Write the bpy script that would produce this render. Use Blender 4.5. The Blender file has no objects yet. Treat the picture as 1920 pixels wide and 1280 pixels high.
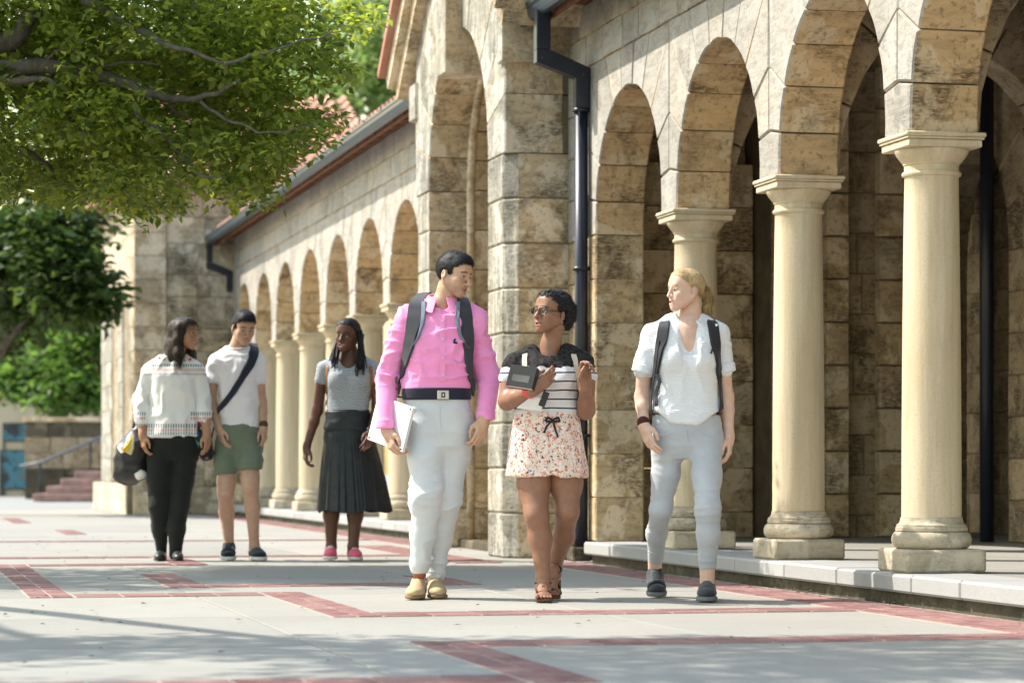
import bpy, bmesh, math, random
import numpy as np
from mathutils import Vector, Matrix, Quaternion
from mathutils.bvhtree import BVHTree

random.seed(7)
RNG = np.random.default_rng(7)
SC = bpy.context.scene
COL = SC.collection

# ------------------------------------------------------------------ camera
F = 5200.0          # focal length in photo pixels (1920 wide)
CX, HY = 960.0, 879.0   # principal column, horizon row
CH = 0.66           # camera height
cam_d = bpy.data.cameras.new('camera')
cam = bpy.data.objects.new('camera', cam_d); COL.objects.link(cam)
cam_d.sensor_width = 36.0
cam_d.lens = 36.0 * F / 1920.0
cam_d.shift_y = (HY - 640.0) / 1920.0
cam_d.clip_start = 0.1; cam_d.clip_end = 2000
cam_d.dof.use_dof = True; cam_d.dof.focus_distance = 14.2; cam_d.dof.aperture_fstop = 3.4
cam.location = (0, 0, CH); cam.rotation_euler = (math.pi / 2, 0, 0)
SC.camera = cam

# ------------------------------------------------------------------ sky, sun, exposure
SUN_EL = math.radians(50); SUN_BEYOND = math.radians(14)
sun_h = Vector((-math.cos(SUN_BEYOND), math.sin(SUN_BEYOND), 0))
sun_vec = sun_h * math.cos(SUN_EL) + Vector((0, 0, math.sin(SUN_EL)))   # towards the sun
W = bpy.data.worlds.new('World'); SC.world = W; W.use_nodes = True
nt = W.node_tree; nt.nodes.clear()
sky = nt.nodes.new('ShaderNodeTexSky'); sky.sky_type = 'NISHITA'; sky.sun_disc = False
sky.sun_elevation = SUN_EL
sky.sun_rotation = math.atan2(sun_vec.x, sun_vec.y)
sky.dust_density = 1.3; sky.air_density = 2.0; sky.ozone_density = 0.1
bg = nt.nodes.new('ShaderNodeBackground'); bg.inputs[1].default_value = 0.15
wo = nt.nodes.new('ShaderNodeOutputWorld')
nt.links.new(sky.outputs[0], bg.inputs[0]); nt.links.new(bg.outputs[0], wo.inputs[0])
sl = bpy.data.lights.new('sun', 'SUN'); sl.energy = 3.5; sl.angle = math.radians(0.53); sl.color = (1.0, 0.935, 0.84)
so = bpy.data.objects.new('sun', sl); COL.objects.link(so)
so.rotation_euler = sun_vec.to_track_quat('Z', 'Y').to_euler()
so.location = (-20, 20, 30)
SC.view_settings.view_transform = 'Standard'; SC.view_settings.look = 'None'
SC.view_settings.gamma = 1.0; SC.view_settings.exposure = 1.18
SC.cycles.max_bounces = 5; SC.cycles.diffuse_bounces = 3; SC.cycles.transparent_max_bounces = 8

# ------------------------------------------------------------------ helpers: objects
def link(o, parent=None):
    COL.objects.link(o)
    if parent is not None: o.parent = parent
    return o
def tag(o, label=None, cat=None, group=None, kind=None):
    if label: o['label'] = label
    if cat: o['category'] = cat
    if group: o['group'] = group
    if kind: o['kind'] = kind
    return o
def empty(name, loc=(0, 0, 0), rz=0.0, parent=None):
    o = bpy.data.objects.new(name, None); o.empty_display_size = 0.2
    o.location = loc; o.rotation_euler = (0, 0, rz)
    return link(o, parent)
def mesh_obj(name, V, Fc, mat, parent=None, smooth=False):
    me = bpy.data.meshes.new(name)
    me.from_pydata([tuple(map(float, v)) for v in V], [], [tuple(int(i) for i in f) for f in Fc])
    if mat is not None: me.materials.append(mat)
    if smooth: me.polygons.foreach_set('use_smooth', [True] * len(me.polygons))
    me.update()
    return link(bpy.data.objects.new(name, me), parent)
def np_mesh(name, V, Q, mat, parent=None, smooth=True, col=None):
    """fast mesh from numpy verts (n,3) and polys (m,k)"""
    me = bpy.data.meshes.new(name)
    V = np.asarray(V, np.float32); Q = np.asarray(Q, np.int32)
    me.vertices.add(len(V)); me.vertices.foreach_set('co', V.ravel())
    k = Q.shape[1]
    me.loops.add(Q.size); me.loops.foreach_set('vertex_index', Q.ravel())
    me.polygons.add(len(Q))
    me.polygons.foreach_set('loop_start', np.arange(0, Q.size, k, dtype=np.int32))
    me.polygons.foreach_set('loop_total', np.full(len(Q), k, np.int32))
    if smooth: me.polygons.foreach_set('use_smooth', np.ones(len(Q), bool))
    me.update(calc_edges=True)
    if col is not None:
        at = me.color_attributes.new('tint', 'FLOAT_COLOR', 'POINT')
        at.data.foreach_set('color', np.asarray(col, np.float32).ravel())
    if mat is not None: me.materials.append(mat)
    return link(bpy.data.objects.new(name, me), parent)

class MB:
    """collects simple shapes into one mesh"""
    def __init__(s): s.V = []; s.F = []
    def add(s, V, Fc):
        n = len(s.V); s.V += [tuple(v) for v in V]; s.F += [tuple(i + n for i in f) for f in Fc]
        return s
    def box(s, lo, hi, c=0.0):
        x0, y0, z0 = lo; x1, y1, z1 = hi
        if c <= 0:
            V = [(x0,y0,z0),(x1,y0,z0),(x1,y1,z0),(x0,y1,z0),(x0,y0,z1),(x1,y0,z1),(x1,y1,z1),(x0,y1,z1)]
            return s.add(V, [(3,2,1,0),(4,5,6,7),(0,1,5,4),(1,2,6,5),(2,3,7,6),(3,0,4,7)])
        poly = [(x0+c,y0),(x1-c,y0),(x1,y0+c),(x1,y1-c),(x1-c,y1),(x0+c,y1),(x0,y1-c),(x0,y0+c)]
        ins = [(min(max(x,x0+c),x1-c),min(max(y,y0+c),y1-c)) for x,y in poly]
        V = [(x,y,z0) for x,y in ins]+[(x,y,z0+c) for x,y in poly]+[(x,y,z1-c) for x,y in poly]+[(x,y,z1) for x,y in ins]
        n = 8; Fc = [tuple(range(7,-1,-1)), tuple(range(24,32))]
        for r in range(3):
            for i in range(n):
                j=(i+1)%n; Fc.append((r*n+i,r*n+j,(r+1)*n+j,(r+1)*n+i))
        return s.add(V, Fc)
    def prism(s, poly, a0, a1, axis='y', ch=0.0, jit=0.0):
        """poly: list of 2D points (CCW); extruded along axis between a0 and a1, optionally chamfered at both ends"""
        n = len(poly); cx = sum(p[0] for p in poly)/n; cy = sum(p[1] for p in poly)/n
        def inset(d):
            out = []
            for x, y in poly:
                dx, dy = cx-x, cy-y; l = math.hypot(dx, dy) or 1
                out.append((x+dx/l*d, y+dy/l*d))
            return out
        if ch > 0: rings = [(inset(ch), a0), (poly, a0+ch), (poly, a1-ch), (inset(ch), a1)]
        else: rings = [(poly, a0), (poly, a1)]
        V = []
        for pl, a in rings:
            for x, y in pl:
                j = random.uniform(-jit, jit) if jit else 0
                k = random.uniform(-jit, jit) if jit else 0
                if axis == 'y': V.append((x+k, a, y+j))
                elif axis == 'z': V.append((x+k, y+j, a))
                else: V.append((a, x+k, y+j))
        Fc = []
        R = len(rings)
        flip = (axis == 'y')
        f0 = tuple(range(n)); f1 = tuple(range((R-1)*n, R*n))
        Fc.append(f0 if flip else f0[::-1]); Fc.append(f1[::-1] if flip else f1)
        for r in range(R-1):
            for i in range(n):
                j = (i+1) % n; q = (r*n+i, r*n+j, (r+1)*n+j, (r+1)*n+i)
                Fc.append(q[::-1] if flip else q)
        return s.add(V, Fc)
    def lathe(s, prof, c=(0,0,0), n=40):
        """prof: list of (radius, z)"""
        V = []; Fc = []
        for r, z in prof:
            for i in range(n):
                a = 2*math.pi*i/n; V.append((c[0]+r*math.cos(a), c[1]+r*math.sin(a), c[2]+z))
        for k in range(len(prof)-1):
            for i in range(n):
                j=(i+1)%n; Fc.append((k*n+i,k*n+j,(k+1)*n+j,(k+1)*n+i))
        Fc.append(tuple(range(n-1,-1,-1))); Fc.append(tuple(range((len(prof)-1)*n, len(prof)*n)))
        return s.add(V, Fc)
    def tube(s, pts, r, n=8, caps=True):
        pts = [Vector(p) for p in pts]; R = r if hasattr(r, '__len__') else [r]*len(pts)
        V = []; Fc = []; up = Vector((0,0,1)); N = None
        for i, p in enumerate(pts):
            t = (pts[min(i+1,len(pts)-1)] - pts[max(i-1,0)]).normalized()
            if N is None:
                N = t.cross(up)
                if N.length < 1e-3: N = t.cross(Vector((1,0,0)))
                N.normalize()
            else:
                N = (N - t*N.dot(t)); N.normalize()
            B = t.cross(N)
            for k in range(n):
                a = 2*math.pi*k/n; V.append(tuple(p + (N*math.cos(a)+B*math.sin(a))*R[i]))
        for i in range(len(pts)-1):
            for k in range(n):
                j=(k+1)%n; Fc.append((i*n+k,i*n+j,(i+1)*n+j,(i+1)*n+k))
        if caps: Fc.append(tuple(range(n-1,-1,-1))); Fc.append(tuple(range((len(pts)-1)*n, len(pts)*n)))
        return s.add(V, Fc)
    def build(s, name, mat, parent=None, smooth=False):
        return mesh_obj(name, s.V, s.F, mat, parent, smooth)

def autosmooth(o, deg=35):
    """smooth shading but keep hard edges"""
    me = o.data
    me.polygons.foreach_set('use_smooth', [True]*len(me.polygons))
    bm = bmesh.new(); bm.from_mesh(me); lim = math.radians(deg)
    for e in bm.edges:
        if len(e.link_faces) == 2 and e.calc_face_angle(0) > lim: e.smooth = False
    bm.to_mesh(me); bm.free()
    return o

# ------------------------------------------------------------------ helpers: materials
class NT:
    def __init__(s, name):
        s.m = bpy.data.materials.new(name); s.m.use_nodes = True
        s.t = s.m.node_tree; s.t.nodes.clear()
        s.out = s.n('ShaderNodeOutputMaterial'); s.b = s.n('ShaderNodeBsdfPrincipled')
        s.l(s.b.outputs[0], s.out.inputs[0])
    def n(s, typ, **kw):
        d = s.t.nodes.new(typ)
        for k, v in kw.items(): setattr(d, k, v)
        return d
    def l(s, a, b): s.t.links.new(a, b)
    def set(s, rough=None, spec=None, metal=None, col=None):
        if rough is not None: s.b.inputs['Roughness'].default_value = rough
        if spec is not None: s.b.inputs['Specular IOR Level'].default_value = spec
        if metal is not None: s.b.inputs['Metallic'].default_value = metal
        if col is not None: s.b.inputs['Base Color'].default_value = (*col, 1)
        return s
    def coord(s, kind='Object', scale=(1,1,1), rand=False):
        tc = s.n('ShaderNodeTexCoord'); mp = s.n('ShaderNodeMapping'); mp.inputs['Scale'].default_value = scale
        s.l(tc.outputs[kind], mp.inputs[0])
        if rand:
            oi = s.n('ShaderNodeObjectInfo'); ml = s.n('ShaderNodeMath', operation='MULTIPLY'); ml.inputs[1].default_value = 37.0
            s.l(oi.outputs['Random'], ml.inputs[0]); cb = s.n('ShaderNodeCombineXYZ')
            for i in range(3): s.l(ml.outputs[0], cb.inputs[i])
            s.l(cb.outputs[0], mp.inputs['Location'])
        return mp.outputs[0]
    def noise(s, vec, scale, detail=4, rough=0.55, dist=0.0):
        d = s.n('ShaderNodeTexNoise'); d.inputs['Scale'].default_value = scale; d.inputs['Detail'].default_value = detail
        d.inputs['Roughness'].default_value = rough; d.inputs['Distortion'].default_value = dist
        s.l(vec, d.inputs['Vector']); return d.outputs['Fac']
    def ramp(s, fac, stops, interp='LINEAR'):
        d = s.n('ShaderNodeValToRGB'); d.color_ramp.interpolation = interp
        el = d.color_ramp.elements
        while len(el) < len(stops): el.new(0.5)
        for e, (p, c) in zip(el, stops):
            e.position = p; e.color = (*c, 1) if hasattr(c, '__len__') else (c, c, c, 1)
        s.l(fac, d.inputs[0]); return d.outputs[0]
    def mix(s, fac, a, b, typ='MIX'):
        d = s.n('ShaderNodeMix', data_type='RGBA', blend_type=typ)
        for v, i in ((fac, 0), (a, 6), (b, 7)):
            if hasattr(v, 'is_linked'): s.l(v, d.inputs[i])
            elif i == 0: d.inputs[0].default_value = v
            else: d.inputs[i].default_value = (*v, 1)
        return d.outputs[2]
    def math(s, op, a, b=0.0, c=None):
        d = s.n('ShaderNodeMath', operation=op)
        for i, v in enumerate((a, b, c)):
            if v is None: continue
            if hasattr(v, 'is_linked'): s.l(v, d.inputs[i])
            else: d.inputs[i].default_value = v
        return d.outputs[0]
    def bump(s, h, strength=0.3, dist=0.01):
        d = s.n('ShaderNodeBump'); d.inputs['Strength'].default_value = strength; d.inputs['Distance'].default_value = dist
        s.l(h, d.inputs['Height']); s.l(d.outputs[0], s.b.inputs['Normal']); return d
    def base(s, c): s.l(c, s.b.inputs['Base Color'])

def plain(name, col, rough=0.6, spec=0.3, metal=0.0, var=0.12, nscale=8, bump=0.0, bscale=60):
    """a plain material with slight uneven tone"""
    k = NT(name).set(rough, spec, metal)
    v = k.coord()
    f = k.noise(v, nscale, 5)
    lo = tuple(c*(1-var) for c in col); hi = tuple(min(1, c*(1+var)) for c in col)
    k.base(k.ramp(f, [(0.3, lo), (0.7, hi)]))
    if bump: k.bump(k.noise(v, bscale, 3), bump, 0.004)
    return k.m

def stone_mat(name, base, dark, pale, stain=0.5, patch=0.5, streak=False, rough=0.9, scale=1.0, pits=0.62):
    """weathered sandstone: bedded grain, dark pitted stains, pale worn patches, per-block tone"""
    k = NT(name).set(rough, 0.2)
    v = k.coord('Object', rand=True)
    vb = k.coord('Object', (2.2*scale, 2.2*scale, 11.0*scale), rand=True)
    bed = k.noise(vb, 2.2, 4, 0.68, 0.35)
    fine = k.noise(v, 26*scale, 2, 0.7)
    c = k.ramp(bed, [(0.28, tuple(x*0.74 for x in base)), (0.5, base), (0.72, tuple(min(1, x*1.16) for x in base))])
    # pale worn patches with crisp edges
    pn = k.noise(v, 3.3*scale, 3, 0.5, 0.15)
    pm = k.ramp(pn, [(0.60-0.10*patch, 0.0), (0.625-0.10*patch, 0.85)])
    c = k.mix(pm, c, pale)
    # dark stains broken up by fine grain
    sn = k.noise(v, 2.3*scale, 5, 0.75, 0.5)
    sm = k.ramp(sn, [(0.56-0.12*stain, 0.0), (0.66-0.10*stain, 1.0)])
    sg = k.ramp(k.noise(vb, 7.0, 3, 0.8, 0.3), [(0.36, 0.1), (0.54, 0.95)])
    sm = k.math('MULTIPLY', sm, sg)
    oi0 = k.n('ShaderNodeObjectInfo'); hsh = k.math('FRACT', k.math('MULTIPLY', oi0.outputs['Random'], 7.131)); sm = k.math('MULTIPLY', sm, k.ramp(hsh, [(0.0, 0.35), (0.5, 0.85), (1.0, 1.0)]))
    c = k.mix(sm, c, dark)
    if streak:
        vs = k.coord('Object', (9, 9, 0.8))
        st = k.noise(vs, 1.6, 4, 0.7, 0.5)
        c = k.mix(k.ramp(st, [(0.42, 0.45), (0.60, 0.0)]), c, dark)
        c = k.mix(k.ramp(st, [(0.60, 0.0), (0.68, 0.7)]), c, pale)
    # tiny pits
    pit = k.ramp(fine, [(0.33, pits), (0.45, 1.0)])
    c = k.mix(1.0, c, pit, 'MULTIPLY')
    oi = k.n('ShaderNodeObjectInfo')
    tone = k.ramp(oi.outputs['Random'], [(0.0, (0.86, 0.85, 0.83)), (0.5, (1, 1, 1)), (1.0, (1.08, 1.04, 0.97))])
    c = k.mix(1.0, c, tone, 'MULTIPLY')
    k.base(c)
    h = k.math('ADD', k.math('MULTIPLY', bed, 0.5), k.math('MULTIPLY', fine, 0.6))
    k.bump(h, 0.65, 0.012)
    return k.m
# ------------------------------------------------------------------ the place: local frame along the facade
S_, C_ = 0.2204, 0.9754
ORG = Vector((1.856, 14.09, 0.0)); RZ = math.atan2(-C_, S_)
def Lw(u, v, z=0.0): return Vector((ORG.x + S_*u + C_*v, ORG.y - C_*u + S_*v, z))
def uv_of(x, y): dx, dy = x-ORG.x, y-ORG.y; return dx*S_-dy*C_, dx*C_+dy*S_
def site(name): return empty(name, ORG, RZ)

# materials of the place
def concrete_mat(name, base, var=0.10, rough=0.85, spots=True, dirt=0.5):
    k = NT(name).set(rough, 0.25)
    v = k.coord('Object', rand=True)
    a = k.noise(v, 0.7, 6, 0.6, 0.3); b = k.noise(v, 7, 5, 0.6); f = k.noise(v, 90, 4, 0.7)
    c = k.ramp(a, [(0.3, tuple(x*(1-var) for x in base)), (0.7, tuple(min(1, x*(1+var*0.6)) for x in base))])
    c = k.mix(k.ramp(b, [(0.5, 0.0), (0.75, 0.22*dirt*2)]), c, tuple(x*0.62 for x in base))
    c = k.mix(k.ramp(f, [(0.35, 0.35), (0.5, 0.0)]), c, tuple(x*0.6 for x in base))
    if spots:
        w = k.n('ShaderNodeTexVoronoi'); w.inputs['Scale'].default_value = 3.3; k.l(v, w.inputs['Vector'])
        c = k.mix(k.ramp(w.outputs['Distance'], [(0.0, 0.7), (0.035, 0.0)]), c, tuple(x*0.35 for x in base))
    oi = k.n('ShaderNodeObjectInfo')
    c = k.mix(1.0, c, k.ramp(oi.outputs['Random'], [(0, 0.92), (1, 1.05)]), 'MULTIPLY')
    k.base(c); k.bump(k.math('ADD', f, k.math('MULTIPLY', b, 0.6)), 0.25, 0.006)
    return k.m
M_SLAB = concrete_mat('pale_concrete', (0.30, 0.287, 0.258))
M_GROUND = concrete_mat('ground_concrete', (0.265, 0.26, 0.245))
M_KERB = concrete_mat('kerb_concrete', (0.35, 0.348, 0.342), dirt=0.35, spots=False)
def brick_mat():
    k = NT('red_paver').set(0.85, 0.2)
    v = k.coord('Object', rand=True); oi = k.n('ShaderNodeObjectInfo')
    c = k.ramp(oi.outputs['Random'], [(0, (0.165, 0.075, 0.07)), (0.4, (0.225, 0.108, 0.10)), (0.75, (0.275, 0.15, 0.135)), (1, (0.19, 0.09, 0.088))])
    n = k.noise(v, 9, 6, 0.7)
    c = k.mix(k.ramp(n, [(0.3, 0.5), (0.6, 0.0)]), c, (0.36, 0.26, 0.235))
    c = k.mix(k.ramp(k.noise(v, 70, 4), [(0.35, 0.5), (0.5, 0)]), c, (0.13, 0.07, 0.065))
    k.base(c); k.bump(k.noise(v, 60, 5), 0.4, 0.004); return k.m
M_BRICK = brick_mat()
M_MOSS = stone_mat('mossy_footing', (0.10, 0.085, 0.06), (0.03, 0.03, 0.022), (0.17, 0.15, 0.11), 0.8, 0.3)
M_STONE = stone_mat('sandstone', (0.60, 0.42, 0.235), (0.15, 0.10, 0.052), (0.69, 0.545, 0.36), 0.55, 0.75)
M_STONEW = stone_mat('weathered_sandstone', (0.51, 0.395, 0.245), (0.13, 0.095, 0.055), (0.69, 0.58, 0.42), 0.75, 0.85)
M_STONEG = stone_mat('streaked_sandstone', (0.57, 0.45, 0.30), (0.16, 0.125, 0.08), (0.72, 0.62, 0.475), 0.75, 0.9)
M_GFRONT = stone_mat('lichen_streaked_face', (0.40, 0.38, 0.325), (0.13, 0.125, 0.105), (0.60, 0.58, 0.52), 0.8, 0.5, streak=True)
M_FRONT = stone_mat('bleached_sandstone_face', (0.375, 0.35, 0.31), (0.22, 0.205, 0.18), (0.42, 0.40, 0.36), 0.28, 0.5, pits=0.80)
M_STONER = stone_mat('shade_darkened_sandstone', (0.34, 0.265, 0.175), (0.09, 0.07, 0.045), (0.42, 0.345, 0.245), 0.7, 0.5)  # darker sandstone: the arcade interior's shade put into the colour, reused on stair wall
M_STONEP = stone_mat('pale_sandstone', (0.56, 0.47, 0.345), (0.20, 0.17, 0.12), (0.66, 0.60, 0.49), 0.2, 0.3)
M_MORTAR = plain('lime_mortar', (0.20, 0.165, 0.115), 0.95, 0.1, var=0.25, nscale=6)
def column_mat():
    k = NT('column_sandstone').set(0.8, 0.25)
    v = k.coord('Object', rand=True); vv = k.coord('Object', (3.0, 3.0, 0.35), rand=True)
    c = k.ramp(k.noise(vv, 2.0, 5, 0.6, 0.6), [(0.3, (0.53, 0.42, 0.27)), (0.5, (0.60, 0.50, 0.345)), (0.7, (0.61, 0.535, 0.395))])
    c = k.mix(k.ramp(k.noise(v, 4, 5), [(0.60, 0), (0.78, 0.35)]), c, (0.48, 0.40, 0.29))
    w = k.n('ShaderNodeTexVoronoi'); w.inputs['Scale'].default_value = 7; k.l(v, w.inputs['Vector'])
    c = k.mix(k.ramp(w.outputs['Distance'], [(0.0, 0.8), (0.04, 0.0)]), c, (0.2, 0.15, 0.09))
    vs = k.coord('Object', (14, 14, 0.9), rand=True); c = k.mix(k.ramp(k.noise(vs, 1.3, 5, 0.7, 0.3), [(0.40, 0.35), (0.55, 0.0)]), c, (0.40, 0.33, 0.22)); c = k.mix(k.ramp(k.noise(v, 85, 3, 0.7), [(0.32, 0.35), (0.48, 0.0)]), c, (0.40, 0.30, 0.17))
    k.base(c); k.bump(k.noise(v, 60, 5, 0.7), 0.35, 0.005); return k.m
M_COL = column_mat()
M_BASE = stone_mat('worn_base_stone', (0.46, 0.40, 0.30), (0.24, 0.205, 0.155), (0.57, 0.51, 0.405), 0.35, 0.6, pits=0.82)
M_PIPE = plain('navy_painted_metal', (0.012, 0.016, 0.030), 0.35, 0.5, 0.0, var=0.2)
M_GUTTER = plain('blue_grey_gutter', (0.035, 0.06, 0.085), 0.3, 0.5, 0.0, var=0.2)
M_WOOD = plain('red_brown_eaves_timber', (0.20, 0.085, 0.045), 0.7, 0.2, var=0.3, nscale=14, bump=0.2)
def tile_mat():
    k = NT('terracotta_tile').set(0.8, 0.2)
    v = k.coord(); oi = k.n('ShaderNodeObjectInfo')
    c = k.ramp(k.noise(v, 2.5, 5), [(0.3, (0.32, 0.13, 0.09)), (0.55, (0.44, 0.215, 0.155)), (0.75, (0.52, 0.31, 0.24))])
    c = k.mix(k.ramp(k.noise(v, 14, 5), [(0.55, 0), (0.75, 0.6)]), c, (0.22, 0.12, 0.09))
    k.base(c); k.bump(k.noise(v, 40, 4), 0.2, 0.005); return k.m
M_TILE = tile_mat()
M_PLASTER = plain('pale_render', (0.52, 0.44, 0.33), 0.9, 0.15, var=0.12, nscale=1.5, bump=0.15)
M_DARK = plain('dark_opening', (0.03, 0.028, 0.025), 0.8, 0.2)

# ------------------------------------------------------------------ pavement
pav = MB().box((-160, -160, -0.25), (160, 320, -0.012)).build('pavement', M_GROUND)
tag(pav, 'pale concrete plaza pavement crossed by red brick bands', 'pavement', kind='structure')
def slab_mesh(du, dv):
    mb = MB(); mb.box((-du/2, -dv/2, -0.03), (du/2, dv/2, 0.0), 0.003)
    me = bpy.data.meshes.new('paving_slab'); me.from_pydata(mb.V, [], mb.F); me.materials.append(M_SLAB); return me
DU, DV = 2.08, 1.62
sm = slab_mesh(DU-0.010, DV-0.010)
for i in range(-16, 4):
    for j in range(6):
        c = Lw(0.95+DU*(i+0.5), -0.10-DV*(j+0.5)); px = CX+c.x*F/max(c.y, 1)
        if c.y < 6.5 or px < -900 or px > 2500: continue
        o = bpy.data.objects.new('paving_slab', sm); o.location = (c.x, c.y, random.uniform(-0.0012, 0.0)); o.rotation_euler = (0, 0, RZ)
        link(o, pav)
# brick bands: (u0, u1, v0, v1, direction the bricks run)
bands = [(-5.7, 7.5, -0.50, -0.16, 'u'), (-27, -10.2, -0.50, -0.16, 'u'), (-10.2, -5.7, -1.02, -0.68, 'u'),
         (0.78, 1.12, -2.74, -0.51, 'v'), (-1.40, 1.12, -2.97, -2.745, 'u'), (-1.40, -1.06, -3.96, -2.98, 'v'),
         (-6.08, -1.06, -4.195, -3.97, 'u'), (-6.08, -5.74, -3.96, -2.98, 'v'), (-7.70, -5.74, -2.97, -2.745, 'u'),
         (-7.70, -7.36, -2.74, -1.03, 'v'), (-7.70, -7.36, -7.0, -2.98, 'v'),
         (-4.10, -2.14, -3.37, -3.145, 'u'), (-2.48, -2.14, -3.14, -1.82, 'v'), (-3.50, -2.14, -1.815, -1.59, 'u'),
         (2.94, 3.28, -2.74, -0.51, 'v'), (2.94, 5.02, -2.97, -2.745, 'u'), (4.68, 5.02, -5.2, -2.98, 'v'),
         (-12.4, -12.06, -7.0, -0.51, 'v'), (-17.0, -14.9, -3.15, -2.93, 'u'), (-24.5, -21.0, -3.4, -3.17, 'u'), (-19.5, -18.4, -4.2, -3.97, 'u')]
BL, BW = 0.226, 0.1125
bmb = MB(); bmb.box((-(BL-0.006)/2, -(BW-0.006)/2, -0.02), ((BL-0.006)/2, (BW-0.006)/2, 0.0), 0.003)
bme = bpy.data.meshes.new('brick'); bme.from_pydata(bmb.V, [], bmb.F); bme.materials.append(M_BRICK)
spots = []; mort = MB()
for (u0, u1, v0, v1, d) in bands:
    mort.box((u0-0.004, v0-0.004, -0.012), (u1+0.004, v1+0.004, 0.0012))
    L, Wd = (u1-u0, v1-v0) if d == 'u' else (v1-v0, u1-u0)
    rows = max(1, round(Wd/BW)); n = max(1, int(L/BL+0.5)); st = L/n; sw = Wd/rows
    for r in range(rows):
        for i in range(n):
            a = st*(i+0.5); b = sw*(r+0.5)
            u, v = (u0+a, v0+b) if d == 'u' else (u0+b, v0+a)
            w = Lw(u, v); px = CX+w.x*F/max(w.y, 1); vis = -60 < px < 1980 and w.y > 8.3
            spots.append((w.y if vis else 999+w.y, u, v, d, st/BL, sw/BW))
mo = mort.build('band_mortar', plain('band_mortar', (0.40, 0.35, 0.30), 0.95, 0.1)); mo.location = ORG; mo.rotation_euler = (0, 0, RZ); mo.parent = pav
spots.sort(); rest = MB()
for k, (dist, u, v, d, s1, s2) in enumerate(spots):
    z = 0.0046+random.uniform(-0.0012, 0.0012); w = Lw(u, v, z)
    if k < 298:
        o = bpy.data.objects.new('brick', bme); o.location = w; o.rotation_euler = (0, 0, RZ+(math.pi/2 if d == 'v' else 0)); o.scale = (s1*0.995, s2*0.99, 1)
        link(o, pav)
    else:
        hu, hv = (BL*s1/2-0.004, BW*s2/2-0.004) if d == 'u' else (BW*s2/2-0.004, BL*s1/2-0.004)
        rest.box((u-hu, v-hv, -0.01), (u+hu, v+hv, z))
ro = rest.build('brick_band', M_BRICK); ro.location = ORG; ro.rotation_euler = (0, 0, RZ); ro.parent = pav; tag(ro, kind='stuff')
# fallen leaves and grit on the paving
M_LEAFL = plain('fallen_leaf', (0.13, 0.085, 0.04), 0.8, 0.2, var=0.4, nscale=30)
lv = MB()
for i in range(420):
    if i < 150: u, v = random.uniform(-6, 5), -0.06-abs(random.gauss(0, 0.09))
    else: u, v = random.uniform(-14, 4.5), random.uniform(-5.5, -0.2)
    a = random.uniform(0, 6.28); l = random.uniform(0.008, 0.022); w = l*random.uniform(0.3, 0.5); cu, su = math.cos(a), math.sin(a)
    z = 0.006+random.random()*0.004
    lv.add([(u+cu*l, v+su*l, z), (u-su*w, v+cu*w, z+0.006*random.random()), (u-cu*l, v-su*l, z+0.002), (u+su*w, v-cu*w, z+0.006*random.random())], [(0, 1, 2, 3)])
o = lv.build('leaf_litter', M_LEAFL); o.location = ORG; o.rotation_euler = (0, 0, RZ)
tag(o, 'scattered small brown fallen leaves on the concrete', 'leaf litter', kind='stuff')

# ------------------------------------------------------------------ raised walkway with kerb stones
PZ = 0.146
wk = site('raised_walkway'); tag(wk, 'raised stone walkway with pale kerb under the arcades', 'walkway', kind='structure')
ft = MB()
for u0, u1 in ((-5.7, 8.0), (-27.1, -10.3)): ft.box((u0, -0.03, -0.2), (u1, 5.6, 0.058))
ft.box((-10.6, 0.35, -0.2), (-5.4, 5.6, 0.058))
ft.build('footing', M_MOSS, wk)
for (a, b) in ((-5.75, 8.0), (-27.1, -10.25)):
    u = a
    while u < b-0.2:
        l = random.uniform(0.55, 1.15); e = min(u+l, b)
        if b-e < 0.3: e = b
        mb = MB(); mb.box((u+0.002, -0.08+random.uniform(-.004, .004), 0.056), (e-0.002, 0.33, PZ+random.uniform(-.002, .002)), 0.012)
        mb.build('kerb_stone', M_KERB, wk); u = e
fu = -27.0
while fu < 8:
    for j in range(4):
        lo = 0.334 + j*1.31
        MB().box((fu+0.004, lo, 0.03), (min(fu+2.08, 8)-0.004, lo+1.302, PZ-0.004+random.uniform(-.001, .001)), 0.004).build('floor_slab', M_SLAB, wk)
    fu += 2.08

# ------------------------------------------------------------------ stonework helpers
def pull(poly, d):
    n = len(poly); cx = sum(p[0] for p in poly)/n; cy = sum(p[1] for p in poly)/n; out = []
    for x, y in poly:
        dx, dy = cx-x, cy-y; l = math.hypot(dx, dy) or 1
        out.append((x+dx/l*d, y+dy/l*d))
    return out
def ray_box(cu, cz, a, u0, u1, z0, z1):
    dx, dz = math.cos(a), math.sin(a); t = 1e9
    if dx > 1e-9: t = min(t, (u1-cu)/dx)
    if dx < -1e-9: t = min(t, (u0-cu)/dx)
    if dz > 1e-9: t = min(t, (z1-cz)/dz)
    return cu+dx*t, cz+dz*t
def wedge(cu, cz, r, a0, a1, box, seg=3):
    u0, u1, z1 = box
    inner = [(cu+r*math.cos(a0+(a1-a0)*i/seg), cz+r*math.sin(a0+(a1-a0)*i/seg)) for i in range(seg+1)]
    p0 = ray_box(cu, cz, a0, u0, u1, 0, z1); p1 = ray_box(cu, cz, a1, u0, u1, 0, z1)
    outer = [p1]
    for cn in ((u0, z1), (u1, z1)):
        ac = math.atan2(cn[1]-cz, cn[0]-cu)
        if a0+1e-6 < ac < a1-1e-6: outer.append(cn)
    outer.append(p0)
    return inner[::-1] and (list(reversed(inner)) + [p0] + ([c for c in outer if c not in (p0, p1)]) + [p1])
def front_face(o, mat):
    """faces towards the plaza are bleached and streaked by weather, the sheltered ones are not"""
    o.data.materials.append(mat)
    for f in o.data.polygons:
        if f.normal.y < -0.45: f.material_index = 1
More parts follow.
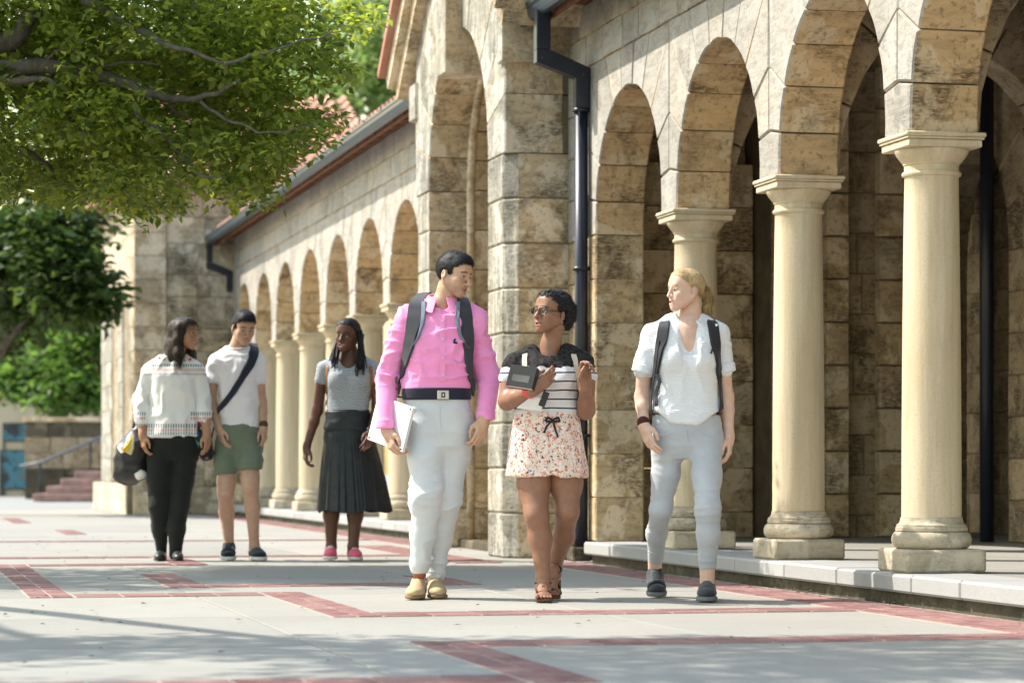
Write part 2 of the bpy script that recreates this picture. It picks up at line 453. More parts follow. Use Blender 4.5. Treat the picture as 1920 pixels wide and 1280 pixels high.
def stone_obj(poly, v0, v1, mat, parent, gap=0.006, name='stone', ch=0.011, axis='y'):
    mb = MB(); mb.prism(pull(poly, gap), v0+random.uniform(-.003, .003), v1, axis, ch, 0.0012)
    o = mb.build(name, mat, parent)
    if mat is M_STONE: front_face(o, M_FRONT)
    elif mat is M_STONEG: front_face(o, M_GFRONT)
    return o
def arch_wall(parent, u0, u1, zs, zc, r, phi, nv, z1, v0, v1, mat, core):
    """one bay between pier centrelines u0..u1: radial stones fill the bay up to z1"""
    cu = (u0+u1)/2; a = phi; st = (math.pi-2*phi)/nv
    for i in range(nv):
        stone_obj(wedge(cu, zc, r, a, a+st, (u0, u1, z1)), v0, v1, mat, parent)
        core.append((wedge(cu, zc, r+0.014, a, a+st, (u0, u1, z1)), v0+0.012, v1-0.012)); a += st
def courses(parent, u0, u1, z0, z1, h, v0, v1, mat, core, lo=0.45, hi=0.95, axis='y'):
    n = max(1, round((z1-z0)/h)); hh = (z1-z0)/n
    for i in range(n):
        u = u0 - (random.uniform(0, lo*0.8) if i % 2 else 0)
        while u < u1-1e-6:
            e = u+random.uniform(lo, hi)
            if u1-e < lo*0.5: e = u1
            a, b = max(u, u0), min(e, u1)
            if b-a > 0.02:
                stone_obj([(a, z0+hh*i), (b, z0+hh*i), (b, z0+hh*(i+1)), (a, z0+hh*(i+1))], v0, v1, mat, parent, axis=axis)
            u = e
    core.append(([(u0, z0), (u1, z0), (u1, z1), (u0, z1)], v0+0.012, v1-0.012, axis))
def build_core(core, parent, name='mortar'):
    mb = MB()
    for c in core: mb.prism(c[0], c[1], c[2], c[3] if len(c) > 3 else 'y')
    return mb.build(name, M_MORTAR, parent)

# ------------------------------------------------------------------ columns (parts: plinth, base, shaft, capital)
def col_meshes():
    pl = MB().box((-0.21, -0.21, 0), (0.21, 0.21, 0.115), 0.012)
    R = 0.158
    prof = [(0.19, 0.115)]
    for i in range(13):
        a = -math.pi/2+math.pi*i/12; prof.append((0.166+0.034*math.cos(a), 0.160+0.044*math.sin(a)))
    prof += [(0.180, 0.205), (0.180, 0.222), (0.175, 0.224), (0.175, 0.234)]
    for i in range(9):
        a = math.pi/2*i/8; prof.append((0.175-0.020*math.sin(a), 0.236+0.036*(1-math.cos(a))))
    base = MB().lathe(prof, n=44)
    sp = []
    for i in range(17):
        t = i/16; sp.append((0.150-0.0145*t**1.8, 0.273+(1.974-0.273)*t))
    sp += [(0.1365, 1.976), (0.146, 1.980), (0.1500, 1.990), (0.146, 2.000), (0.1375, 2.004)]
    shaft = MB().lathe(sp, n=44)
    cp = [(0.1370, 2.004), (0.1370, 2.034), (0.1430, 2.036), (0.1430, 2.042), (0.150, 2.050), (0.161, 2.064), (0.173, 2.079), (0.182, 2.094), (0.1865, 2.104), (0.1865, 2.110)]
    cap = MB().lathe(cp, n=44)
    cap.box((-0.194, -0.194, 2.111), (0.194, 0.194, 2.148), 0.005)
    cap.box((-0.203, -0.203, 2.149), (0.203, 0.203, 2.160), 0.003)
    cap.box((-0.211, -0.211, 2.161), (0.211, 0.211, 2.184), 0.006)
    out = []
    for mb, nm, mt in ((pl, 'plinth', M_BASE), (base, 'base', M_BASE), (shaft, 'shaft', M_COL), (cap, 'capital', M_COL)):
        me = bpy.data.meshes.new(nm); me.from_pydata(mb.V, [], mb.F); me.materials.append(mt)
        ob = bpy.data.objects.new(nm, me); autosmooth(ob, 40); out.append((nm, ob.data)); bpy.data.objects.remove(ob)
    return out
CM = col_meshes()
def column(parent, u, v=0.21):
    c = empty('column', (u, v, PZ), 0, parent)
    for nm, me in CM: link(bpy.data.objects.new(nm, me), c)
    return c

ZS, ZC, RR, PHI = 2.33, 2.422, 0.855, math.radians(9.7)
V0, V1, Z1, ZT = 0.03, 0.39, 3.56, 4.02
PIT = 2.08
def springer(parent, c, core, half=None):
    """block over a capital, shared by two arches, with a peaked top joint"""
    zj = ZC+RR*math.sin(PHI); du = PIT/2-RR*math.cos(PHI); zp = ZC+PIT/2*math.tan(PHI)
    w = PIT/2-RR
    P = [(c-w, ZS), (c+w, ZS), (c+w, ZC), (c+du, zj), (c, zp), (c-du, zj), (c-w, ZC)]
    if half == 'r': P = [(c, ZS), (c+w, ZS), (c+w, ZC), (c+du, zj), (c, zp)]
    if half == 'l': P = [(c-w, ZS), (c, ZS), (c, zp), (c-du, zj), (c-w, ZC)]
    stone_obj(P, V0, V1, M_STONE, parent); core.append((pull(P, 0.014), V0+0.012, V1-0.012))
def arcade(name, label, centres, uL, uR, end_l, end_r, eave_len):
    root = site(name); tag(root, label, 'arcade')
    wall = empty('arcade_wall', (0, 0, 0), 0, root); core = []
    for i in range(len(centres)-1):
        arch_wall(wall, centres[i], centres[i+1], ZS, ZC, RR, PHI, 9, Z1, V0, V1, M_STONE, core)
    for i, c in enumerate(centres):
        if i == 0 and end_l: springer(wall, c, core, 'r')
        elif i == len(centres)-1 and end_r: springer(wall, c, core, 'l')
        else: springer(wall, c, core); column(root, c)
    w = PIT/2-RR
    for flag, a, b in ((end_l, uL, centres[0]+w), (end_r, centres[-1]-w, uR)):
        if flag:
            n = 7; hh = (ZS-PZ)/n
            for k in range(n):
                stone_obj([(a, PZ+hh*k), (b, PZ+hh*k), (b, PZ+hh*(k+1)), (a, PZ+hh*(k+1))], V0, V1, M_STONEW, wall)
            core.append(([(a, PZ), (b-0.014, PZ), (b-0.014, ZS), (a, ZS)], V0+0.012, V1-0.012))
    if end_l and uL < centres[0]-0.05: courses(wall, uL, centres[0], ZS, Z1, 0.31, V0, V1, M_STONE, core, 0.6, 0.9)
    if end_r and uR > centres[-1]+0.05: courses(wall, centres[-1], uR, ZS, Z1, 0.31, V0, V1, M_STONE, core, 0.6, 0.9)
    courses(wall, uL, uR, Z1, ZT, 0.235, V0, V1, M_STONE, core, 0.4, 0.8)
    build_core(core, wall)
    # eaves: boarding, rafter tails, gutter, barrel-tile roof
    e0, e1 = eave_len
    eav = MB().prism([(-0.30, 3.985), (0.42, 4.30), (0.42, 4.33), (-0.30, 4.015)], e0, e1, 'x').build('eaves_boarding', M_WOOD, root)
    u = e0+0.15
    while u < e1-0.1:
        MB().prism([(-0.27, 3.915), (0.03, 4.035), (0.03, 4.125), (-0.27, 3.995)], u, u+0.085, 'x').build('rafter', M_WOOD, eav); u += 0.52
    MB().prism([(-0.25, 3.90), (-0.225, 3.90), (-0.225, 4.0), (-0.25, 4.0)], e0, e1, 'x').build('fascia', M_WOOD, root)
    g = []
    for i in range(9):
        a = math.pi+math.pi*i/8; g.append((-0.315+0.065*math.cos(a), 4.00+0.085*math.sin(a)))
    g += [(-0.243, 4.02), (-0.256, 4.02)]
    for i in range(9):
        a = 2*math.pi-math.pi*i/8; g.append((-0.315+0.055*math.cos(a), 4.00+0.072*math.sin(a)))
    g += [(-0.372, 4.02), (-0.392, 4.025), (-0.392, 4.005)]
    go = MB(); n = len(g); V = [(e0, y, z) for y, z in g]+[(e1, y, z) for y, z in g]
    go.add(V, [(i, (i+1) % n, n+(i+1) % n, n+i) for i in range(n)]+[tuple(range(n)), tuple(range(2*n-1, n-1, -1))])
    gt = go.build('gutter', M_GUTTER, root)
    for k in range(int((e1-e0)/0.9)):
        MB().box((e0+0.4+0.9*k, -0.40, 4.012), (e0+0.43+0.9*k, -0.235, 4.03)).build('bracket', M_GUTTER, gt)
    # tiles: corrugated courses
    sl = 0.60; Vn = []; Q = []; rows = 7; pit = 0.21; m = int((e1-e0)/pit)*8
    for sgn in (1, -1):
        for k in range(rows):
            va, vb = -0.29+k*0.29, -0.29+(k+1)*0.29+0.05
            base = len(Vn)
            for vv, lift in ((va, 0.03), (vb, 0.0)):
                for i in range(m+1):
                    uu = e0+(e1-e0)*i/m; ph = math.cos(2*math.pi*(uu-e0)/pit)
                    z = 4.06+(vv+0.29)*sl+lift+0.045*max(ph, -0.55)
                    Vn.append((uu, vv if sgn > 0 else 3.5-vv, z))
            for i in range(m): Q.append((base+i, base+i+1, base+m+1+i+1, base+m+1+i) if sgn > 0 else (base+i, base+m+1+i, base+m+1+i+1, base+i+1))
    r = np_mesh('roof', Vn, Q, M_TILE, root, smooth=True)
    MB().prism([(-0.28, 4.03), (1.75, 5.25), (3.75, 4.03)], e0+0.02, e1-0.02, 'x').build('roof_deck', M_WOOD, root)
    return root, wall
near, nwall = arcade('near_arcade', 'near sandstone arcade of three round columns at the right', [-6.03+PIT*i for i in range(7)], -6.67, 6.45, True, False, (-6.62, 7.2))
far, fwall = arcade('far_arcade', 'far sandstone arcade with many slender columns beyond the gabled gateway', [-26.83+PIT*i for i in range(9)], -27.2, -10.2, True, True, (-27.1, -10.25))

# rear wall of the near arcade, with piers, arched recesses and transverse arches
rear = site('rear_wall'); tag(rear, 'shaded sandstone wall with arched recesses inside the near arcade', 'wall')
core = []
RV0, RV1 = 2.80, 3.35; rp = 0.25; RP = 2.6
cen = [-9.91+RP*i for i in range(6)]
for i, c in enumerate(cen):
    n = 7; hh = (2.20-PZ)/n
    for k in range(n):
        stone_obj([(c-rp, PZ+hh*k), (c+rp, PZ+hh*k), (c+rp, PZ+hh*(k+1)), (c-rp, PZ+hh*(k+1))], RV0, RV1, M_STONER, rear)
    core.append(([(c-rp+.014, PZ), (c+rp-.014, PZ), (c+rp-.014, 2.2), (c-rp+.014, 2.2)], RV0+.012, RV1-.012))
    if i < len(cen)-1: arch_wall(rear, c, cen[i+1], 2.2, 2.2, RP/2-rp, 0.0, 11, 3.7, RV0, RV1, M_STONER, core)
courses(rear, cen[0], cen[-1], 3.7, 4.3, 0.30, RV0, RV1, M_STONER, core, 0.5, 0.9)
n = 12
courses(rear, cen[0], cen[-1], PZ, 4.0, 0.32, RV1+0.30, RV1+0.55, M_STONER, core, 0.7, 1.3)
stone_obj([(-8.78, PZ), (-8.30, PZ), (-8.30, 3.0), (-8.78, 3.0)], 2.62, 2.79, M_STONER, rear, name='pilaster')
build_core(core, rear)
MB().box((cen[0]-0.5, 0.30, 4.04), (6.4, RV1+0.5, 4.08)).build('ceiling', M_WOOD, rear)
pp = MB().tube([(-5.10, 2.70, PZ), (-5.10, 2.70, 4.0)], 0.05, 12).build('downpipe', M_PIPE, rear, True)
for c in [-6.03+PIT*i for i in range(1, 6)]:
    rib = empty('transverse_arch', (0, 0, 0), 0, rear); cv = (V1+RV0)/2; r0 = (RV0-V1)/2-0.02
    nv = 9
    for i in range(nv):
        a0, a1 = math.pi*i/nv, math.pi*(i+1)/nv
        pl = [(cv+rr*math.cos(a), 2.33+rr*math.sin(a)) for rr, a in [(r0, a1), (r0, (a0+a1)/2), (r0, a0), (r0+0.24, a0), (r0+0.24, (a0+a1)/2), (r0+0.24, a1)]]
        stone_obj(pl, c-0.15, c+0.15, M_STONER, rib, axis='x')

# garden arcade seen through the near arches
gard = site('garden_arcade'); tag(gard, 'round stone columns of the rear colonnade seen through the near arches', 'colonnade')
for uu in (-11.6, -13.1, -15.0): column(gard, uu, 3.2)
MB().box((-16.2, 3.0, 2.332), (-10.7, 3.4, 4.0), 0.01).build('beam', M_STONEW, gard)

# ------------------------------------------------------------------ gabled gateway
TW = (-10.20, -6.67); TV = -0.45; TR = 1.17; TC = -8.44; TZ = 3.0
gate = site('gabled_gateway'); tag(gate, 'tall gabled sandstone gateway with a round arch between the arcades', 'gateway')
core = []
def pier_blocks(a, b, zlo, zhi, chs):
    n = round((zhi-zlo)/0.318); hh = (zhi-zlo)/n
    for k in range(n):
        z0, z1 = zlo+hh*k, zlo+hh*(k+1)
        if chs > 0: P = [(a, TV), (b-0.10, TV), (b, TV+0.10), (b, 0.42), (a, 0.42)]
        else: P = [(a+0.10, TV), (b, TV), (b, 0.42), (a, 0.42), (a, TV+0.10)]
        j = random.uniform(-.004, .004)
        mb = MB(); mb.prism(pull([(x+j, y) for x, y in P], 0.004), z0+0.005, z1-0.005, 'z', 0.011, 0.0012); front_face(mb.build('stone', M_STONEG, gate), M_GFRONT)
    cb = MB(); 
    core.append(([(a+.014, TV+.014), (b-.115, TV+.014), (b-.014, TV+.115), (b-.014, 0.40), (a+.014, 0.40)] if chs > 0 else [(a+.115, TV+.014), (b-.014, TV+.014), (b-.014, 0.40), (a+.014, 0.40), (a+.014, TV+.115)], zlo, zhi, 'z'))
pier_blocks(TC+TR, TW[1], 0.0, TZ, 1)
pier_blocks(TW[0], TC-TR, 0.0, TZ, -1)
def gable_z(u): return 3.92 + (2.10-abs(u-TC))*0.80
# outer order: radial stones clipped by the gable
nv = 13
for i in range(nv):
    a0, a1 = math.pi*i/nv, math.pi*(i+1)/nv
    def outp(a):
        du, dz = math.cos(a), math.sin(a); t = TR
        while True:
            u, z = TC+du*t, TZ+dz*t
            if u > TW[1] or u < TW[0] or z > gable_z(u)-0.02: break
            t += 0.01
        return (min(max(u, TW[0]), TW[1]), z)
    inner = [(TC+TR*math.cos(a1+(a0-a1)*j/3), TZ+TR*math.sin(a1+(a0-a1)*j/3)) for j in range(4)]
    o0, om, o1 = outp(a0), outp((a0+a1)/2), outp(a1)
    mids = [om]
    for cu in (TW[0], TW[1]):
        ac = math.atan2(gable_z(cu)-0.02-TZ, cu-TC)
        if a0 < ac < a1: mids = sorted(mids+[(cu, gable_z(cu)-0.02)], key=lambda p: math.atan2(p[1]-TZ, p[0]-TC))
    if a0 < math.pi/2 < a1: mids = [outp(a0*0.6+a1*0.4), outp(math.pi/2), outp(a0*0.4+a1*0.6)]
    poly = inner+[o0]+mids+[o1]
    stone_obj(poly, TV, 0.0, M_STONEG, gate); core.append((pull(poly, 0.014), TV+0.02, 0.40))
# inner order: recessed ring and jambs
IR = 1.03
for i in range(nv):
    a0, a1 = math.pi*i/nv, math.pi*(i+1)/nv
    poly = [(TC+rr*math.cos(a), TZ+rr*math.sin(a)) for rr, a in [(IR, a1), (IR, (a0*.5+a1*.5)), (IR, a0), (TR+0.01, a0), (TR+0.01, (a0+a1)/2), (TR+0.01, a1)]]
    stone_obj(poly, -0.10, 1.6, M_STONEW, gate)
for a, b in ((TC+IR, TC+TR+0.2), (TC-TR-0.2, TC-IR)):
    n = round(TZ/0.318); hh = TZ/n
    for k in range(n): stone_obj([(a, hh*k), (b, hh*k), (b, hh*(k+1)), (a, hh*(k+1))], -0.10, 1.6, M_STONEW, gate)
for sg in (1, -1):   # roll moulding at the arris of the inner order
    pts = [(TC+sg*(IR+0.015), -0.115, 0.0), (TC+sg*(IR+0.015), -0.115, TZ)]
    pts += [(TC+sg*(IR+0.015)*math.cos(a*math.pi/24), -0.115, TZ+(IR+0.015)*math.sin(a*math.pi/24)) for a in range(1, 13)]
    MB().tube(pts, 0.035, 10).build('roll_moulding', M_STONEG, gate, True)
# pendant keystone
stone_obj([(TC-0.17, 3.80), (TC+0.17, 3.80), (TC+0.24, 4.95), (TC-0.24, 4.95)], TV-0.13, 0.0, M_STONEG, gate, name='keystone')
# raking cornice, kneelers and tile edge
for sg in (-1, 1):
    a = (TC+sg*2.12, 3.90); b = (TC, gable_z(TC))
    nx, nz = 0.62*sg, 0.78
    for (o0, o1, d0, d1, mt, nm) in ((-0.02, 0.11, TV-0.10, 0.3, M_STONEG, 'raking_cornice'), (0.112, 0.24, TV-0.17, 0.3, M_STONEG, 'raking_cornice'), (0.243, 0.31, TV-0.24, 3.0, M_TILE, 'tile_edge')):
        P = [(a[0]+nx*o0, a[1]+nz*o0), (b[0], b[1]+o0*1.28), (b[0], b[1]+o1*1.28), (a[0]+nx*o1, a[1]+nz*o1)]
        if sg > 0: P = P[::-1]
        MB().prism(P, d0, d1, 'y').build(nm, mt, gate)
    for k in range(9):    # curved ends of the barrel tiles along the verge
        t = (k+0.5)/9; u = a[0]+(b[0]-a[0])*t; z = a[1]+(b[1]-a[1])*t+0.36
        MB().tube([(u-sg*0.15, TV-0.22, z-0.10), (u+sg*-0.15+sg*0.0, TV-0.22, z-0.10), (u-sg*0.12, TV-0.20, z-0.02), (u+sg*0.14, TV-0.20, z-0.21)], 0.055, 8).build('verge_tile', M_TILE, gate, True)
for a, b in ((TW[0]-0.16, TW[0]+0.12), (TW[1]-0.12, TW[1]+0.05)):
    stone_obj([(a, 3.66), (b, 3.66), (b, 3.98), (a, 3.98)], TV-0.03, 0.3, M_STONEG, gate, name='kneeler')
MB().box((TW[0]+0.02, 0.40, TZ+1.3), (TW[1]-0.02, 3.0, 4.4)).build('passage_vault', M_STONEW, gate)
MB().box((TW[0]+0.02, 1.62, 0), (TC-IR, 3.0, TZ+1.3)).build('passage_wall', M_STONEW, gate)
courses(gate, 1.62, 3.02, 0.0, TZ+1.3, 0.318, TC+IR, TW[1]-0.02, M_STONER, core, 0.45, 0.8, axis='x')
for va, vb in ((2.02, 2.20), (2.44, 2.64)):      # narrow pilasters on the passage wall
    n = 12; hh = 3.9/n
    for k in range(n): stone_obj([(va, PZ+hh*k), (vb, PZ+hh*k), (vb, PZ+hh*(k+1)), (va, PZ+hh*(k+1))], TW[1]-0.018, TW[1]+0.10, M_STONEW, gate, axis='x')
build_core(core, gate)
# base slab in front of the gateway
MB().box((TC-TR, -0.2, -0.05), (TC+TR, 1.5, 0.07), 0.01).build('threshold', M_MOSS, gate)

# ------------------------------------------------------------------ downpipes (square offset under the gutter, round stack below)
def downpipe(root_u, vwall, label, toff):
    r = site('downpipe'); tag(r, label, 'downpipe', 'rainwater pipes')
    u = root_u
    sq = 0.052
    ob = MB()
    ob.box((u-sq, -0.37, 3.66), (u+sq, -0.37+2*sq, 3.965), 0.006)
    ob.build('outlet', M_PIPE, r)
    MB().prism([(-0.37, 3.66), (-0.27, 3.66), (vwall+0.02, 3.54), (vwall+0.02, 3.43), (-0.37, 3.57)], u-sq+0.001, u+sq-0.001, 'x').build('offset', M_PIPE, r)
    MB().box((u-sq, vwall-0.085, 3.25), (u+sq, vwall+0.02, 3.545), 0.006).build('elbow', M_PIPE, r)
    MB().tube([(u, vwall-0.035, 0.05), (u, vwall-0.035, 3.26)], 0.05, 20).build('stack', M_PIPE, r, True)
    for z in (3.24, 2.1, 0.9): MB().tube([(u, vwall-0.035, z-0.012), (u, vwall-0.035, z+0.012)], 0.064, 16).build('pipe_clip', M_PIPE, r, True)
    MB().box((u-0.10, vwall-0.12, 0.0), (u+0.10, vwall+0.02, 0.10), 0.01).build('gully', M_MOSS, r)
    for s1, s2 in ((-0.02, 3.6), (0.02, 3.49)):
        MB().tube([(u+0.052, -0.33 if s2 > 3.55 else vwall-0.03, s2), (u+0.058, -0.33 if s2 > 3.55 else vwall-0.03, s2)], 0.008, 8).build('bolt', M_GUTTER, r)
downpipe(-6.03, V0-0.025, 'navy downpipe beside the gabled gateway, behind the woman with glasses', 0)
downpipe(-27.0, V0-0.025, 'navy downpipe at the far end of the far arcade', 0)

# ------------------------------------------------------------------ hall at the far end
hall = site('end_hall'); tag(hall, 'stone hall with tall windows and red tiled roof at the far end', 'building')
HV, HN, HF, HT = -1.40, -26.95, -33.3, 4.75
M_RUB = stone_mat('stained_block_wall', (0.42, 0.36, 0.26), (0.06, 0.05, 0.035), (0.60, 0.53, 0.42), 1.15, 0.8, scale=0.6)
core = []
z = 0.0
while z < HT-0.05:
    h = random.uniform(0.32, 0.46); z1 = min(z+h, HT)
    if HT-z1 < 0.15: z1 = HT
    vv = -0.95
    while vv < 0.55:
        e = min(vv+random.uniform(0.35, 0.65), 0.6)
        if 0.6-e < 0.15: e = 0.6
        stone_obj([(vv, z), (e, z), (e, z1), (vv, z1)], HN-0.3, HN, M_RUB, hall, axis='x'); vv = e
    z = z1
core.append(([(-0.94, 0), (0.6, 0), (0.6, HT), (-0.94, HT)], HN-0.32, HN-0.012, 'x'))
n = 14; hh = HT/n
for k in range(n):   # clasping buttress at the corner
    b = MB(); b.prism(pull([(HN-0.55, HV-0.02), (HN+0.12, HV-0.02), (HN+0.12, -0.96), (HN-0.55, -0.96)], 0.004), hh*k+.004, hh*(k+1)-.004, 'z', .008); b.build('stone', M_STONEG, hall)
core.append(([(HN-0.54, HV), (HN+0.1, HV), (HN+0.1, -0.96), (HN-0.54, -0.96)], 0, HT, 'z'))
# front wall with two pairs of tall windows
wins = [(-29.1, -27.95), (-31.2, -30.05)]
edges = [HN-0.56, -27.95, -29.1, -30.05, -31.2, HF]
for a, b in ((-27.95, HN-0.56), (-30.05, -29.1), (HF, -31.2)):
    courses(hall, a, b, 0.45, 3.15, 0.36, HV, HV+0.4, M_STONEG, core, 0.5, 0.9)
courses(hall, HF, HN-0.56, 3.15, HT, 0.32, HV, HV+0.4, M_STONEP, core, 0.6, 1.2)
courses(hall, HF-0.2, HN-0.1, 0.0, 0.45, 0.45, HV-0.12, HV+0.4, M_STONEP, core, 0.9, 1.6)
MB().box((HF-0.15, HV-0.10, HT), (HN+0.1, HV+0.4, HT+0.12), 0.01).build('coping', M_STONEP, hall)
for a, b in wins:
    MB().box((a, HV+0.28, 0.45), (b, HV+0.33, 3.15)).build('window_pane', M_DARK, hall)
    m = (a+b)/2
    for x0, x1 in ((a, a+0.14), (m-0.09, m+0.09), (b-0.14, b)):
        MB().box((x0, HV+0.03, 0.46), (x1, HV+0.27, 3.14), 0.02).build('mullion', M_STONEP, hall)
    MB().box((a+0.141, HV+0.06, 2.85), (m-0.091, HV+0.25, 3.14), 0.02).build('window_head', M_STONEP, hall)
    MB().box((m+0.091, HV+0.06, 2.85), (b-0.141, HV+0.25, 3.14), 0.02).build('window_head', M_STONEP, hall)
MB().box((HF, HV+0.4, 0), (HN-0.32, 2.2, HT-0.02)).build('inner_wall', M_STONEP, hall)
MB().box((HN-0.5, 0.62, 0), (HN-0.02, 2.2, HT-0.01)).build('side_wall', M_PLASTER, hall)
build_core(core, hall)
# hipped tiled roof: slope facing the near side, built of barrel courses
Vn = []; Q = []; rows = 14; pit = 0.24; m = int(4.1/pit)*8
for k in range(rows):
    base = len(Vn)
    for t, lift in ((k/rows, 0.05), ((k+1.15)/rows, 0.0)):
        for i in range(m+1):
            vv = -1.8+4.1*i/m; z = HT+0.12+t*1.75+lift+0.06*max(math.cos(2*math.pi*i/8), -0.5)
            Vn.append((HN+0.25-t*4.2, vv, z))
    for i in range(m): Q.append((base+i, base+i+1, base+m+2+i, base+m+1+i))
np_mesh('roof', Vn, Q, M_TILE, hall)
MB().prism([(HN+0.2, HT+0.02), (HN-4.0, HT+1.72), (HF-4, HT+0.02)], -1.75, 2.25, 'y').build('roof_deck', M_TILE, hall)

# ------------------------------------------------------------------ steps, stair wall and notice wall far left (world axes)
def W_at(px, py, D): return ((px-CX)*D/F, D, CH-(py-HY)*D/F)
M_RSTEP = plain('red_brown_step', (0.30, 0.19, 0.165), 0.85, 0.2, var=0.3, nscale=4, bump=0.2)
st = empty('brick_steps', (-9.2, 58, 0)); tag(st, 'short flight of red brick steps beside the end hall', 'steps')
for k in range(4):
    MB().box((-0.62+0.27*k, -1.2+0.1*k, 0.155*k), (2.2, 2.5, 0.155*(k+1)-0.002), 0.015).build('step', M_RSTEP, st)
swl = empty('stair_wall', (-10.0, 61.2, 0)); tag(swl, 'dark mossy stair wall with a sloping handrail at the far left', 'wall')
z = 0.0
for k in range(5):
    u = -0.75
    while u < 2.9:
        e = min(u+random.uniform(0.5, 0.9), 3.0)
        if 3.0-e < 0.2: e = 3.0
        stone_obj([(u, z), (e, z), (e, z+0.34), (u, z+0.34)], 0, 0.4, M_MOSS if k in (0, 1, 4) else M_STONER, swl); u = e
    z += 0.34
MB().box((-0.80, -0.04, 1.70), (3.0, 0.45, 1.80), 0.01).build('coping', M_STONEW, swl)
hr = MB().tube([(-0.80, -0.35, 0.72), (-0.35, -0.35, 0.80), (1.6, -0.35, 1.62)], 0.035, 8).build('handrail', plain('grey_steel_rail', (0.12, 0.13, 0.15), 0.4, 0.5), swl, True)
for x, zt in ((-0.35, 0.8), (0.75, 1.24)): MB().tube([(x, -0.35, 0), (x, -0.35, zt)], 0.025, 6).build('rail_post', M_PIPE, swl, True)
nw = empty('notice_wall', (-13.2, 68, 0)); tag(nw, 'pale rendered wall with dark notice boards at the far left edge', 'wall')
MB().box((-4.0, 0, 0), (4.6, 0.5, 2.35), 0.02).build('wall_body', M_PLASTER, nw)
MB().box((-4.0, -0.05, 2.352), (4.6, 0.55, 2.5), 0.02).build('coping', M_STONEW, nw)
M_BOARD = plain('dark_notice_board', (0.02, 0.03, 0.04), 0.3, 0.5)
k = NT('poster_print').set(0.4, 0.4); vv = k.coord('Object', (2.2, 1, 1.6)); nn = k.noise(vv, 1.7, 3, 0.5, 0.8)
k.base(k.ramp(nn, [(0.40, (0.02, 0.025, 0.035)), (0.47, (0.05, 0.09, 0.12)), (0.55, (0.03, 0.19, 0.27)), (0.66, (0.10, 0.13, 0.15))])); M_POST = k.m
for (x0, x1, z0, z1) in ((0.75, 1.28, 1.36, 1.76), (0.68, 1.29, 0.18, 1.10), (-0.2, 0.5, 0.18, 1.10)):
    b = MB().box((x0-.03, -0.06, z0-.03), (x1+.03, -0.002, z1+.03), 0.01).build('notice_board', M_BOARD, nw)
    MB().box((x0, -0.066, z0), (x1, -0.061, z1)).build('poster', M_POST, b)
    for x in (x0, x1): MB().box((x-0.02, -0.05, 0.0), (x+0.02, -0.01, z0-.031)).build('leg', M_BOARD, b)
# ------------------------------------------------------------------ trees
def leaf_mat(name, lo, hi, trans, tw=0.45):
    k = NT(name).set(0.45, 0.35)
    g = k.n('ShaderNodeNewGeometry'); tc = k.coord()
    a = k.ramp(g.outputs['Random Per Island'], [(0.0, lo), (0.55, tuple((p+q)/2 for p, q in zip(lo, hi))), (1.0, hi)])
    cl = k.ramp(k.noise(tc, 0.9, 3), [(0.35, 0.8), (0.65, 1.15)])
    c = k.mix(1.0, a, cl, 'MULTIPLY'); k.base(c)
    tr = k.n('ShaderNodeBsdfTranslucent'); tcol = k.mix(1.0, c, trans, 'MULTIPLY'); k.l(tcol, tr.inputs[0])
    mx = k.n('ShaderNodeMixShader'); mx.inputs[0].default_value = tw
    k.l(k.b.outputs[0], mx.inputs[1]); k.l(tr.outputs[0], mx.inputs[2]); k.l(mx.outputs[0], k.out.inputs[0])
    return k.m
M_LEAF = leaf_mat('fig_leaf', (0.065, 0.105, 0.022), (0.25, 0.285, 0.055), (2.4, 2.3, 1.3), 0.55)
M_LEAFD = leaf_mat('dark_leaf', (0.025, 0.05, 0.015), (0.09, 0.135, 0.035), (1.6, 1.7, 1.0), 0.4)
M_LEAFB = leaf_mat('bright_leaf', (0.045, 0.10, 0.02), (0.15, 0.23, 0.055), (1.7, 1.8, 1.3), 0.45)
M_LEAFY = leaf_mat('pale_leaf', (0.12, 0.19, 0.06), (0.28, 0.36, 0.14), (1.9, 1.9, 1.6), 0.5)
def bark_mat():
    k = NT('grey_bark').set(0.9, 0.15); v = k.coord('Object', (1, 1, 0.4)); n = k.noise(v, 14, 7, 0.7, 0.6)
    c = k.ramp(n, [(0.3, (0.05, 0.042, 0.035)), (0.6, (0.13, 0.115, 0.095)), (0.8, (0.20, 0.185, 0.16))]); k.base(c); k.bump(n, 0.5, 0.02); return k.m
M_BARK = bark_mat()
def leaves(name, centres, per, spread, size, mat, parent, flat=0.45, seed=1):
    """leaf-shaped folded quads in small sprays around cluster centres (n,3)"""
    R = np.random.default_rng(seed)
    n = len(centres)*per
    c = np.repeat(np.asarray(centres), per, axis=0)
    off = R.normal(0, 1, (n, 3)); off *= (spread*R.random((n, 1))**0.5)/np.linalg.norm(off, axis=1, keepdims=True)
    off[:, 2] *= 0.6
    p = c+off
    d = R.normal(0, 1, (n, 3)); d[:, 2] = d[:, 2]*0.5-0.25; d += off*2.0/spread*0.5
    d /= np.linalg.norm(d, axis=1, keepdims=True)
    up = R.normal(0, 1, (n, 3))*flat; up[:, 2] += 1.0
    s = np.cross(d, up); s /= np.linalg.norm(s, axis=1, keepdims=True)+1e-9
    nrm = np.cross(s, d)
    L = (size*(0.65+0.7*R.random((n, 1)))); Wd = L*0.30
    a = p; b = p+d*L*0.5+s*Wd+nrm*L*0.10; t = p+d*L-nrm*L*0.06; e = p+d*L*0.5-s*Wd+nrm*L*0.10
    V = np.stack([a, b, t, e], 1).reshape(-1, 3); Q = np.arange(n*4).reshape(n, 4)
    return np_mesh(name, V, Q, mat, parent, smooth=False)
